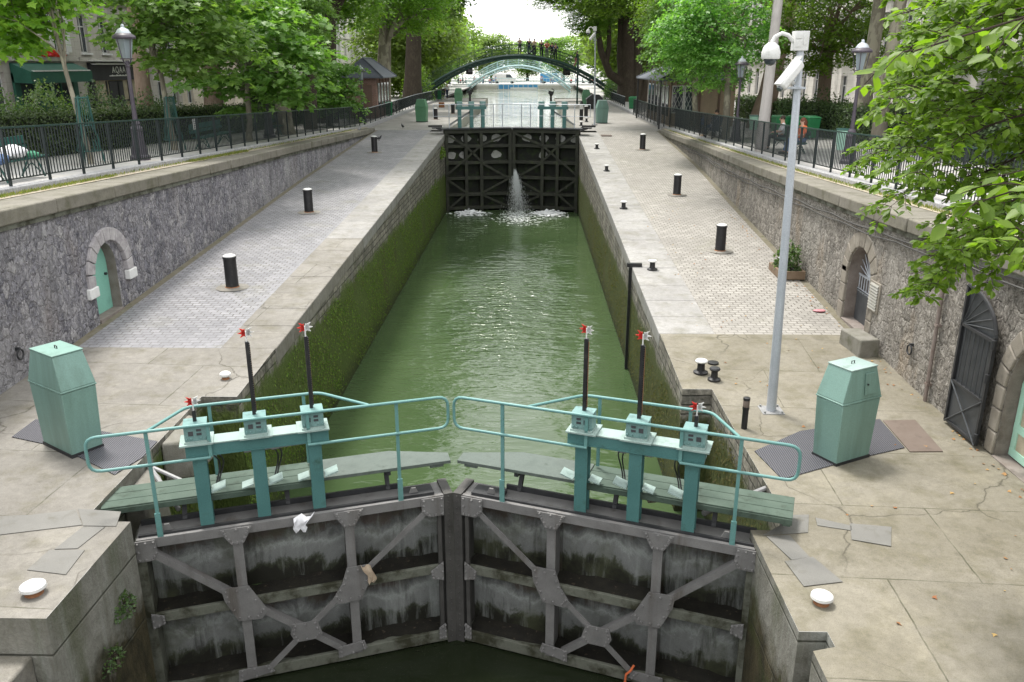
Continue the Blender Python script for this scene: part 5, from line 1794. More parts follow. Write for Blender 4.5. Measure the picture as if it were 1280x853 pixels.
MB().lathe((4.62, 12.78, 2.56), [(.05, 0), (.05, .34), (.056, .36), (.056, .4)], 14).build('body', MT['black'], t)
MB().lathe((4.62, 12.78, 2.56), [(.054, .401), (.054, .5), (.04, .52)], 14).build('head', MT['hatch'], t)
MB().lathe((4.62, 12.78, 2.56), [(.058, .521), (.058, .56), (.02, .57)], 14).build('cap', MT['black'], t)
t = thing('planter', 'low wooden planter box full of leafy weeds against the right wall', 'planter', (7.85, 21.9, 2.95))
b = MB()
zq = qR(21.9)
for (x0, x1, y0, y1) in ((7.6, 7.66, 21.35, 22.45), (8.2, 8.26, 21.35, 22.45), (7.66, 8.2, 21.35, 21.41), (7.66, 8.2, 22.39, 22.45)):
    b.box(x0, x1, y0, y1, zq, zq + .22)
b.build('box', MT['wood'], t, bevel=.008)
MB().box(7.65, 8.21, 21.4, 22.4, zq + .1, zq + .17).build('soil', MT['silt'], t)
tag(bundle((7.75, 21.75, zq + .5), (.12, .1, .06), 'c_white', 'crumpled white plastic bag caught in the planter weeds', 3, 'plastic_bag'), cat='bag')
tag(bundle((7.85, 18.9, qR(18.9) + .03), (.14, .08, .03), 'c_pink', 'flat scrap of pink paper on the right paving by the wall', 6, 'paper_scrap'), cat='litter')

# wheelie bins and litter bins
def wheelie(loc, rz, label, s=1):
    g = thing('wheelie_bin', label, 'bin', loc, rz, 'green wheelie bins')
    MB().hexa([(-.25, -.25, .06), (.25, -.25, .06), (.25, .25, .06), (-.25, .25, .06), (-.31, -.33, .95), (.31, -.33, .95), (.31, .33, .95), (-.31, .33, .95)]).build('body', MT['plastic_green'], g, False, bevel=.02)
    MB().hexa([(-.33, -.36, .955), (.33, -.36, .955), (.33, .36, .955), (-.33, .36, .955), (-.29, -.3, 1.02), (.29, -.3, 1.02), (.29, .32, 1.06), (-.29, .32, 1.06)]).build('lid', MT['plastic_green'], g, False, bevel=.02)
    for s2 in (-1, 1):
        MB().cyl((s2 * .2, .28, .09), (s2 * .27, .28, .09), .09, n=14).build('wheel', MT['black'], g, False)
    return g


for x, y, lab in ((12.9, 41.0, 'green wheelie bin behind the pale trunk, left of its row'), (13.55, 40.7, 'green wheelie bin in the middle of the row behind the couple'), (14.2, 40.4, 'green wheelie bin right of its row, behind the camera pole')):
    wheelie((x, y, rS(y)), R(8), lab)
t = wheelie((-9.45, 63.8, 4.67), R(10), 'lone green bin at the gap in the railing by the left hut')
t = wheelie((9.9, 74.5, 4.67), R(-20), 'lone green bin by the far right railing near the thick trunks')
t = wheelie((-9.0, 95.5, 4.6), R(5), 'green bin at the far end of the left railing, under the footbridge')
for x, y, lab in ((12.2, 43, 'pale green litter basket hung on a hoop near the brown leaning trunk'), (11.6, 29.0, 'pale green litter bag on a hoop near the right lamp')):
    g = thing('litter_bin', lab, 'litter bin', (x, y, rS(y)))
    MB().lathe((0, 0, 0), [(.2, .3), (.24, .95)], 12).build('bag', MT['mintframe'], g, False)
    MB().lathe((0, 0, 0), [(.25, .95), (.27, .97), (.25, 1.0)], 16).build('hoop', MT['bench'], g, False)
    MB().cyl((.26, 0, 0), (.26, 0, 1.05), .03, n=8).build('post', MT['bench'], g, False)
# odds and ends by the far gate
t = thing('marker_post', 'white and black marker post left of the far right cabinet', 'post', (4.75, 62, 4.54))
MB().lathe((4.75, 62, 4.54), [(.14, 0), (.13, .75)], 12).build('body', MT['black'], t)
MB().lathe((4.75, 62, 4.54), [(.125, .751), (.125, 1.1)], 12).build('band', MT['white'], t)
MB().lathe((4.75, 62, 4.54), [(.13, 1.101), (.06, 1.3)], 12).build('top', MT['black'], t)
t = thing('service_box', 'black service box with pitched lid on the right bank under the footbridge', 'box', (7.0, 79, 4.54))
MB().box(6.2, 7.6, 78, 79, 4.54, 5.35).build('body', MT['black'], t)
MB().prism([(6.1, 77.9, 5.352), (7.7, 77.9, 5.352), (7.3, 77.9, 5.75), (6.6, 77.9, 5.75)], (0, 1.2, 0)).build('lid', MT['dark'], t)
for x, y, lab in ((-4.9, 86, 'black winch stand on the left lock edge beyond the far gate'), (3.1, 84, 'black winch stand on the right lock edge beyond the far gate')):
    t = thing('winch', lab, 'winch', (x, y, 4.54))
    MB().lathe((0, 0, 0), [(.22, 0), (.12, .15), (.1, .9), (.16, .95), (.16, 1.1)], 10).build('stand', MT['black'], t, False)
    MB().bar((-.25, 0, 1.25), (.25, 0, 1.15), .08, .3).build('gear_head', MT['dark'], t, False)
    MB().tube([(.2, 0, 1.2), (.3, 0, 1.45), (.05, 0, 1.6)], .04, 6).build('crank', MT['black'], t, False)
t = thing('signal_post', 'thin dark green post with a small lamp on the right bank', 'post', (5.75, 86, 4.54))
MB().cyl((5.75, 86, 4.54), (5.72, 86, 9.3), .09, n=10).build('pole', MT['bridge'], t)
MB().tube([(5.72, 86, 9.25), (5.5, 86, 9.4), (5.35, 86, 9.3)], .05, 6).build('arm', MT['bridge'], t)
tag(MB().box(-7.4, -6.9, 80, 80.4, 4.54, 5.0).build('rust_box', MT['rust'], bevel=.02), 'small rusty red box on the left bank beyond the leaf green cabinet', 'box')
# stake guards round the young trees on the left
def guard(loc, label):
    g = thing('tree_guard', label, 'tree guard', loc)
    for k in range(3):
        a = 2 * PI * k / 3 + .4
        MB().tube([(.34 * math.cos(a), .34 * math.sin(a), 0), (.2 * math.cos(a), .2 * math.sin(a), 1.0), (.15 * math.cos(a), .15 * math.sin(a), 1.75)], .022, 6).build('stake', MT['bench'], g, False)
    b = MB()
    for z, r in ((.35, .3), (1.0, .2), (1.7, .15)):
        b.tube([(r * math.cos(2 * PI * k / 12), r * math.sin(2 * PI * k / 12), z) for k in range(13)], .016, 6, cap=False)
    b.build('hoop', MT['bench'], g, False)
    b = MB()
    for k in range(20):
        a = 2 * PI * k / 20
        b.tube([(.3 * math.cos(a), .3 * math.sin(a), .35), (.2 * math.cos(a), .2 * math.sin(a), 1.0), (.15 * math.cos(a), .15 * math.sin(a), 1.7)], .008, 5)
    b.build('bars', MT['bench'], g, False)


guard((-10.7, 22.4, lS(22.4)), 'green iron guard round the young maple in front of the shops')
guard((-10.92, 28.4, lS(28.4)), 'green iron guard round the slim tree beside the bench with the notice')
# pigeons
for x, y, rz, lab in ((-7.2, 46.5, .6, 'pigeon walking on the left paving near the fence end'), (-6.9, 53.5, 2.2, 'pigeon standing near the leaf green cabinet'), (-8.3, 46.8, 1.2, 'pale pigeon perched on the low end of the left coping')):
    z = qL(y) if x > -8 else prof(LT, y) + .003
    g = thing('pigeon', lab, 'pigeon', (x, y, z), rz, 'pigeons on the left quay')
    b = MB()
    b.tube([(-.2, 0, .1), (-.1, 0, .12), (0, 0, .14), (.08, 0, .17), (.11, 0, .22), (.13, 0, .25), (.16, 0, .25), (.19, 0, .245)], [.012, .045, .075, .06, .035, .036, .025, .004], 10)
    b.cyl((0, .025, 0), (0, .025, .09), .008, n=5)
    b.cyl((0, -.025, 0), (0, -.025, .09), .008, n=5)
    b.build('body', MT['c_grey' if x < -8 else 'dark'], g, False, smooth=80)
# ------------------------------------------------------------------ buildings
def facade(label, side, x, y0, y1, z0, zt, floors, bays, mat, depth=12, name='apartment_building', shutters=True, roofmat='slate', gf=True, balcony=(), ww=1.15):
    """A street front at x facing the canal; floors = [(sill z, head z)...]; window holes are real recesses."""
    g = thing(name, label, 'building', (x, (y0 + y1) / 2, z0))
    s = 1 if side < 0 else -1          # direction the front faces
    ys = [y0]
    step = (y1 - y0) / bays
    for i in range(bays):
        c = y0 + step * (i + .5)
        ys += [c - ww / 2, c + ww / 2]
    ys.append(y1)
    zs = [z0]
    for a, c in floors:
        zs += [a, c]
    zs.append(zt)
    b = MB()
    for i in range(len(ys) - 1):
        for j in range(len(zs) - 1):
            if i % 2 == 1 and j % 2 == 1:
                continue
            b.quad((x, ys[i], zs[j]), (x, ys[i + 1], zs[j]), (x, ys[i + 1], zs[j + 1]), (x, ys[i], zs[j + 1]))
    xb = x - s * depth
    for yy in (y0, y1):
        b.quad((x, yy, z0), (xb, yy, z0), (xb, yy, zt), (x, yy, zt))
    b.quad((xb, y0, z0), (xb, y1, z0), (xb, y1, zt), (xb, y0, zt))
    b.build('wall', mat, g)
    for zc in [f[0] - .35 for f in floors[1:]] + [zt - .25]:
        MB().box(*sorted((x, x + s * (.35 if zc > zt - .3 else .16))), y0 - .05, y1 + .05, zc - .1, zc + .12).build('cornice', mat, g)
    MB().hexa([(x + s * .2, y0, zt), (x + s * .2, y1, zt), (xb, y1, zt), (xb, y0, zt), (x - s * 1.2, y0, zt + 2.6), (x - s * 1.2, y1, zt + 2.6), (xb + s * 1, y1, zt + 2.6), (xb + s * 1, y0, zt + 2.6)]).build('roof', MT[roofmat], g)
    rr = random.Random(int(y0 * 7))
    for i in range(1, len(ys) - 1, 2):
        for j in range(1, len(zs) - 1, 2):
            a, c, p, q = ys[i], ys[i + 1], zs[j], zs[j + 1]
            d = .22
            m = MB()
            for (v0, v1) in (((a, p), (c, p)), ((c, p), (c, q)), ((c, q), (a, q)), ((a, q), (a, p))):
                m.quad((x, *v0), (x, *v1), (x - s * d, *v1), (x - s * d, *v0))
            w = m.build('window', mat, g)
            m = MB()
            fx = sorted((x - s * (d - .06), x - s * (d - .02)))
            for yy in (a + .03, (a + c) / 2, c - .03):
                m.box(*fx, yy - .03, yy + .03, p, q)
            for zz in (p + .03, lerp(p, q, .68), q - .03):
                m.box(fx[0] - .002, fx[1] + .002, a, c, zz - .03, zz + .03)
            m.build('frame', MT['shutter'], w)
            MB().quad((x - s * d, a, p), (x - s * d, c, p), (x - s * d, c, q), (x - s * d, a, q)).build('pane', MT['glass'], w)
            if j == 1 and gf:
                continue
            if shutters and rr.random() < .8:
                m = MB()
                for yy in (a - .5, c + .02):
                    m.box(*sorted((x + s * .01, x + s * .05)), yy, yy + .48, p, q)
                    for k in range(int((q - p) / .12)):
                        m.box(*sorted((x + s * .05, x + s * .062)), yy + .05, yy + .43, p + .05 + k * .12, p + .1 + k * .12)
                m.build('shutter', MT['shutter'], w)
            if balcony == 'all' and j == 3:
                m = MB()
                m.box(*sorted((x, x + s * .7)), a - .6, c + .6, p - .14, p)
                m.box(*sorted((x + s * .62, x + s * .67)), a - .6, c + .6, p + .88, p + .93)
                for k in range(16):
                    yy = lerp(a - .58, c + .58, k / 15)
                    m.box(*sorted((x + s * .63, x + s * .66)), yy - .012, yy + .012, p, p + .9)
                m.build('balcony', MT['white' if side > 0 else 'dark'], w)
            else:
                m = MB()
                m.box(*sorted((x, x + s * .1)), a - .08, c + .08, p - .1, p - .002)
                m.build('sill', MT['shutter'], w)
    return g


FL = [(5.6, 8.0), (8.95, 11.0), (12.2, 14.2), (15.3, 17.2)]
bA = facade('grey stone house behind the left hedge with the green awning and geranium sill', -1, -24, 33, 48, 5.0, 18.6, FL, 5, MT['facade'])
bB = facade('grey stone house on the left with the black shop front and paired windows', -1, -24, 48.02, 62, 4.9, 18.9, FL, 6, MT['facade'], shutters=False, ww=1.0)
bC = facade('cream house behind the left trees, past the black shop front', -1, -24, 62.04, 92, 4.6, 19.5, FL, 10, MT['facade_c'])
bD = facade('long pale house far along the left bank behind the trees', -1, -25, 92.1, 160, 4.6, 20, FL, 16, MT['facade_w'])
bE = facade('white fronted house on the right with balconies above the couple', 1, 23, 38, 63, 4.8, 18.9, [(5.5, 7.6), (9.2, 11.4), (12.6, 14.7), (15.6, 17.4)], 8, MT['facade_w'], balcony='all')
bF = facade('pale house on the right half hidden by the leaning trunk', 1, 23, 63.04, 92, 4.6, 19.5, FL, 10, MT['facade_w'])
bG = facade('cream house far along the right bank behind the tan hut', 1, 24, 92.1, 160, 4.6, 20, FL, 16, MT['facade_c'])
bH = facade('grey house behind the right leaves, nearest on that side', 1, 22, 12, 37.9, 5.3, 18, [(6.0, 8.2), (9.3, 11.3), (12.4, 14.4), (15.4, 17)], 8, MT['facade'])
# shop fronts, parts of their houses
def shop(parent, x, y0, y1, z0, awn, word=None):
    f = thing('shop_front', None, None)
    f.location = WM(parent).inverted() @ Vector((x, (y0 + y1) / 2, z0))
    f.parent = parent
    MB().box(x + .005, x + .12, y0, y0 + .45, z0, 7.95).box(x + .005, x + .12, y1 - .45, y1, z0, 7.95).box(x + .006, x + .118, y0 + .45, y1 - .45, z0, z0 + .5).build('pilaster', awn, f)
    MB().box(x + .01, x + .06, y0 + .45, y1 - .45, z0 + .5, 7.5).build('glazing', MT['interior' if word else 'glass'], f)
    m = MB()
    w = y1 - y0 - .9
    for k in range(5):
        yy = y0 + .45 + w * k / 4
        m.box(x + .06, x + .11, yy - .06, yy + .06, z0 + .4, 7.4)
    m.box(x + .062, x + .108, y0 + .45, y1 - .45, z0 + 1.2, z0 + 1.28)
    m.box(x + .061, x + .11, y0 + .45 + w * .3, y0 + .45 + w * .62, z0 + .9, 7.4)
    m.build('mullion', awn, f)
    MB().hexa([(x + .02, y0, 7.5), (x + (1.0 if not word else .2), y0, 7.45), (x + (1.0 if not word else .2), y1, 7.45), (x + .02, y1, 7.5), (x + .02, y0, 8.42), (x + (1.0 if not word else .2), y0, 8.0 if not word else 8.3), (x + (1.0 if not word else .2), y1, 8.0 if not word else 8.3), (x + .02, y1, 8.42)]).build('awning', awn, f)
    MB().box(x + .02, x + (1.03 if not word else .4), y0 + .3, y1 - .2, 8.0 if not word else 8.32, 8.06 if not word else 8.4).build('awning_edge', MT['white'], f)
    if word:
        MB().box(x + .03, x + .55, y0 - .1, y1 + .1, 8.5, 8.56).build('cornice_edge', MT['white'], f)
        for txt, size, z, yc in ((word, .52, 7.86, .5),):
            c = bpy.data.curves.new('lettering', 'FONT')
            c.body = txt
            c.size = size
            c.align_x = 'CENTER'
            c.extrude = .008
            c.space_character = 1.25
            o = bpy.data.objects.new('tmp', c)
            COL.objects.link(o)
            me = bpy.data.meshes.new_from_object(o.evaluated_get(bpy.context.evaluated_depsgraph_get()))
            bpy.data.objects.remove(o)
            o = bpy.data.objects.new('lettering', me)
            COL.objects.link(o)
            me.materials.clear()
            me.materials.append(MT['signwhite'])
            o.parent = f
            o.location = WM(f).inverted() @ Vector((x + .215, lerp(y0, y1, .52), z))
            o.rotation_euler = (R(90), 0, R(90))
        m = MB()
        rr = random.Random(4)
        yy = y0 + 2.1
        while yy < y1 - 2.0:
            l = rr.uniform(.05, .12)
            m.box(x + .2, x + .215, yy, yy + l, 7.66, 7.66 + rr.uniform(.05, .1))
            yy += l + .04
        m.build('small_lettering', MT['signwhite'], f)


shop(bA, -24, 41.6, 47.5, 5.1, MT['awning_g'])
shop(bB, -24, 49.0, 55.4, 5.0, MT['awning_k'], 'AQAA')
m = MB()
rr = random.Random(3)
for k in range(240):
    c = Vector((-23.85 + rr.gauss(0, .08), rr.choice((44.6, 45.2, 45.9)) + rr.gauss(0, .16), 8.78 + abs(rr.gauss(0, .1))))
    d = Vector((rr.uniform(-1, 1), rr.uniform(-1, 1), rr.uniform(.2, 1))).normalized() * .07
    e = d.orthogonal()
    m.add([c - d - e, c + d - e, c + d + e, c - d + e], [(0, 1, 2, 3)])
tag(m.build('geraniums', MT['geranium'], smooth=0), 'red geraniums on the window ledge over the green awning', 'flowers')
m = MB()
for k in range(160):
    c = Vector((-13.3 + rr.gauss(0, .3), 19.3 + rr.gauss(0, .35), 8.05 + rr.gauss(0, .28)))
    d = Vector((rr.uniform(-1, 1), rr.uniform(-1, 1), rr.uniform(.2, 1))).normalized() * .06
    e = d.orthogonal()
    m.add([c - d - e, c + d - e, c + d + e, c - d + e], [(0, 1, 2, 3)])

# huts
def hut(label, x0, x1, y0, y1, z0, ze, zp, wm, over, roof_over=.4):
    g = thing('hut', label, 'hut', ((x0 + x1) / 2, (y0 + y1) / 2, z0))
    MB().box(x0, x1, y0, y1, z0 - .1, ze).build('wall', wm, g)
    a, c = x0 - over[0], x1 + over[1]
    p, q = y0 - roof_over, y1 + roof_over
    xm = (x0 + x1) / 2
    ins = min((q - p) * .3, 1.6)
    b = MB()
    b.add([(a, p, ze), (c, p, ze), (c, q, ze), (a, q, ze), (xm, p + ins, zp), (xm, q - ins, zp), (a, p, ze - .07), (c, p, ze - .07), (c, q, ze - .07), (a, q, ze - .07)],
          [(0, 1, 4), (1, 2, 5, 4), (2, 3, 5), (3, 0, 4, 5), (0, 6, 7, 1), (1, 7, 8, 2), (2, 8, 9, 3), (3, 9, 6, 0), (6, 9, 8, 7)])
    rf = b.build('roof', MT['slate'], g, smooth=0)
    b = MB()
    for u, v in (((a, p, ze), (xm, p + ins, zp)), ((c, p, ze), (xm, p + ins, zp)), ((a, q, ze), (xm, q - ins, zp)), ((c, q, ze), (xm, q - ins, zp)), ((xm, p + ins, zp), (xm, q - ins, zp))):
        b.tube([Vector(u) + Vector((0, 0, .02)), Vector(v) + Vector((0, 0, .02))], .05, 6)
    b.build('ridge', MT['slate'], rf)
    return g


h = hut('small red brick hut with grey hipped roof behind the left railing', -11.7, -9.6, 60, 65.5, 4.67, 7.5, 8.75, MT['brick'], (.5, .55))
for y in (60.9, 62.2, 63.5, 64.8):
    MB().box(-9.598, -9.56, y - .35, y + .35, 5.4, 7.1).build('window', MT['glass'], h)
    MB().box(-9.597, -9.54, y + .4, y + .55, 4.7, 7.4).build('pilaster', MT['brownwood'], h)
MB().box(-10.6, -9.9, 59.95, 59.995, 5.4, 7.0).build('shutter', MT['brownwood'], h)
h = hut('tan walled hut with white lattice windows and slate roof behind the right railing', 9.55, 13.4, 52.5, 63, 4.67, 7.45, 8.7, MT['tanwall'], (.8, .4))
for k, x in enumerate((9.95, 10.72)):
    w = MB().box(x - .34, x + .34, 52.44, 52.496, 5.55, 7.1).build('window', MT['glass'], h)
    b = MB()
    for xx in (x - .34, x + .34):
        b.box(xx - .03, xx + .03, 52.40, 52.437, 5.52, 7.13)
    for zz in (5.55, 7.1):
        b.box(x - .31, x + .31, 52.40, 52.436, zz - .03, zz + .03)
    for i in range(3):
        for j in range(3):
            cx, cz = x - .22 + i * .22, 5.81 + j * .52
            for s1 in (-1, 1):
                b.bar((cx - s1 * .11, 52.42, cz - .26), (cx, 52.42, cz), .014, .022, up=(0, 1, 0))
                b.bar((cx, 52.425, cz), (cx + s1 * .11, 52.425, cz + .26), .014, .022, up=(0, 1, 0))
                b.bar((cx + s1 * .11, 52.43, cz - .26), (cx, 52.43, cz), .014, .022, up=(0, 1, 0))
    b.build('lattice', MT['white'], w)
MB().box(9.5, 9.58, 52.36, 52.49, 4.6, 7.4).box(11.2, 11.34, 52.4, 52.49, 4.6, 7.4).box(12.4, 12.5, 52.4, 52.49, 4.6, 7.4).build('pilaster', MT['brownwood'], h)
for y in (53.6, 55.2, 56.8, 58.4, 60, 61.6):
    MB().box(9.50, 9.548, y - .4, y + .4, 5.3, 7.1).build('window', MT['glass'], h)
    MB().box(9.47, 9.546, y + .5, y + .62, 4.65, 7.4).build('pilaster', MT['shutter'], h)
for y in (52.2, 63.2):
    MB().box(8.82, 8.92, y - .05, y + .05, 4.6, 7.38).build('porch_post', MT['dark'], h)

# ------------------------------------------------------------------ footbridge over the canal
def arch_bridge(label, y0, y1, xa, xb, fz, dk, mat, name, hrail=1.05, panel=1.6, steps=True, truss=.55, rail_mat=None):
    rail_mat = rail_mat or mat
    g = thing(name, label, 'bridge', ((xa + xb) / 2, y0, 4.5))
    n = int((xb - xa) / .6)
    xs = [lerp(xa, xb, i / n) for i in range(n + 1)]
    b = MB()
    for p, q in zip(xs[:-1], xs[1:]):
        z0 = min(fz(p), fz(q)) if steps and abs(fz(p) - fz(q)) > .06 else None
        if z0 is None:
            b.hexa([(p, y0, fz(p) - .12), (q, y0, fz(q) - .12), (q, y1, fz(q) - .12), (p, y1, fz(p) - .12), (p, y0, fz(p)), (q, y0, fz(q)), (q, y1, fz(q)), (p, y1, fz(p))])
        else:
            for k in range(2):
                u, v = lerp(p, q, k / 2), lerp(p, q, (k + 1) / 2)
                zz = (fz(u) + fz(v)) / 2
                b.box(u, v, y0, y1, zz - .2, zz)
    b.build('deck', mat, g)
    for yy in (y0 - .03, y1 + .03):
        b = MB()
        low = lambda x: fz(x) - dk - truss * min(1, abs(x - (xa + xb) / 2) / (xb - xa) * 1.2 + .25)
        b.tube([(x, yy, fz(x) - .1) for x in xs], .17, 6)
        b.tube([(x, yy, low(x)) for x in xs], .11, 6)
        for i in range(0, n, 1):
            a, c = xs[i], xs[i + 1]
            b.tube([(a, yy, fz(a) - .1), (c, yy, low(c))] if i % 2 else [(a, yy, low(a)), (c, yy, fz(c) - .1)], .03, 5)
        b.build('arch_truss', mat, g)
        b = MB()
        for hh in (hrail, hrail * .66, hrail * .33, .08):
            b.tube([(x, yy, fz(x) + hh) for x in xs], .025 if hh == hrail else .014, 5)
        for i in range(n):
            for k in range(4):
                x = lerp(xs[i], xs[i + 1], k / 4)
                b.tube([(x, yy, fz(x)), (x, yy, fz(x) + hrail)], .03 if k == 0 and i % 3 == 0 else .009, 4, cap=False)
        b.build('railing', rail_mat, g)
    return g


fb = arch_bridge('dark green iron footbridge arching over the canal with people on it', BY - 1.4, BY + 1.4, -12.2, 11.6, bz, .16, MT['bridge'], 'footbridge')
for x in (-5.4, 5.0):
    b = MB()
    b.bar((x, BY - 1.3, bz(x) - .6), (x + .1, BY - 1.7, bz(x) - 1.0), .5, .35)
    b.cyl((x - .25, BY - 1.3, bz(x) - .4), (x - .25, BY - 1.3, bz(x) - 1.1), .16)
    b.build('signal_lamp', MT['black'], fb)
def pushchair(label, loc, rz, mat):
    g = thing('pushchair', label, 'pushchair', loc, rz)
    MB().prism([(-.25, -.2, .35), (.2, -.2, .3), (.35, -.2, .8), (.0, -.2, .5)], (0, .4, 0)).build('seat', mat, g, False, bevel=.02)
    MB().prism([(.3, -.21, .62), (.42, -.21, .95), (.1, -.21, 1.02), (-.05, -.21, .9)], (0, .42, 0)).build('hood', mat, g, False, bevel=.03)
    for s in (-.2, .2):
        b = MB()
        b.tube([(-.3, s, .2), (.45, s, 1.0), (.6, s, 1.02)], .014, 6)
        b.tube([(.3, s, .15), (-.05, s, .7)], .014, 6)
        b.build('frame', MT['galv'], g, False)
        for x in (-.3, .3):
            MB().cyl((x, s * 1.15, .14), (x, s * 1.28, .14), .14, n=14).build('wheel', MT['black'], g, False)


pushchair('dark pushchair between two people on the footbridge', (1.2, BY - 1.0, bz(1.2)), 0, MT['c_black'])
pushchair('navy blue pushchair parked by the seated navy jacket on the right path', (9.9, 41.5, rS(41.5)), R(-60), MT['c_navy'])
bz2 = lambda x: 8.25 - .046 * (x + .9) ** 2
arch_bridge('pale blue steel footbridge far away, arching beyond the dark green one', 149, 151.5, -9.9, 8.1, bz2, .3, MT['bridge_w'], 'footbridge', 1.1, truss=.5, steps=False)
g = thing('swing_bridge', 'low swing bridge with blue and white girders crossing at the end of the basin', 'bridge', (-1, 160, 4))
MB().box(-13.2, 14.2, 160, 163, 4.75, 4.95).build('deck', MT['white'], g)
MB().box(-4.8, 2.6, 159.9, 159.98, 4.05, 4.8).build('blue_girder', MT['blue'], g)
b = MB()
for k in range(9):
    b.box(-4.7 + k * .9, -4.6 + k * .9, 159.84, 159.89, 4.05, 4.8)
b.build('rib', MT['white'], g)
MB().box(-2.5, 2.4, 159.82, 159.895, 3.95, 4.35).build('lower_panel', MT['white'], g)
b = MB()
for k in range(46):
    b.box(-13 + k * .59, -12.95 + k * .59, 159.95, 160, 4.95, 5.95)
b.box(-13.1, 14.1, 159.93, 160.02, 5.9, 6.0)
b.box(-13.1, 14.1, 159.94, 160.01, 5.4, 5.46)
b.build('railing', MT['bridge_w'], g)
# bright market / quay things beyond: low parked vans as seen past the bridge
def van(loc, rz, label, mat):
    g = thing('parked_van', label, 'van', loc, rz)
    MB().prism([(-2.3, -.9, .35), (2.3, -.9, .35), (2.3, -.9, 1.1), (1.6, -.9, 1.3), (1.1, -.9, 2.0), (-2.3, -.9, 2.05)], (0, 1.8, 0)).build('body', mat, g, False, bevel=.08)
    MB().prism([(1.62, -.903, 1.28), (1.15, -.903, 1.9), (.3, -.903, 1.9), (.3, -.903, 1.28)], (0, 1.806, 0)).build('window', MT['glass'], g, False)
    for x in (-1.5, 1.5):
        for y in (-.92, .72):
            MB().cyl((x, y, .33), (x, y + .2, .33), .33, n=16).build('wheel', MT['black'], g, False)


van((-4, 176, 4.56), 0, 'white van parked far beyond the basin end', MT['white'])
van((5.5, 178, 4.56), 0, 'blue van parked far beyond the basin end', MT['blue'])
van((-18, 150, 4.56), R(90), 'white van parked on the far left quay under trees', MT['white'])
# bicycle leaning by the far right bench
g = thing('bicycle', 'dark bicycle parked beside the navy-jacketed sitter on the right', 'bicycle', (9.95, 44.6, rS(44.6)), R(70))
for x in (-.52, .52):
    b = MB()
    b.tube([(x + .33 * math.cos(2 * PI * k / 20), 0, .34 + .33 * math.sin(2 * PI * k / 20)) for k in range(21)], .022, 6, cap=False)
    for k in range(10):
        a = PI * k / 10
        b.tube([(x - .32 * math.cos(a), 0, .34 - .32 * math.sin(a)), (x + .32 * math.cos(a), 0, .34 + .32 * math.sin(a))], .004, 4)
    b.build('wheel', MT['black'], g, False)
b = MB()
for p, q in (((-.52, .34), (-.12, .3)), ((-.12, .3), (-.25, .82)), ((-.25, .82), (-.52, .34)), ((-.12, .3), (.36, .75)), ((-.22, .7), (.36, .78)), ((.52, .34), (.36, .9))):
    b.tube([(p[0], 0, p[1]), (q[0], 0, q[1])], .018, 6)
b.build('frame', MT['c_blue'], g, False)
MB().tube([(.3, -.28, .98), (.38, 0, .95), (.3, .28, .98)], .016, 6).build('handlebar', MT['dark'], g, False)
MB().prism([(-.38, -.08, .88), (-.1, -.02, .88), (-.1, .02, .88), (-.38, .08, .88)], (0, 0, .05)).build('saddle', MT['black'], g, False)

# the footbridge one looks down from: deck just behind and below the viewer
g = arch_bridge('dark green iron footbridge crossing the lock head, from which one looks down', -2.6, .12, -11.5, 11.5, lambda x: 6.72 - .012 * x * x, .16, MT['bridge'], 'footbridge', .98, steps=False, truss=.3)
# ------------------------------------------------------------------ foliage
NR = np.random.default_rng(11)
LEAF4 = (np.array([(0, 0, 0), (.45, .36, .05), (1, 0, -.03), (.45, -.36, .05)]), [(0, 1, 2), (0, 2, 3)])
LEAF6 = (np.array([(0, 0, 0), (.32, .5, .06), (.5, .2, .0), (1, 0, -.08), (.5, -.2, .0), (.32, -.5, .06)]), [(0, 1, 2), (0, 2, 3), (0, 3, 4), (0, 4, 5)])
LEAFM = (np.array([(0, 0, 0), (.05, .42, .03), (.35, .28, .0), (.5, .62, .05), (.68, .22, 0), (1.05, 0, -.1), (.68, -.22, 0), (.5, -.62, .05), (.35, -.28, 0), (.05, -.42, .03)]),
         [(0, 1, 2), (0, 2, 4), (2, 3, 4), (0, 4, 5), (0, 5, 6), (0, 6, 8), (6, 7, 8), (0, 8, 9)])
LEAFO = (np.array([(0, 0, 0), (.22, .2, .03), (.5, .3, .04), (.78, .19, .01), (1.02, 0, -.07), (.78, -.19, .01), (.5, -.3, .04), (.22, -.2, .03), (.5, 0, -.03)]),
         [(0, 1, 8), (1, 2, 8), (2, 3, 8), (3, 4, 8), (4, 5, 8), (5, 6, 8), (6, 7, 8), (7, 0, 8)])


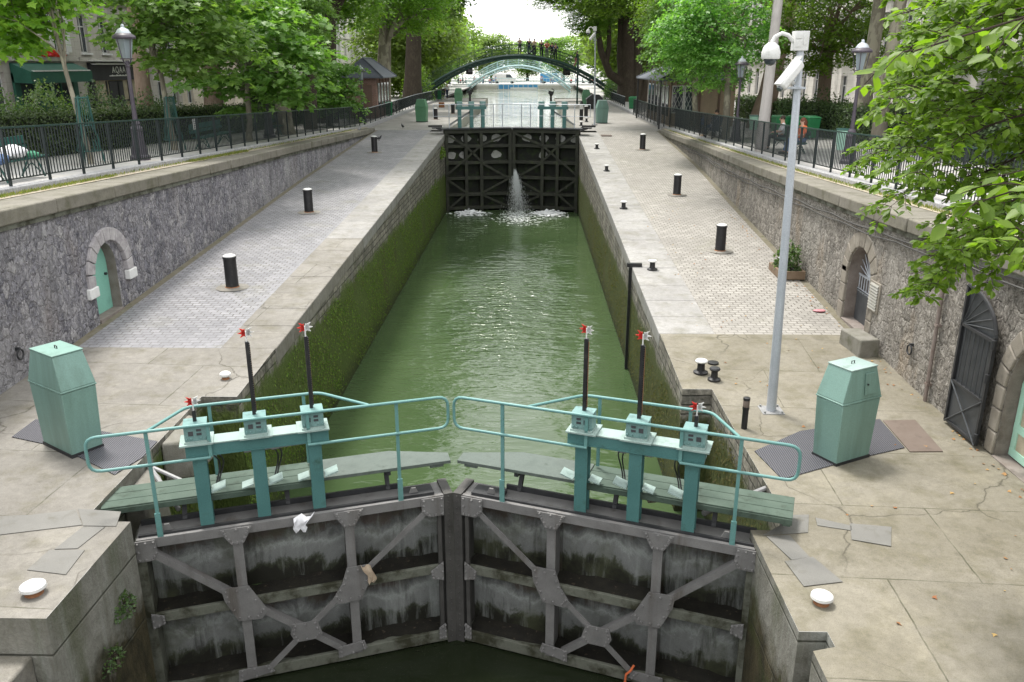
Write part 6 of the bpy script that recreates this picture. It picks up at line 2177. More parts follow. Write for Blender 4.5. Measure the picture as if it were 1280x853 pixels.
def leaf_mesh(name, pos, xd, nd, size, tmpl, mat):
    """One leaf-shaped face group per position: xd = way the leaf points, nd = its upper side."""
    N = len(pos)
    xd = xd / np.linalg.norm(xd, axis=1, keepdims=True)
    yd = np.cross(nd, xd)
    yd /= np.maximum(np.linalg.norm(yd, axis=1, keepdims=True), 1e-6)
    zd = np.cross(xd, yd)
    tv, tf = tmpl
    k = len(tv)
    s = np.broadcast_to(np.asarray(size, float), (N,))[:, None, None]
    vs = pos[:, None, :] + s * (tv[None, :, 0:1] * xd[:, None, :] + tv[None, :, 1:2] * yd[:, None, :] + tv[None, :, 2:3] * zd[:, None, :])
    vs = vs.reshape(-1, 3)
    base = (np.arange(N) * k)[:, None, None]
    fs = (np.array(tf)[None] + base).reshape(-1, 3)
    me = bpy.data.meshes.new(name)
    me.vertices.add(len(vs))
    me.vertices.foreach_set('co', vs.astype(np.float32).ravel())
    nf = len(fs)
    me.loops.add(nf * 3)
    me.loops.foreach_set('vertex_index', fs.astype(np.int32).ravel())
    me.polygons.add(nf)
    me.polygons.foreach_set('loop_start', (np.arange(nf) * 3).astype(np.int32))
    me.polygons.foreach_set('loop_total', np.full(nf, 3, np.int32))
    me.update(calc_edges=True)
    me.materials.append(mat)
    return me


def crown_mesh(name, seed, rx, ry, rz, nclump, per, leaf, tmpl, mat, cr=.9, hollow=.45, flat=.45, droop=.5, zcut=-1.0):
    g = np.random.default_rng(seed)
    C = []
    while len(C) < nclump:
        p = g.uniform(-1, 1, 3)
        l = np.linalg.norm(p)
        if l > 1 or l < .05 or p[2] < zcut:
            continue
        # uneven outline: some directions reach further than others
        d = p / l
        w = .80 + .20 * math.sin(3.1 * d[0] + 2.3 * d[2] + seed) * math.sin(2.7 * d[1] - 1.9 * d[2] + seed * 2)
        if g.random() < hollow and l < .6:
            continue
        C.append(p * w * np.array([rx, ry, rz]))
    C = np.array(C)
    N = nclump * per
    ci = np.repeat(np.arange(nclump), per)
    rc = cr * g.uniform(.55, 1.25, nclump)[ci]
    ang = g.uniform(0, 2 * PI, N)
    rad = np.sqrt(g.random(N)) * rc
    off = np.stack([np.cos(ang) * rad, np.sin(ang) * rad, g.normal(0, 1, N) * flat * .35 * rc - droop * (rad / cr) ** 2 * .35 * cr], 1)
    # tilt each clump outwards
    out = C / np.array([rx, ry, rz])
    off[:, 2] += -.35 * (off[:, 0] * out[ci, 0] + off[:, 1] * out[ci, 1])
    pos = C[ci] + off
    xd = np.stack([np.cos(ang), np.sin(ang), g.uniform(-.9, .15, N)], 1) + g.normal(0, .35, (N, 3))
    nd = np.stack([.35 * np.cos(ang), .35 * np.sin(ang), np.ones(N)], 1) + g.normal(0, .38, (N, 3))
    return leaf_mesh(name, pos, xd, nd, leaf * g.uniform(.65, 1.2, N), tmpl, mat), C


CROWNS = {
    'maple': crown_mesh('crown', 1, 2.1, 2.1, 2.3, 75, 62, .21, LEAFM, MT['leaf_maple'], .75),
    'young': crown_mesh('crown', 2, 2.5, 2.5, 2.7, 95, 72, .20, LEAFM, MT['leaf_plane'], .8, .5, .35, .7),
    'plane': crown_mesh('crown', 3, 4.6, 4.6, 4.2, 170, 105, .24, LEAF6, MT['leaf_plane'], 1.15, .5, .4, .7),
    'lime': crown_mesh('crown', 4, 4.4, 4.4, 4.0, 170, 110, .20, LEAF6, MT['leaf_lime'], 1.05, .5, .5, .5),
    'dark': crown_mesh('crown', 5, 6.5, 6.5, 5.2, 210, 95, .32, LEAF6, MT['leaf_dark'], 1.6, .55, .45, .6),
    'tall': crown_mesh('crown', 6, 6.5, 6.5, 6.5, 230, 95, .32, LEAF6, MT['leaf_lime'], 1.5, .55, .5, .6),
    'far': crown_mesh('crown', 8, 7.0, 7.0, 7.5, 190, 75, .5, LEAF4, MT['leaf_far'], 1.9, .5, .6, .4),
}


def limb(b, p, q, r0, r1, r, n=8, seg=5, sag=.12):
    p, q = Vector(p), Vector(q)
    L = (q - p).length
    pts = []
    for i in range(seg + 1):
        t = i / seg
        j = Vector((r.uniform(-1, 1), r.uniform(-1, 1), r.uniform(-.5, .5))) * L * .05 * (0 if i in (0, seg) else 1)
        pts.append(p.lerp(q, t) + j + Vector((0, 0, L * sag * math.sin(PI * t))))
    b.tube(pts, [lerp(r0, r1, i / seg) for i in range(seg + 1)], n)
    return pts


def tree(label, base, kind, r0, trunk_h, crown_c, bark, scale=(1, 1, 1), seed=0, group=None, limbs=7, flare=1.7, bend=None, cat='tree', name='tree', rot=None):
    """base = foot of the trunk; crown_c = centre of the crown (world)."""
    r = random.Random(seed)
    g = thing(name, label, cat, base, 0, group)
    me, C = CROWNS[kind]
    cc = Vector(crown_c)
    rot = r.uniform(0, 6.28) if rot is None else rot
    o = bpy.data.objects.new('crown', me)
    COL.objects.link(o)
    o.parent = g
    o.location = cc - Vector(base)
    o.rotation_euler = (0, 0, rot)
    o.scale = scale
    top = Vector(base) + Vector((0, 0, trunk_h))
    if bend:
        top += Vector(bend)
    else:
        top += (cc - Vector(base)) * .25 * Vector((1, 1, 0))
    b = MB()
    B0 = Vector(base)
    pts = [B0 + Vector((0, 0, -.1)), B0 + Vector((0, 0, .25)), B0.lerp(top, .25) + Vector((r.uniform(-.05, .05), 0, 0)), B0.lerp(top, .6) + Vector((r.uniform(-.1, .1), r.uniform(-.1, .1), 0)), top]
    b.tube(pts, [r0 * flare, r0 * 1.25, r0 * 1.02, r0 * .9, r0 * .72], 16)
    M = Matrix.Rotation(rot, 3, 'Z')
    idx = list(range(len(C)))
    r.shuffle(idx)
    for i in idx[:limbs]:
        e = M @ Vector((C[i][0] * scale[0], C[i][1] * scale[1], C[i][2] * scale[2])) + cc
        t = r.uniform(.62, 1)
        s = B0.lerp(top, t)
        pp = limb(b, s, s.lerp(e, .95), r0 * .42, r0 * .07, r, 7)
        for k in range(2):
            j = r.choice(idx)
            e2 = M @ Vector((C[j][0] * scale[0], C[j][1] * scale[1], C[j][2] * scale[2])) + cc
            q = pp[r.randint(2, 3)]
            if (e2 - q).length < 5:
                limb(b, q, q.lerp(e2, .8), r0 * .2, r0 * .04, r, 5, 4)
    b.build('trunk', bark, g, smooth=60)
    return g


# -- left bank (measured feet, crowns seen between the frame's edge and the hut)
tree('young maple in the iron guard before the shops, bright light-green crown at top left', (-10.7, 22.4, lS(22.4)), 'maple', .06, 2.9, (-12.0, 22.6, 10.9), MT['bark_plane'], (1.0, 1.0, 1.0), 3, flare=1.2, limbs=10, bend=(-.5, .1, .9))
tree('slim young plane tree in the iron guard behind the bench with the notice', (-10.92, 28.4, lS(28.4)), 'young', .085, 3.2, (-10.5, 28.8, 10.3), MT['bark_plane'], (1.25, 1.1, 1.02), 5, flare=1.2, limbs=10, bend=(-.4, 0, .7))
tree('young plane tree on the left path with drooping layered leaves low over the fence', (-10.4, 34.6, lS(34.6)), 'young', .11, 3.0, (-9.9, 35.2, 9.0), MT['bark_plane'], (1.3, 1.3, 1.1), 6, flare=1.3, limbs=10)
tree('plane tree with flaking trunk left of the brick hut, leaves hanging to the railing', (-10.6, 40.6, lS(40.6)), 'plane', .34, 5.0, (-11.0, 41.5, 11.2), MT['bark_plane'], (.85, .85, .85), 7)
tree('small leafy tree filling the gap before the brick hut on the left', (-10.8, 50.5, lS(50.5)), 'young', .1, 1.6, (-10.6, 50.5, 7.0), MT['bark_dark'], (.8, 1.0, .72), 9, limbs=5)
tree('massive dark plane trunk rising left of the hut roof', (-12.3, 55.5, 4.7), 'dark', .72, 8.5, (-9.3, 56, 17.2), MT['bark_dark'], (1, 1, 1), 10, flare=1.25)
tree('ivy-grey plane trunk directly right of the brick hut', (-11.3, 72, 4.6), 'lime', .62, 7.0, (-9.0, 72, 14.5), MT['bark_plane'], (1.1, 1.1, 1.2), 12, flare=1.25)
tree('thick dark plane trunk at the far end of the left railing', (-10.4, 84, 4.6), 'dark', .82, 9.0, (-8.6, 85, 16.8), MT['bark_dark'], (1.0, 1.0, .9), 14, flare=1.3)
tree('plane tree with a high crown reaching over the left quay, trunk in the shade', (-10.9, 46.5, lS(46.5)), 'tall', .3, 8, (-8.6, 46, 18.2), MT['bark_dark'], (.9, .9, .75), 19, flare=1.3)
tree('brown plane trunk behind the hedge, left of the slim young plane', (-15.3, 36.5, 5.3), 'dark', .3, 9.5, (-15.5, 37, 17.5), MT['bark_brown'], (.8, .8, .8), 15, flare=1.3)
tree('tall plane tree behind the left hedge, above the black awning', (-16.5, 27.5, 5.6), 'lime', .3, 10, (-16.2, 28.5, 18.0), MT['bark_brown'], (.9, .9, .8), 16)
tree('brown trunked plane tree behind the second bench on the left', (-15.2, 44, 5.1), 'plane', .45, 7, (-15, 45, 14.2), MT['bark_brown'], (1.2, 1.2, 1.2), 17, flare=1.25)
tree('tall plane tree behind the brick hut, crown over its roof', (-15, 64, 4.7), 'tall', .5, 8, (-14.5, 64, 15.5), MT['bark_dark'], (1, 1, .95), 18)
# -- right bank
tree('young plane tree with slim grey trunk before the tan hut, leaves over its roof', (10.2, 40.2, rS(40.2)), 'plane', .16, 4.2, (9.7, 41.2, 9.9), MT['bark_plane'], (.72, .72, .72), 21, flare=1.2, limbs=12)
tree('leafy plane tree beside the tan hut roof, nearest the far railing', (10.6, 49.5, 4.7), 'plane', .16, 4.0, (9.9, 50.5, 10.4), MT['bark_plane'], (.72, .72, .8), 22, flare=1.2, limbs=10)
tree('straight pale grey trunk beside the grey camera pole', (9.79, 32.4, rS(32.4)), 'lime', .185, 9.0, (8.6, 34.5, 16.2), MT['bark_pale'], (1.0, 1.0, .85), 23, flare=1.15, bend=(.05, 0, 0))
tree('brown plane trunk leaning right behind the pale trunk, base flaring', (14.6, 51, 4.75), 'tall', .55, 8, (11, 52, 17.8), MT['bark_brown'], (.9, .9, .9), 24, bend=(1.4, 0, 0), flare=1.5)
tree('brown trunk close left of the leaning trunk on the right', (13.2, 54.5, 4.7), 'dark', .5, 8, (8.4, 57, 17.6), MT['bark_brown'], (.95, .95, .85), 25, flare=1.3)
tree('reddish-brown trunk between pale trunk and right street lamp, behind the green bins', (16.4, 45.5, 4.9), 'lime', .34, 5.5, (15.6, 44, 10.9), MT['bark_brown'], (.9, .9, .95), 26, flare=1.3)
tree('tall brown plane trunk just right of the right street lamp', (15.6, 38, 5.1), 'lime', .3, 9.0, (15.8, 38.5, 16.0), MT['bark_plane'], (.9, .9, .85), 27, flare=1.25)
tree('grey-green plane trunk standing behind the overhanging leaves on the right', (14.6, 33.5, 5.25), 'plane', .24, 9.0, (15, 33, 16.2), MT['bark_plane'], (1, 1, .9), 28, flare=1.25)
# the cluster of thick stems by the footbridge
g = tree('cluster of thick dark plane stems rising from one foot, right of the footbridge', (11.2, 90, 4.6), 'dark', .95, 9.5, (10.2, 90, 17.0), MT['bark_dark'], (1.15, 1.15, 1.0), 30, flare=1.6, bend=(-.35, 0, 0))
b = MB()
r_ = random.Random(4)
for dx, tx, ra in ((-.9, -1.1, .5), (.9, .5, .62), (2.0, 2.1, .55), (-.2, -.1, .45)):
    b.tube([(11.4 + dx * .5, 89.6, 4.4), (11.4 + dx * .8, 89.7, 6.2), (11.4 + tx, 89.8, 9), (11.4 + tx * 1.1, 90, 16)], [ra * 1.5, ra, ra * .85, ra * .6], 12)
b.tube([(10.6, 89.6, 6.6), (9.2, 89.3, 7.4), (8.2, 89, 9.6), (7.6, 88.5, 12.5)], [.5, .42, .34, .2], 10)
b.tube([(8.7, 89.2, 8.3), (9.0, 89, 10), (8.9, 89, 13)], [.3, .25, .15], 8)
b.build('side_stem', MT['bark_dark'], g, smooth=60)
o = bpy.data.objects.new('low_foliage', CROWNS['lime'][0])
COL.objects.link(o)
o.parent = g
o.location = Vector((6.9, 88, 12.6)) - g.location
o.scale = (.7, .7, .52)
o = bpy.data.objects.new('low_foliage', CROWNS['plane'][0])
COL.objects.link(o)
o.parent = g
o.location = Vector((4.8, 86, 15.8)) - g.location
o.scale = (.75, .75, .55)
o = bpy.data.objects.new('low_foliage', CROWNS['lime'][0])
COL.objects.link(o)
o.parent = g
o.location = Vector((3.5, 84, 14.7)) - g.location
o.rotation_euler = (0, 0, 2)
o.scale = (.7, .7, .5)
tree('slim dark trunk standing right beside the cluster of thick stems', (13.9, 80, 4.6), 'tall', .3, 8, (9.2, 79, 16.5), MT['bark_dark'], (.95, .95, .8), 31, flare=1.2)
tree('leafy tree behind the tan hut on the right', (13.5, 68, 4.6), 'lime', .3, 5.5, (13.0, 68, 12.2), MT['bark_dark'], (1.0, 1.0, 1.0), 32)
# -- both banks beyond the footbridge, paler with distance
r_ = random.Random(9)
FAR = [(-12.8, 101, 11.8, 1.0, 'first pale-green tree past the left railing end, beside the footbridge'), (-13.8, 116, 11.6, .95, 'second pale-green tree beyond the footbridge on the left bank'), (-15.5, 132, 12.2, 1.05, 'third pale-green tree beyond the footbridge on the left bank'),
       (-16.5, 152, 12.6, 1.1, 'fourth pale-green tree on the left bank, over the parked van'), (-15.5, 178, 12.5, 1.05, 'pale-green tree behind the left foot of the pale blue bridge'), (-8, 205, 10.8, .95, 'distant pale-green tree left of centre behind the pale blue bridge'),
       (0.5, 215, 10.0, .85, 'distant pale-green tree in the centre behind the pale blue bridge'), (9, 205, 10.6, .9, 'distant pale-green tree right of centre behind the pale blue bridge'), (13.5, 104, 12.6, 1.0, 'first pale-green tree past the thick stems on the right bank'),
       (15.5, 122, 12.4, 1.0, 'second pale-green tree beyond the footbridge on the right bank'), (17, 142, 12.6, 1.1, 'third pale-green tree beyond the footbridge on the right bank'), (18, 165, 12.6, 1.1, 'fourth pale-green tree far down the right bank'), (-21, 215, 13, 1.3, 'large hazy tree farthest away on the left'), (21, 215, 13, 1.3, 'large hazy tree farthest away on the right')]
for i, (x, y, zc, s, lab) in enumerate(FAR):
    tree(lab, (x, y, 4.5), 'far', .3, 4.5, (x, y, zc), MT['bark_dark'], (s, s, s * (1.15 if y < 160 else .85)), 40 + i, 'pale trees along the far banks', limbs=6)


# hedges and shrubs: a dark body hidden under leaf-sized faces
def hedge(label, x0, x1, ys, zf, h, mat, seed, leaf=.07, dens=420, name='hedge', rough=.08):
    g = np.random.default_rng(seed)
    t = thing(name, label, 'hedge', ((x0 + x1) / 2, ys[0], zf(ys[0])))
    b = MB()
    for p, q in zip(ys[:-1], ys[1:]):
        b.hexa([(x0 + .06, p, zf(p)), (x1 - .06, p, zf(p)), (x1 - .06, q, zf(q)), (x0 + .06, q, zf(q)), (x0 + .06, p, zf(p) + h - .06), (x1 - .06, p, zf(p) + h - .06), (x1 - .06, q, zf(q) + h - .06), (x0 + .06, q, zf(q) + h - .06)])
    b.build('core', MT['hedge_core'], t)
    L = ys[-1] - ys[0]
    n1 = int(L * h * dens)
    n2 = int(L * (x1 - x0) * dens)
    P = []
    Nn = []
    for n, ax in ((n1, 0), (n1, 1), (n2, 2)):
        yy = g.uniform(ys[0], ys[-1], n)
        zz = np.array([zf(v) for v in yy])
        if ax == 2:
            p = np.stack([g.uniform(x0, x1, n), yy, zz + h + g.normal(0, rough, n)], 1)
            nn = np.tile([0, 0, 1.], (n, 1))
        else:
            xx = (x0 if ax == 0 else x1) + g.normal(0, rough * .7, n)
            p = np.stack([xx, yy, zz + g.uniform(0, h, n)], 1)
            nn = np.tile([(-1. if ax == 0 else 1.), 0, .4], (n, 1))
        P.append(p)
        Nn.append(nn)
    P, Nn = np.concatenate(P), np.concatenate(Nn)
    Nn = Nn + g.normal(0, .55, Nn.shape)
    me = leaf_mesh('leaves', P - np.array(t.location), g.normal(0, 1, P.shape), Nn, leaf * g.uniform(.7, 1.5, len(P)), LEAF4, mat)
    o = bpy.data.objects.new('leaves', me)
    COL.objects.link(o)
    o.parent = t
    return t


hedge('clipped dark green hedge along the back of the left path', -13.95, -13.3, rng(12, 46, 2), lS, 1.22, MT['leaf_hedge'], 1)
hedge('dark clipped hedge in the shade behind the left trees', -14.4, -13.4, rng(46.5, 72, 2), lS, 2.1, MT['leaf_hedge'], 2, .11, 200)
hedge('dark hedge behind the green bins on the right', 15.2, 16.0, rng(14, 60, 2), rS, 1.5, MT['leaf_hedge'], 3, .09, 260)


def shrub(label, c, s, mat, seed, n=2600, leaf=.1, name='shrub', stems=True):
    g = np.random.default_rng(seed)
    t = thing(name, label, 'shrub', c, 0)
    d = g.normal(0, 1, (n, 3))
    d /= np.linalg.norm(d, axis=1, keepdims=True)
    rr = .62 + .38 * np.sqrt(g.random(n))
    lump = 1 + .2 * np.sin(4 * d[:, 0] + seed) * np.sin(5 * d[:, 1] + 3 * d[:, 2])
    p = d * (rr * lump)[:, None] * np.array(s)
    p[:, 2] = np.abs(p[:, 2])
    me = leaf_mesh('leaves', p, d + g.normal(0, .6, (n, 3)), d * .6 + np.array([0, 0, .8]) + g.normal(0, .35, (n, 3)), leaf * g.uniform(.6, 1.3, n), LEAF6, mat)
    o = bpy.data.objects.new('leaves', me)
    COL.objects.link(o)
    o.parent = t
    b = MB()
    r = random.Random(seed)
    for k in range(7):
        e = Vector((r.uniform(-.6, .6) * s[0], r.uniform(-.6, .6) * s[1], s[2] * r.uniform(.5, .85)))
        limb(b, (r.uniform(-.1, .1), r.uniform(-.1, .1), 0), e, .025, .006, r, 5, 4)
    b.build('stems', MT['bark_dark'], t, False)
    return t


SH = [(-14.6, 18.3, 1.1, 1.6, 2.2, 'leaf_shrub', 'leafy shrub behind the hedge at the left edge'), (-14.7, 21.3, 1.1, 1.7, 2.3, 'leaf_shrub', 'pale green shrub behind the hedge, under the green awning'), (-14.8, 24.6, 1.1, 1.8, 2.35, 'leaf_shrub', 'broad shrub behind the hedge, between the awnings'),
      (-14.8, 28, 1.1, 1.8, 2.2, 'leaf_shrub', 'shrub behind the hedge below the black shop front'), (-14.9, 31.8, 1.1, 1.9, 2.1, 'leaf_hedge', 'dark shrub behind the hedge, left of the bench with the notice'), (-14.8, 36, 1.1, 2.0, 1.9, 'leaf_hedge', 'dark shrub behind the bench with the notice'),
      (17.2, 30, 1.2, 2.0, 2.2, 'leaf_shrub', 'grey-green shrub right of the right street lamp'), (17.0, 36, 1.3, 2.2, 2.3, 'leaf_shrub', 'grey-green shrub left of the right street lamp'), (15.6, 42.5, 1.3, 1.9, 2.2, 'leaf_hedge', 'dark shrub behind the green wheelie bins'), (15.6, 47.5, 1.2, 1.6, 2.0, 'leaf_hedge', 'dark shrub right of the brown leaning trunk'),
      (9.9, 93, 1.0, 1.5, 2.6, 'leaf_shrub', 'green bush at the right foot of the footbridge'), (-10.7, 91.5, 1.7, 1.8, 3.9, 'leaf_lime', 'light green bush at the left foot of the footbridge')]
for i, (x, y, a, c, h, m, lab) in enumerate(SH):
    shrub(lab, (x, y, (lS(y) if x < 0 else rS(y)) - .05), (a, c, h), MT[m], 60 + i, 2400, .13 if y > 60 else .1)
shrub('leafy weeds and young saplings growing out of the planter box', (7.93, 21.9, qR(21.9) + .17), (.3, .5, .72), MT['leaf_shrub'], 80, 520, .10, 'planter_weeds')
t = shrub('small creeper growing from the left lock wall beside the far gate', (-3.85, 47.2, 3.4), (.18, .8, .55), MT['leaf_lime'], 81, 500, .08, 'wall_weed')
t = shrub('ferny weed growing on the left pier wall near the gate heel', (-3.88, 8.5, 2.0), (.1, .22, .25), MT['leaf_shrub'], 82, 260, .045, 'wall_weed')
t = shrub('second little weed lower down the left pier wall', (-3.88, 8.05, 1.55), (.09, .2, .3), MT['leaf_shrub'], 83, 240, .04, 'wall_weed')

# hanging algae on the lock walls
def algae(label, x, sgn, y0, y1, zt, n, seed, mat='algae'):
    g = np.random.default_rng(seed)
    yy = y0 + (y1 - y0) * g.random(n) ** 1.5
    z1 = np.array([zt(v) for v in yy])
    zz = .1 + (z1 - .1) * g.random(n) ** .85
    keep = np.sin(yy * 1.7 + 2.1 * zz + seed) + np.sin(yy * .83 - 1.3 * zz) + np.sin(3.1 * yy + 4 * zz) * .6 + g.normal(0, .9, n) > -.7
    keep &= zz < z1 - .35 * np.abs(np.sin(yy * 2.3) * np.sin(yy * .9 + 1)) - .12 * g.random(n)
    yy, zz, n = yy[keep], zz[keep], int(keep.sum())
    pos = np.stack([np.full(n, x) + sgn * .01, yy, zz], 1)
    xd = np.stack([np.full(n, .35 * sgn), g.normal(0, .4, n), np.full(n, -1.)], 1)
    nd = np.stack([np.full(n, 1. * sgn), g.normal(0, .5, n), np.full(n, .3)], 1)
    me = leaf_mesh('algae', pos, xd, nd, g.uniform(.02, .062, n), LEAF4, MT[mat])
    o = bpy.data.objects.new('algae', me)
    COL.objects.link(o)
    return tag(o, label, 'algae', kind='stuff')


algae('thick green algae hanging all over the left lock wall', -3.9, 1, 13.0, 46, lambda y: min(qL(y) - .4, 2.75), 34000, 5)
algae('green algae on the back wall of the left gate recess', -4.5, 1, 9.1, 12.9, lambda y: 2.5, 2500, 6)
algae('olive algae on the back wall of the right gate recess', 4.45, -1, 9.6, 14.4, lambda y: 2.3, 3500, 7, 'algae_r')
algae('olive algae clinging to the right lock wall', 3.9, -1, 14.6, 40, lambda y: 2.1, 9000, 8, 'algae_r')

# grass in the dusty verge on top of the copings
def tufts(label, spots, seed):
    g = np.random.default_rng(seed)
    P = []
    for x, y0, y1, zf, n, w in spots:
        yy = g.uniform(y0, y1, n)
        P.append(np.stack([x + g.normal(0, w, n), yy, np.array([zf(v) for v in yy]) + .01], 1))
    P = np.concatenate(P)
    n = len(P)
    xd = np.stack([g.normal(0, .5, n), g.normal(0, .5, n), np.ones(n)], 1)
    o = bpy.data.objects.new('grass', leaf_mesh('grass', P, xd, g.normal(0, 1, (n, 3)), g.uniform(.03, .1, n), (LEAF4[0] * np.array([1, .3, 1]), LEAF4[1]), MT['grass']))
    COL.objects.link(o)
    return tag(o, label, 'grass', kind='stuff')


tufts('short yellow-green grass along the kerb on top of the left coping', [(-8.92, 14, 20, ltop, 1500, .05), (-8.9, 24.5, 29.5, ltop, 2200, .07), (-8.95, 20, 48, ltop, 1500, .05)], 1)
tufts('dry grass along the kerb on top of the right coping', [(9.12, 14, 34, rtop, 2600, .05), (9.15, 34, 50, rtop, 800, .05)], 2)


# dead leaves on the paving
def litter(label, n, seed):
    g = np.random.default_rng(seed)
    x = np.where(g.random(n) < .5, g.uniform(4.8, 8.1, n), wgut(g, n))
    y = g.uniform(7, 30, n)
    z = np.array([qR(v) for v in y]) + .012
    me = leaf_mesh('fallen_leaves', np.stack([x, y, z], 1), np.stack([g.normal(0, 1, n), g.normal(0, 1, n), g.normal(0, .1, n)], 1), np.stack([g.normal(0, .3, n), g.normal(0, .3, n), np.ones(n)], 1), g.uniform(.03, .08, n), LEAF6, MT['dead_leaf'])
    o = bpy.data.objects.new('fallen_leaves', me)
    COL.objects.link(o)
    tag(o, label, 'leaves', kind='stuff')


MT['dead_leaf'] = m_leaf('dead_leaf', [(.25, .12, .04), (.33, .2, .07), (.4, .3, .1)], .1, .8)
wgut = lambda g, n: 8.1 - np.abs(g.normal(0, .12, n))
litter('scattered brown fallen leaves on the right quay', 260, 3)


# ------------------------------------------------------------------ overhanging branch at the right
def branch_tree():
    r = random.Random(17)
    g = thing('tree', 'broad-leaved tree leaning in from the right edge, leafy boughs overhanging the quay', 'tree', (9.9, 6.0, rS(6)))
    b = MB()
    foot = Vector((9.9, 6.0, rS(6)))
    fork = foot + Vector((-.9, .4, 3.0))
    b.tube([foot + Vector((0, 0, -.1)), foot + Vector((-.1, .05, .6)), foot + Vector((-.5, .2, 1.8)), fork, fork + Vector((-.6, .6, 2.2))], [.3, .2, .18, .16, .1], 12)
    P, X, Nn, S = [], [], [], []
    def twig(p, q, r0, r1, depth, leafy=1.0, size=.1):
        p, q = Vector(p), Vector(q)
        L = (q - p).length
        seg = max(4, int(L / .16))
        side = (q - p).cross(Vector((0, 0, 1))).normalized()
        ph = r.uniform(0, 6)
        pts = [p.lerp(q, i / seg) + (side * math.sin(ph + i * .9) + Vector((0, 0, math.sin(ph * 2 + i * .7)))) * L * .025 + Vector((0, 0, L * .10 * math.sin(PI * i / seg))) for i in range(seg + 1)]
        b.tube(pts, [lerp(r0, r1, i / seg) for i in range(seg + 1)], 6 if depth else 8)
        d0 = (q - p).normalized()
        for i in range(1, seg + 1):
            t = i / seg
            if depth > 0 and i > seg * .15:
                for k in range(2 if r.random() < .8 else 1):
                    s = 1 if (i + k) % 2 else -1
                    dd = (d0 * r.uniform(.35, .9) + side * s * r.uniform(.4, 1.0) + Vector((0, 0, r.uniform(-.5, .3)))).normalized()
                    ln = L * r.uniform(.16, .42) * (1.1 - .5 * t)
                    twig(pts[i], pts[i] + dd * ln, max(.0035, lerp(r0, r1, t) * .5), .002, depth - 1, leafy, size)
            if depth <= 1:
                for k in range(3 if depth == 0 else 1):
                    if r.random() > leafy:
                        continue
                    s = r.choice((-1, 1))
                    dd = (d0 * r.uniform(.1, .9) + side * s * r.uniform(.3, 1) + Vector((0, 0, r.uniform(-.65, .15)))).normalized()
                    P.append(tuple(pts[i] + dd * .015))
                    X.append(tuple(dd))
                    Nn.append((r.gauss(0, .4), r.gauss(-.25, .4), 1))
                    S.append(size * r.uniform(.6, 1.2))
    bigs = [  # start on the limb, tip
        ((7.6, 8.0, 9.6), (4.75, 8.3, 8.2), .05), ((7.8, 7.6, 8.9), (4.95, 8.4, 7.8), .05), ((7.6, 7.4, 8.3), (4.85, 8.0, 7.15), .045), ((7.2, 8.4, 9.9), (4.85, 8.6, 8.75), .04),
        ((6.9, 6.4, 8.9), (4.1, 6.9, 8.2), .045), ((7.0, 6.6, 8.1), (4.6, 7.0, 6.9), .04), ((6.8, 6.2, 8.6), (4.1, 6.4, 7.65), .04), ((6.6, 5.8, 9.2), (3.85, 6.0, 8.55), .04),
        ((6.6, 5.6, 7.9), (4.5, 6.3, 7.1), .03), ((6.9, 7.4, 9.2), (4.6, 7.6, 8.5), .035), ((6.8, 6.8, 9.6), (4.3, 7.0, 8.7), .035), ((7.0, 7.2, 7.6), (5.0, 7.9, 6.35), .03), ((6.2, 8.6, 9.3), (4.9, 9.0, 8.3), .03), ((7.2, 8.6, 8.6), (4.9, 9.2, 7.4), .035), ((6.6, 7.8, 10.3), (4.9, 7.9, 9.1), .04), ((6.2, 5.2, 9.3), (3.9, 5.4, 8.85), .03)]
    hubs = [fork, fork + Vector((-.6, .6, 2.2)), foot + Vector((-.5, .2, 1.8))]
    for s, e, ra in bigs:
        h = min(hubs, key=lambda q: (q - Vector(s)).length)
        limb(b, h, s, ra * 1.7, ra, r, 8, 5, .05)
        twig(s, e, ra * .55, .006, 2, .95, .078)
    # two sprays of broader leaves that hang closest to the viewer
    for s, e in (((4.4, 3.6, 8.0), (3.05, 3.75, 7.72)), ((4.6, 4.4, 7.3), (3.6, 4.6, 7.4)), ((4.2, 3.9, 8.6), (2.75, 4.05, 8.36))):
        limb(b, fork, s, .04, .012, r, 6, 6, .06)
        twig(s, e, .01, .004, 1, .7, .095)
    b.build('trunk', MT['bark_twig'], g, smooth=60)
    P, X, Nn, S = map(np.array, (P, X, Nn, S))
    me = leaf_mesh('foliage', P - np.array(foot), X, Nn, S, LEAFO, MT['leaf_near'])
    o = bpy.data.objects.new('foliage', me)
    COL.objects.link(o)
    o.parent = g
    print('near leaves', len(P))


branch_tree()
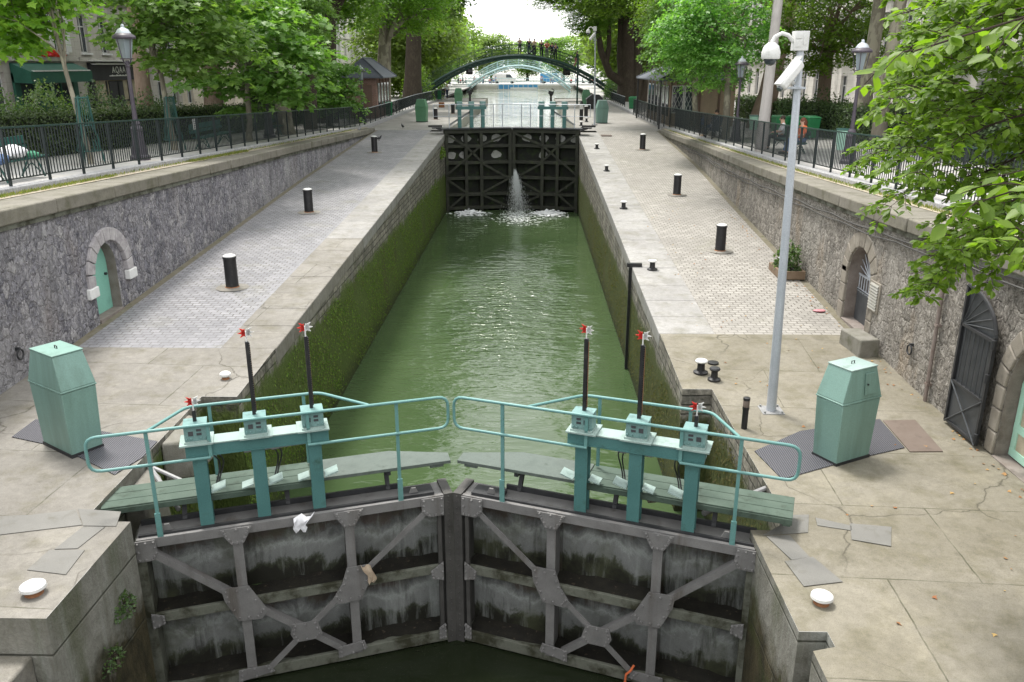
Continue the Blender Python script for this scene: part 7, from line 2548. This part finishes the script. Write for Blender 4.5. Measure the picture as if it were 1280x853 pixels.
# ------------------------------------------------------------------ camera, sky, sun
cam_d = bpy.data.cameras.new('camera')
cam = bpy.data.objects.new('camera', cam_d)
COL.objects.link(cam)
cam.location = (1.008, 0, 8.3236)
cam.rotation_euler = (R(90 - 18.377), 0, R(1.15))
cam_d.sensor_width = 36
cam_d.lens = 36 * 1040 / 1280
cam_d.clip_start = .05
cam_d.clip_end = 4000
sc.camera = cam
SUN_EL, SUN_AZ = R(66), R(-35)          # azimuth clockwise from +Y
w = bpy.data.worlds.new('World')
sc.world = w
w.use_nodes = True
nt = w.node_tree
sky = nt.nodes.new('ShaderNodeTexSky')
sky.sky_type = 'NISHITA'
sky.sun_disc = False
sky.sun_elevation = SUN_EL
sky.sun_rotation = SUN_AZ
sky.air_density = 1.0
sky.dust_density = 2.0
sky.ozone_density = .6
hs = nt.nodes.new('ShaderNodeHueSaturation')
hs.inputs['Saturation'].default_value = .3
nt.links.new(sky.outputs[0], hs.inputs['Color'])
bg = nt.nodes['Background']
veil = nt.nodes.new('ShaderNodeMix')          # thin bright overcast over the clear-sky gradient
veil.data_type = 'RGBA'
veil.inputs[0].default_value = .62
veil.inputs[7].default_value = (8.6, 8.6, 8.5, 1)
nt.links.new(hs.outputs[0], veil.inputs[6])
nt.links.new(veil.outputs[2], bg.inputs['Color'])
bg.inputs['Strength'].default_value = .11
sd = bpy.data.lights.new('sun', 'SUN')
so = bpy.data.objects.new('sun', sd)
COL.objects.link(so)
sd.energy = 1.5
sd.angle = R(12)
sd.color = (1, .96, .9)
d = Vector((math.sin(SUN_AZ) * math.cos(SUN_EL), math.cos(SUN_AZ) * math.cos(SUN_EL), math.sin(SUN_EL)))
so.rotation_euler = d.to_track_quat('Z', 'Y').to_euler()
so.location = (0, 0, 40)
sc.view_settings.view_transform = 'Standard'
sc.view_settings.look = 'None'
sc.view_settings.gamma = 1
sc.view_settings.use_curve_mapping = False
sc.view_settings.exposure = 1.58
sc.cycles.use_denoising = True
sc.cycles.max_bounces = 7
sc.cycles.diffuse_bounces = 3
sc.cycles.transmission_bounces = 4
sc.cycles.transparent_max_bounces = 6
sc.cycles.sample_clamp_indirect = 8
sc.cycles.caustics_reflective = False
sc.cycles.caustics_refractive = False
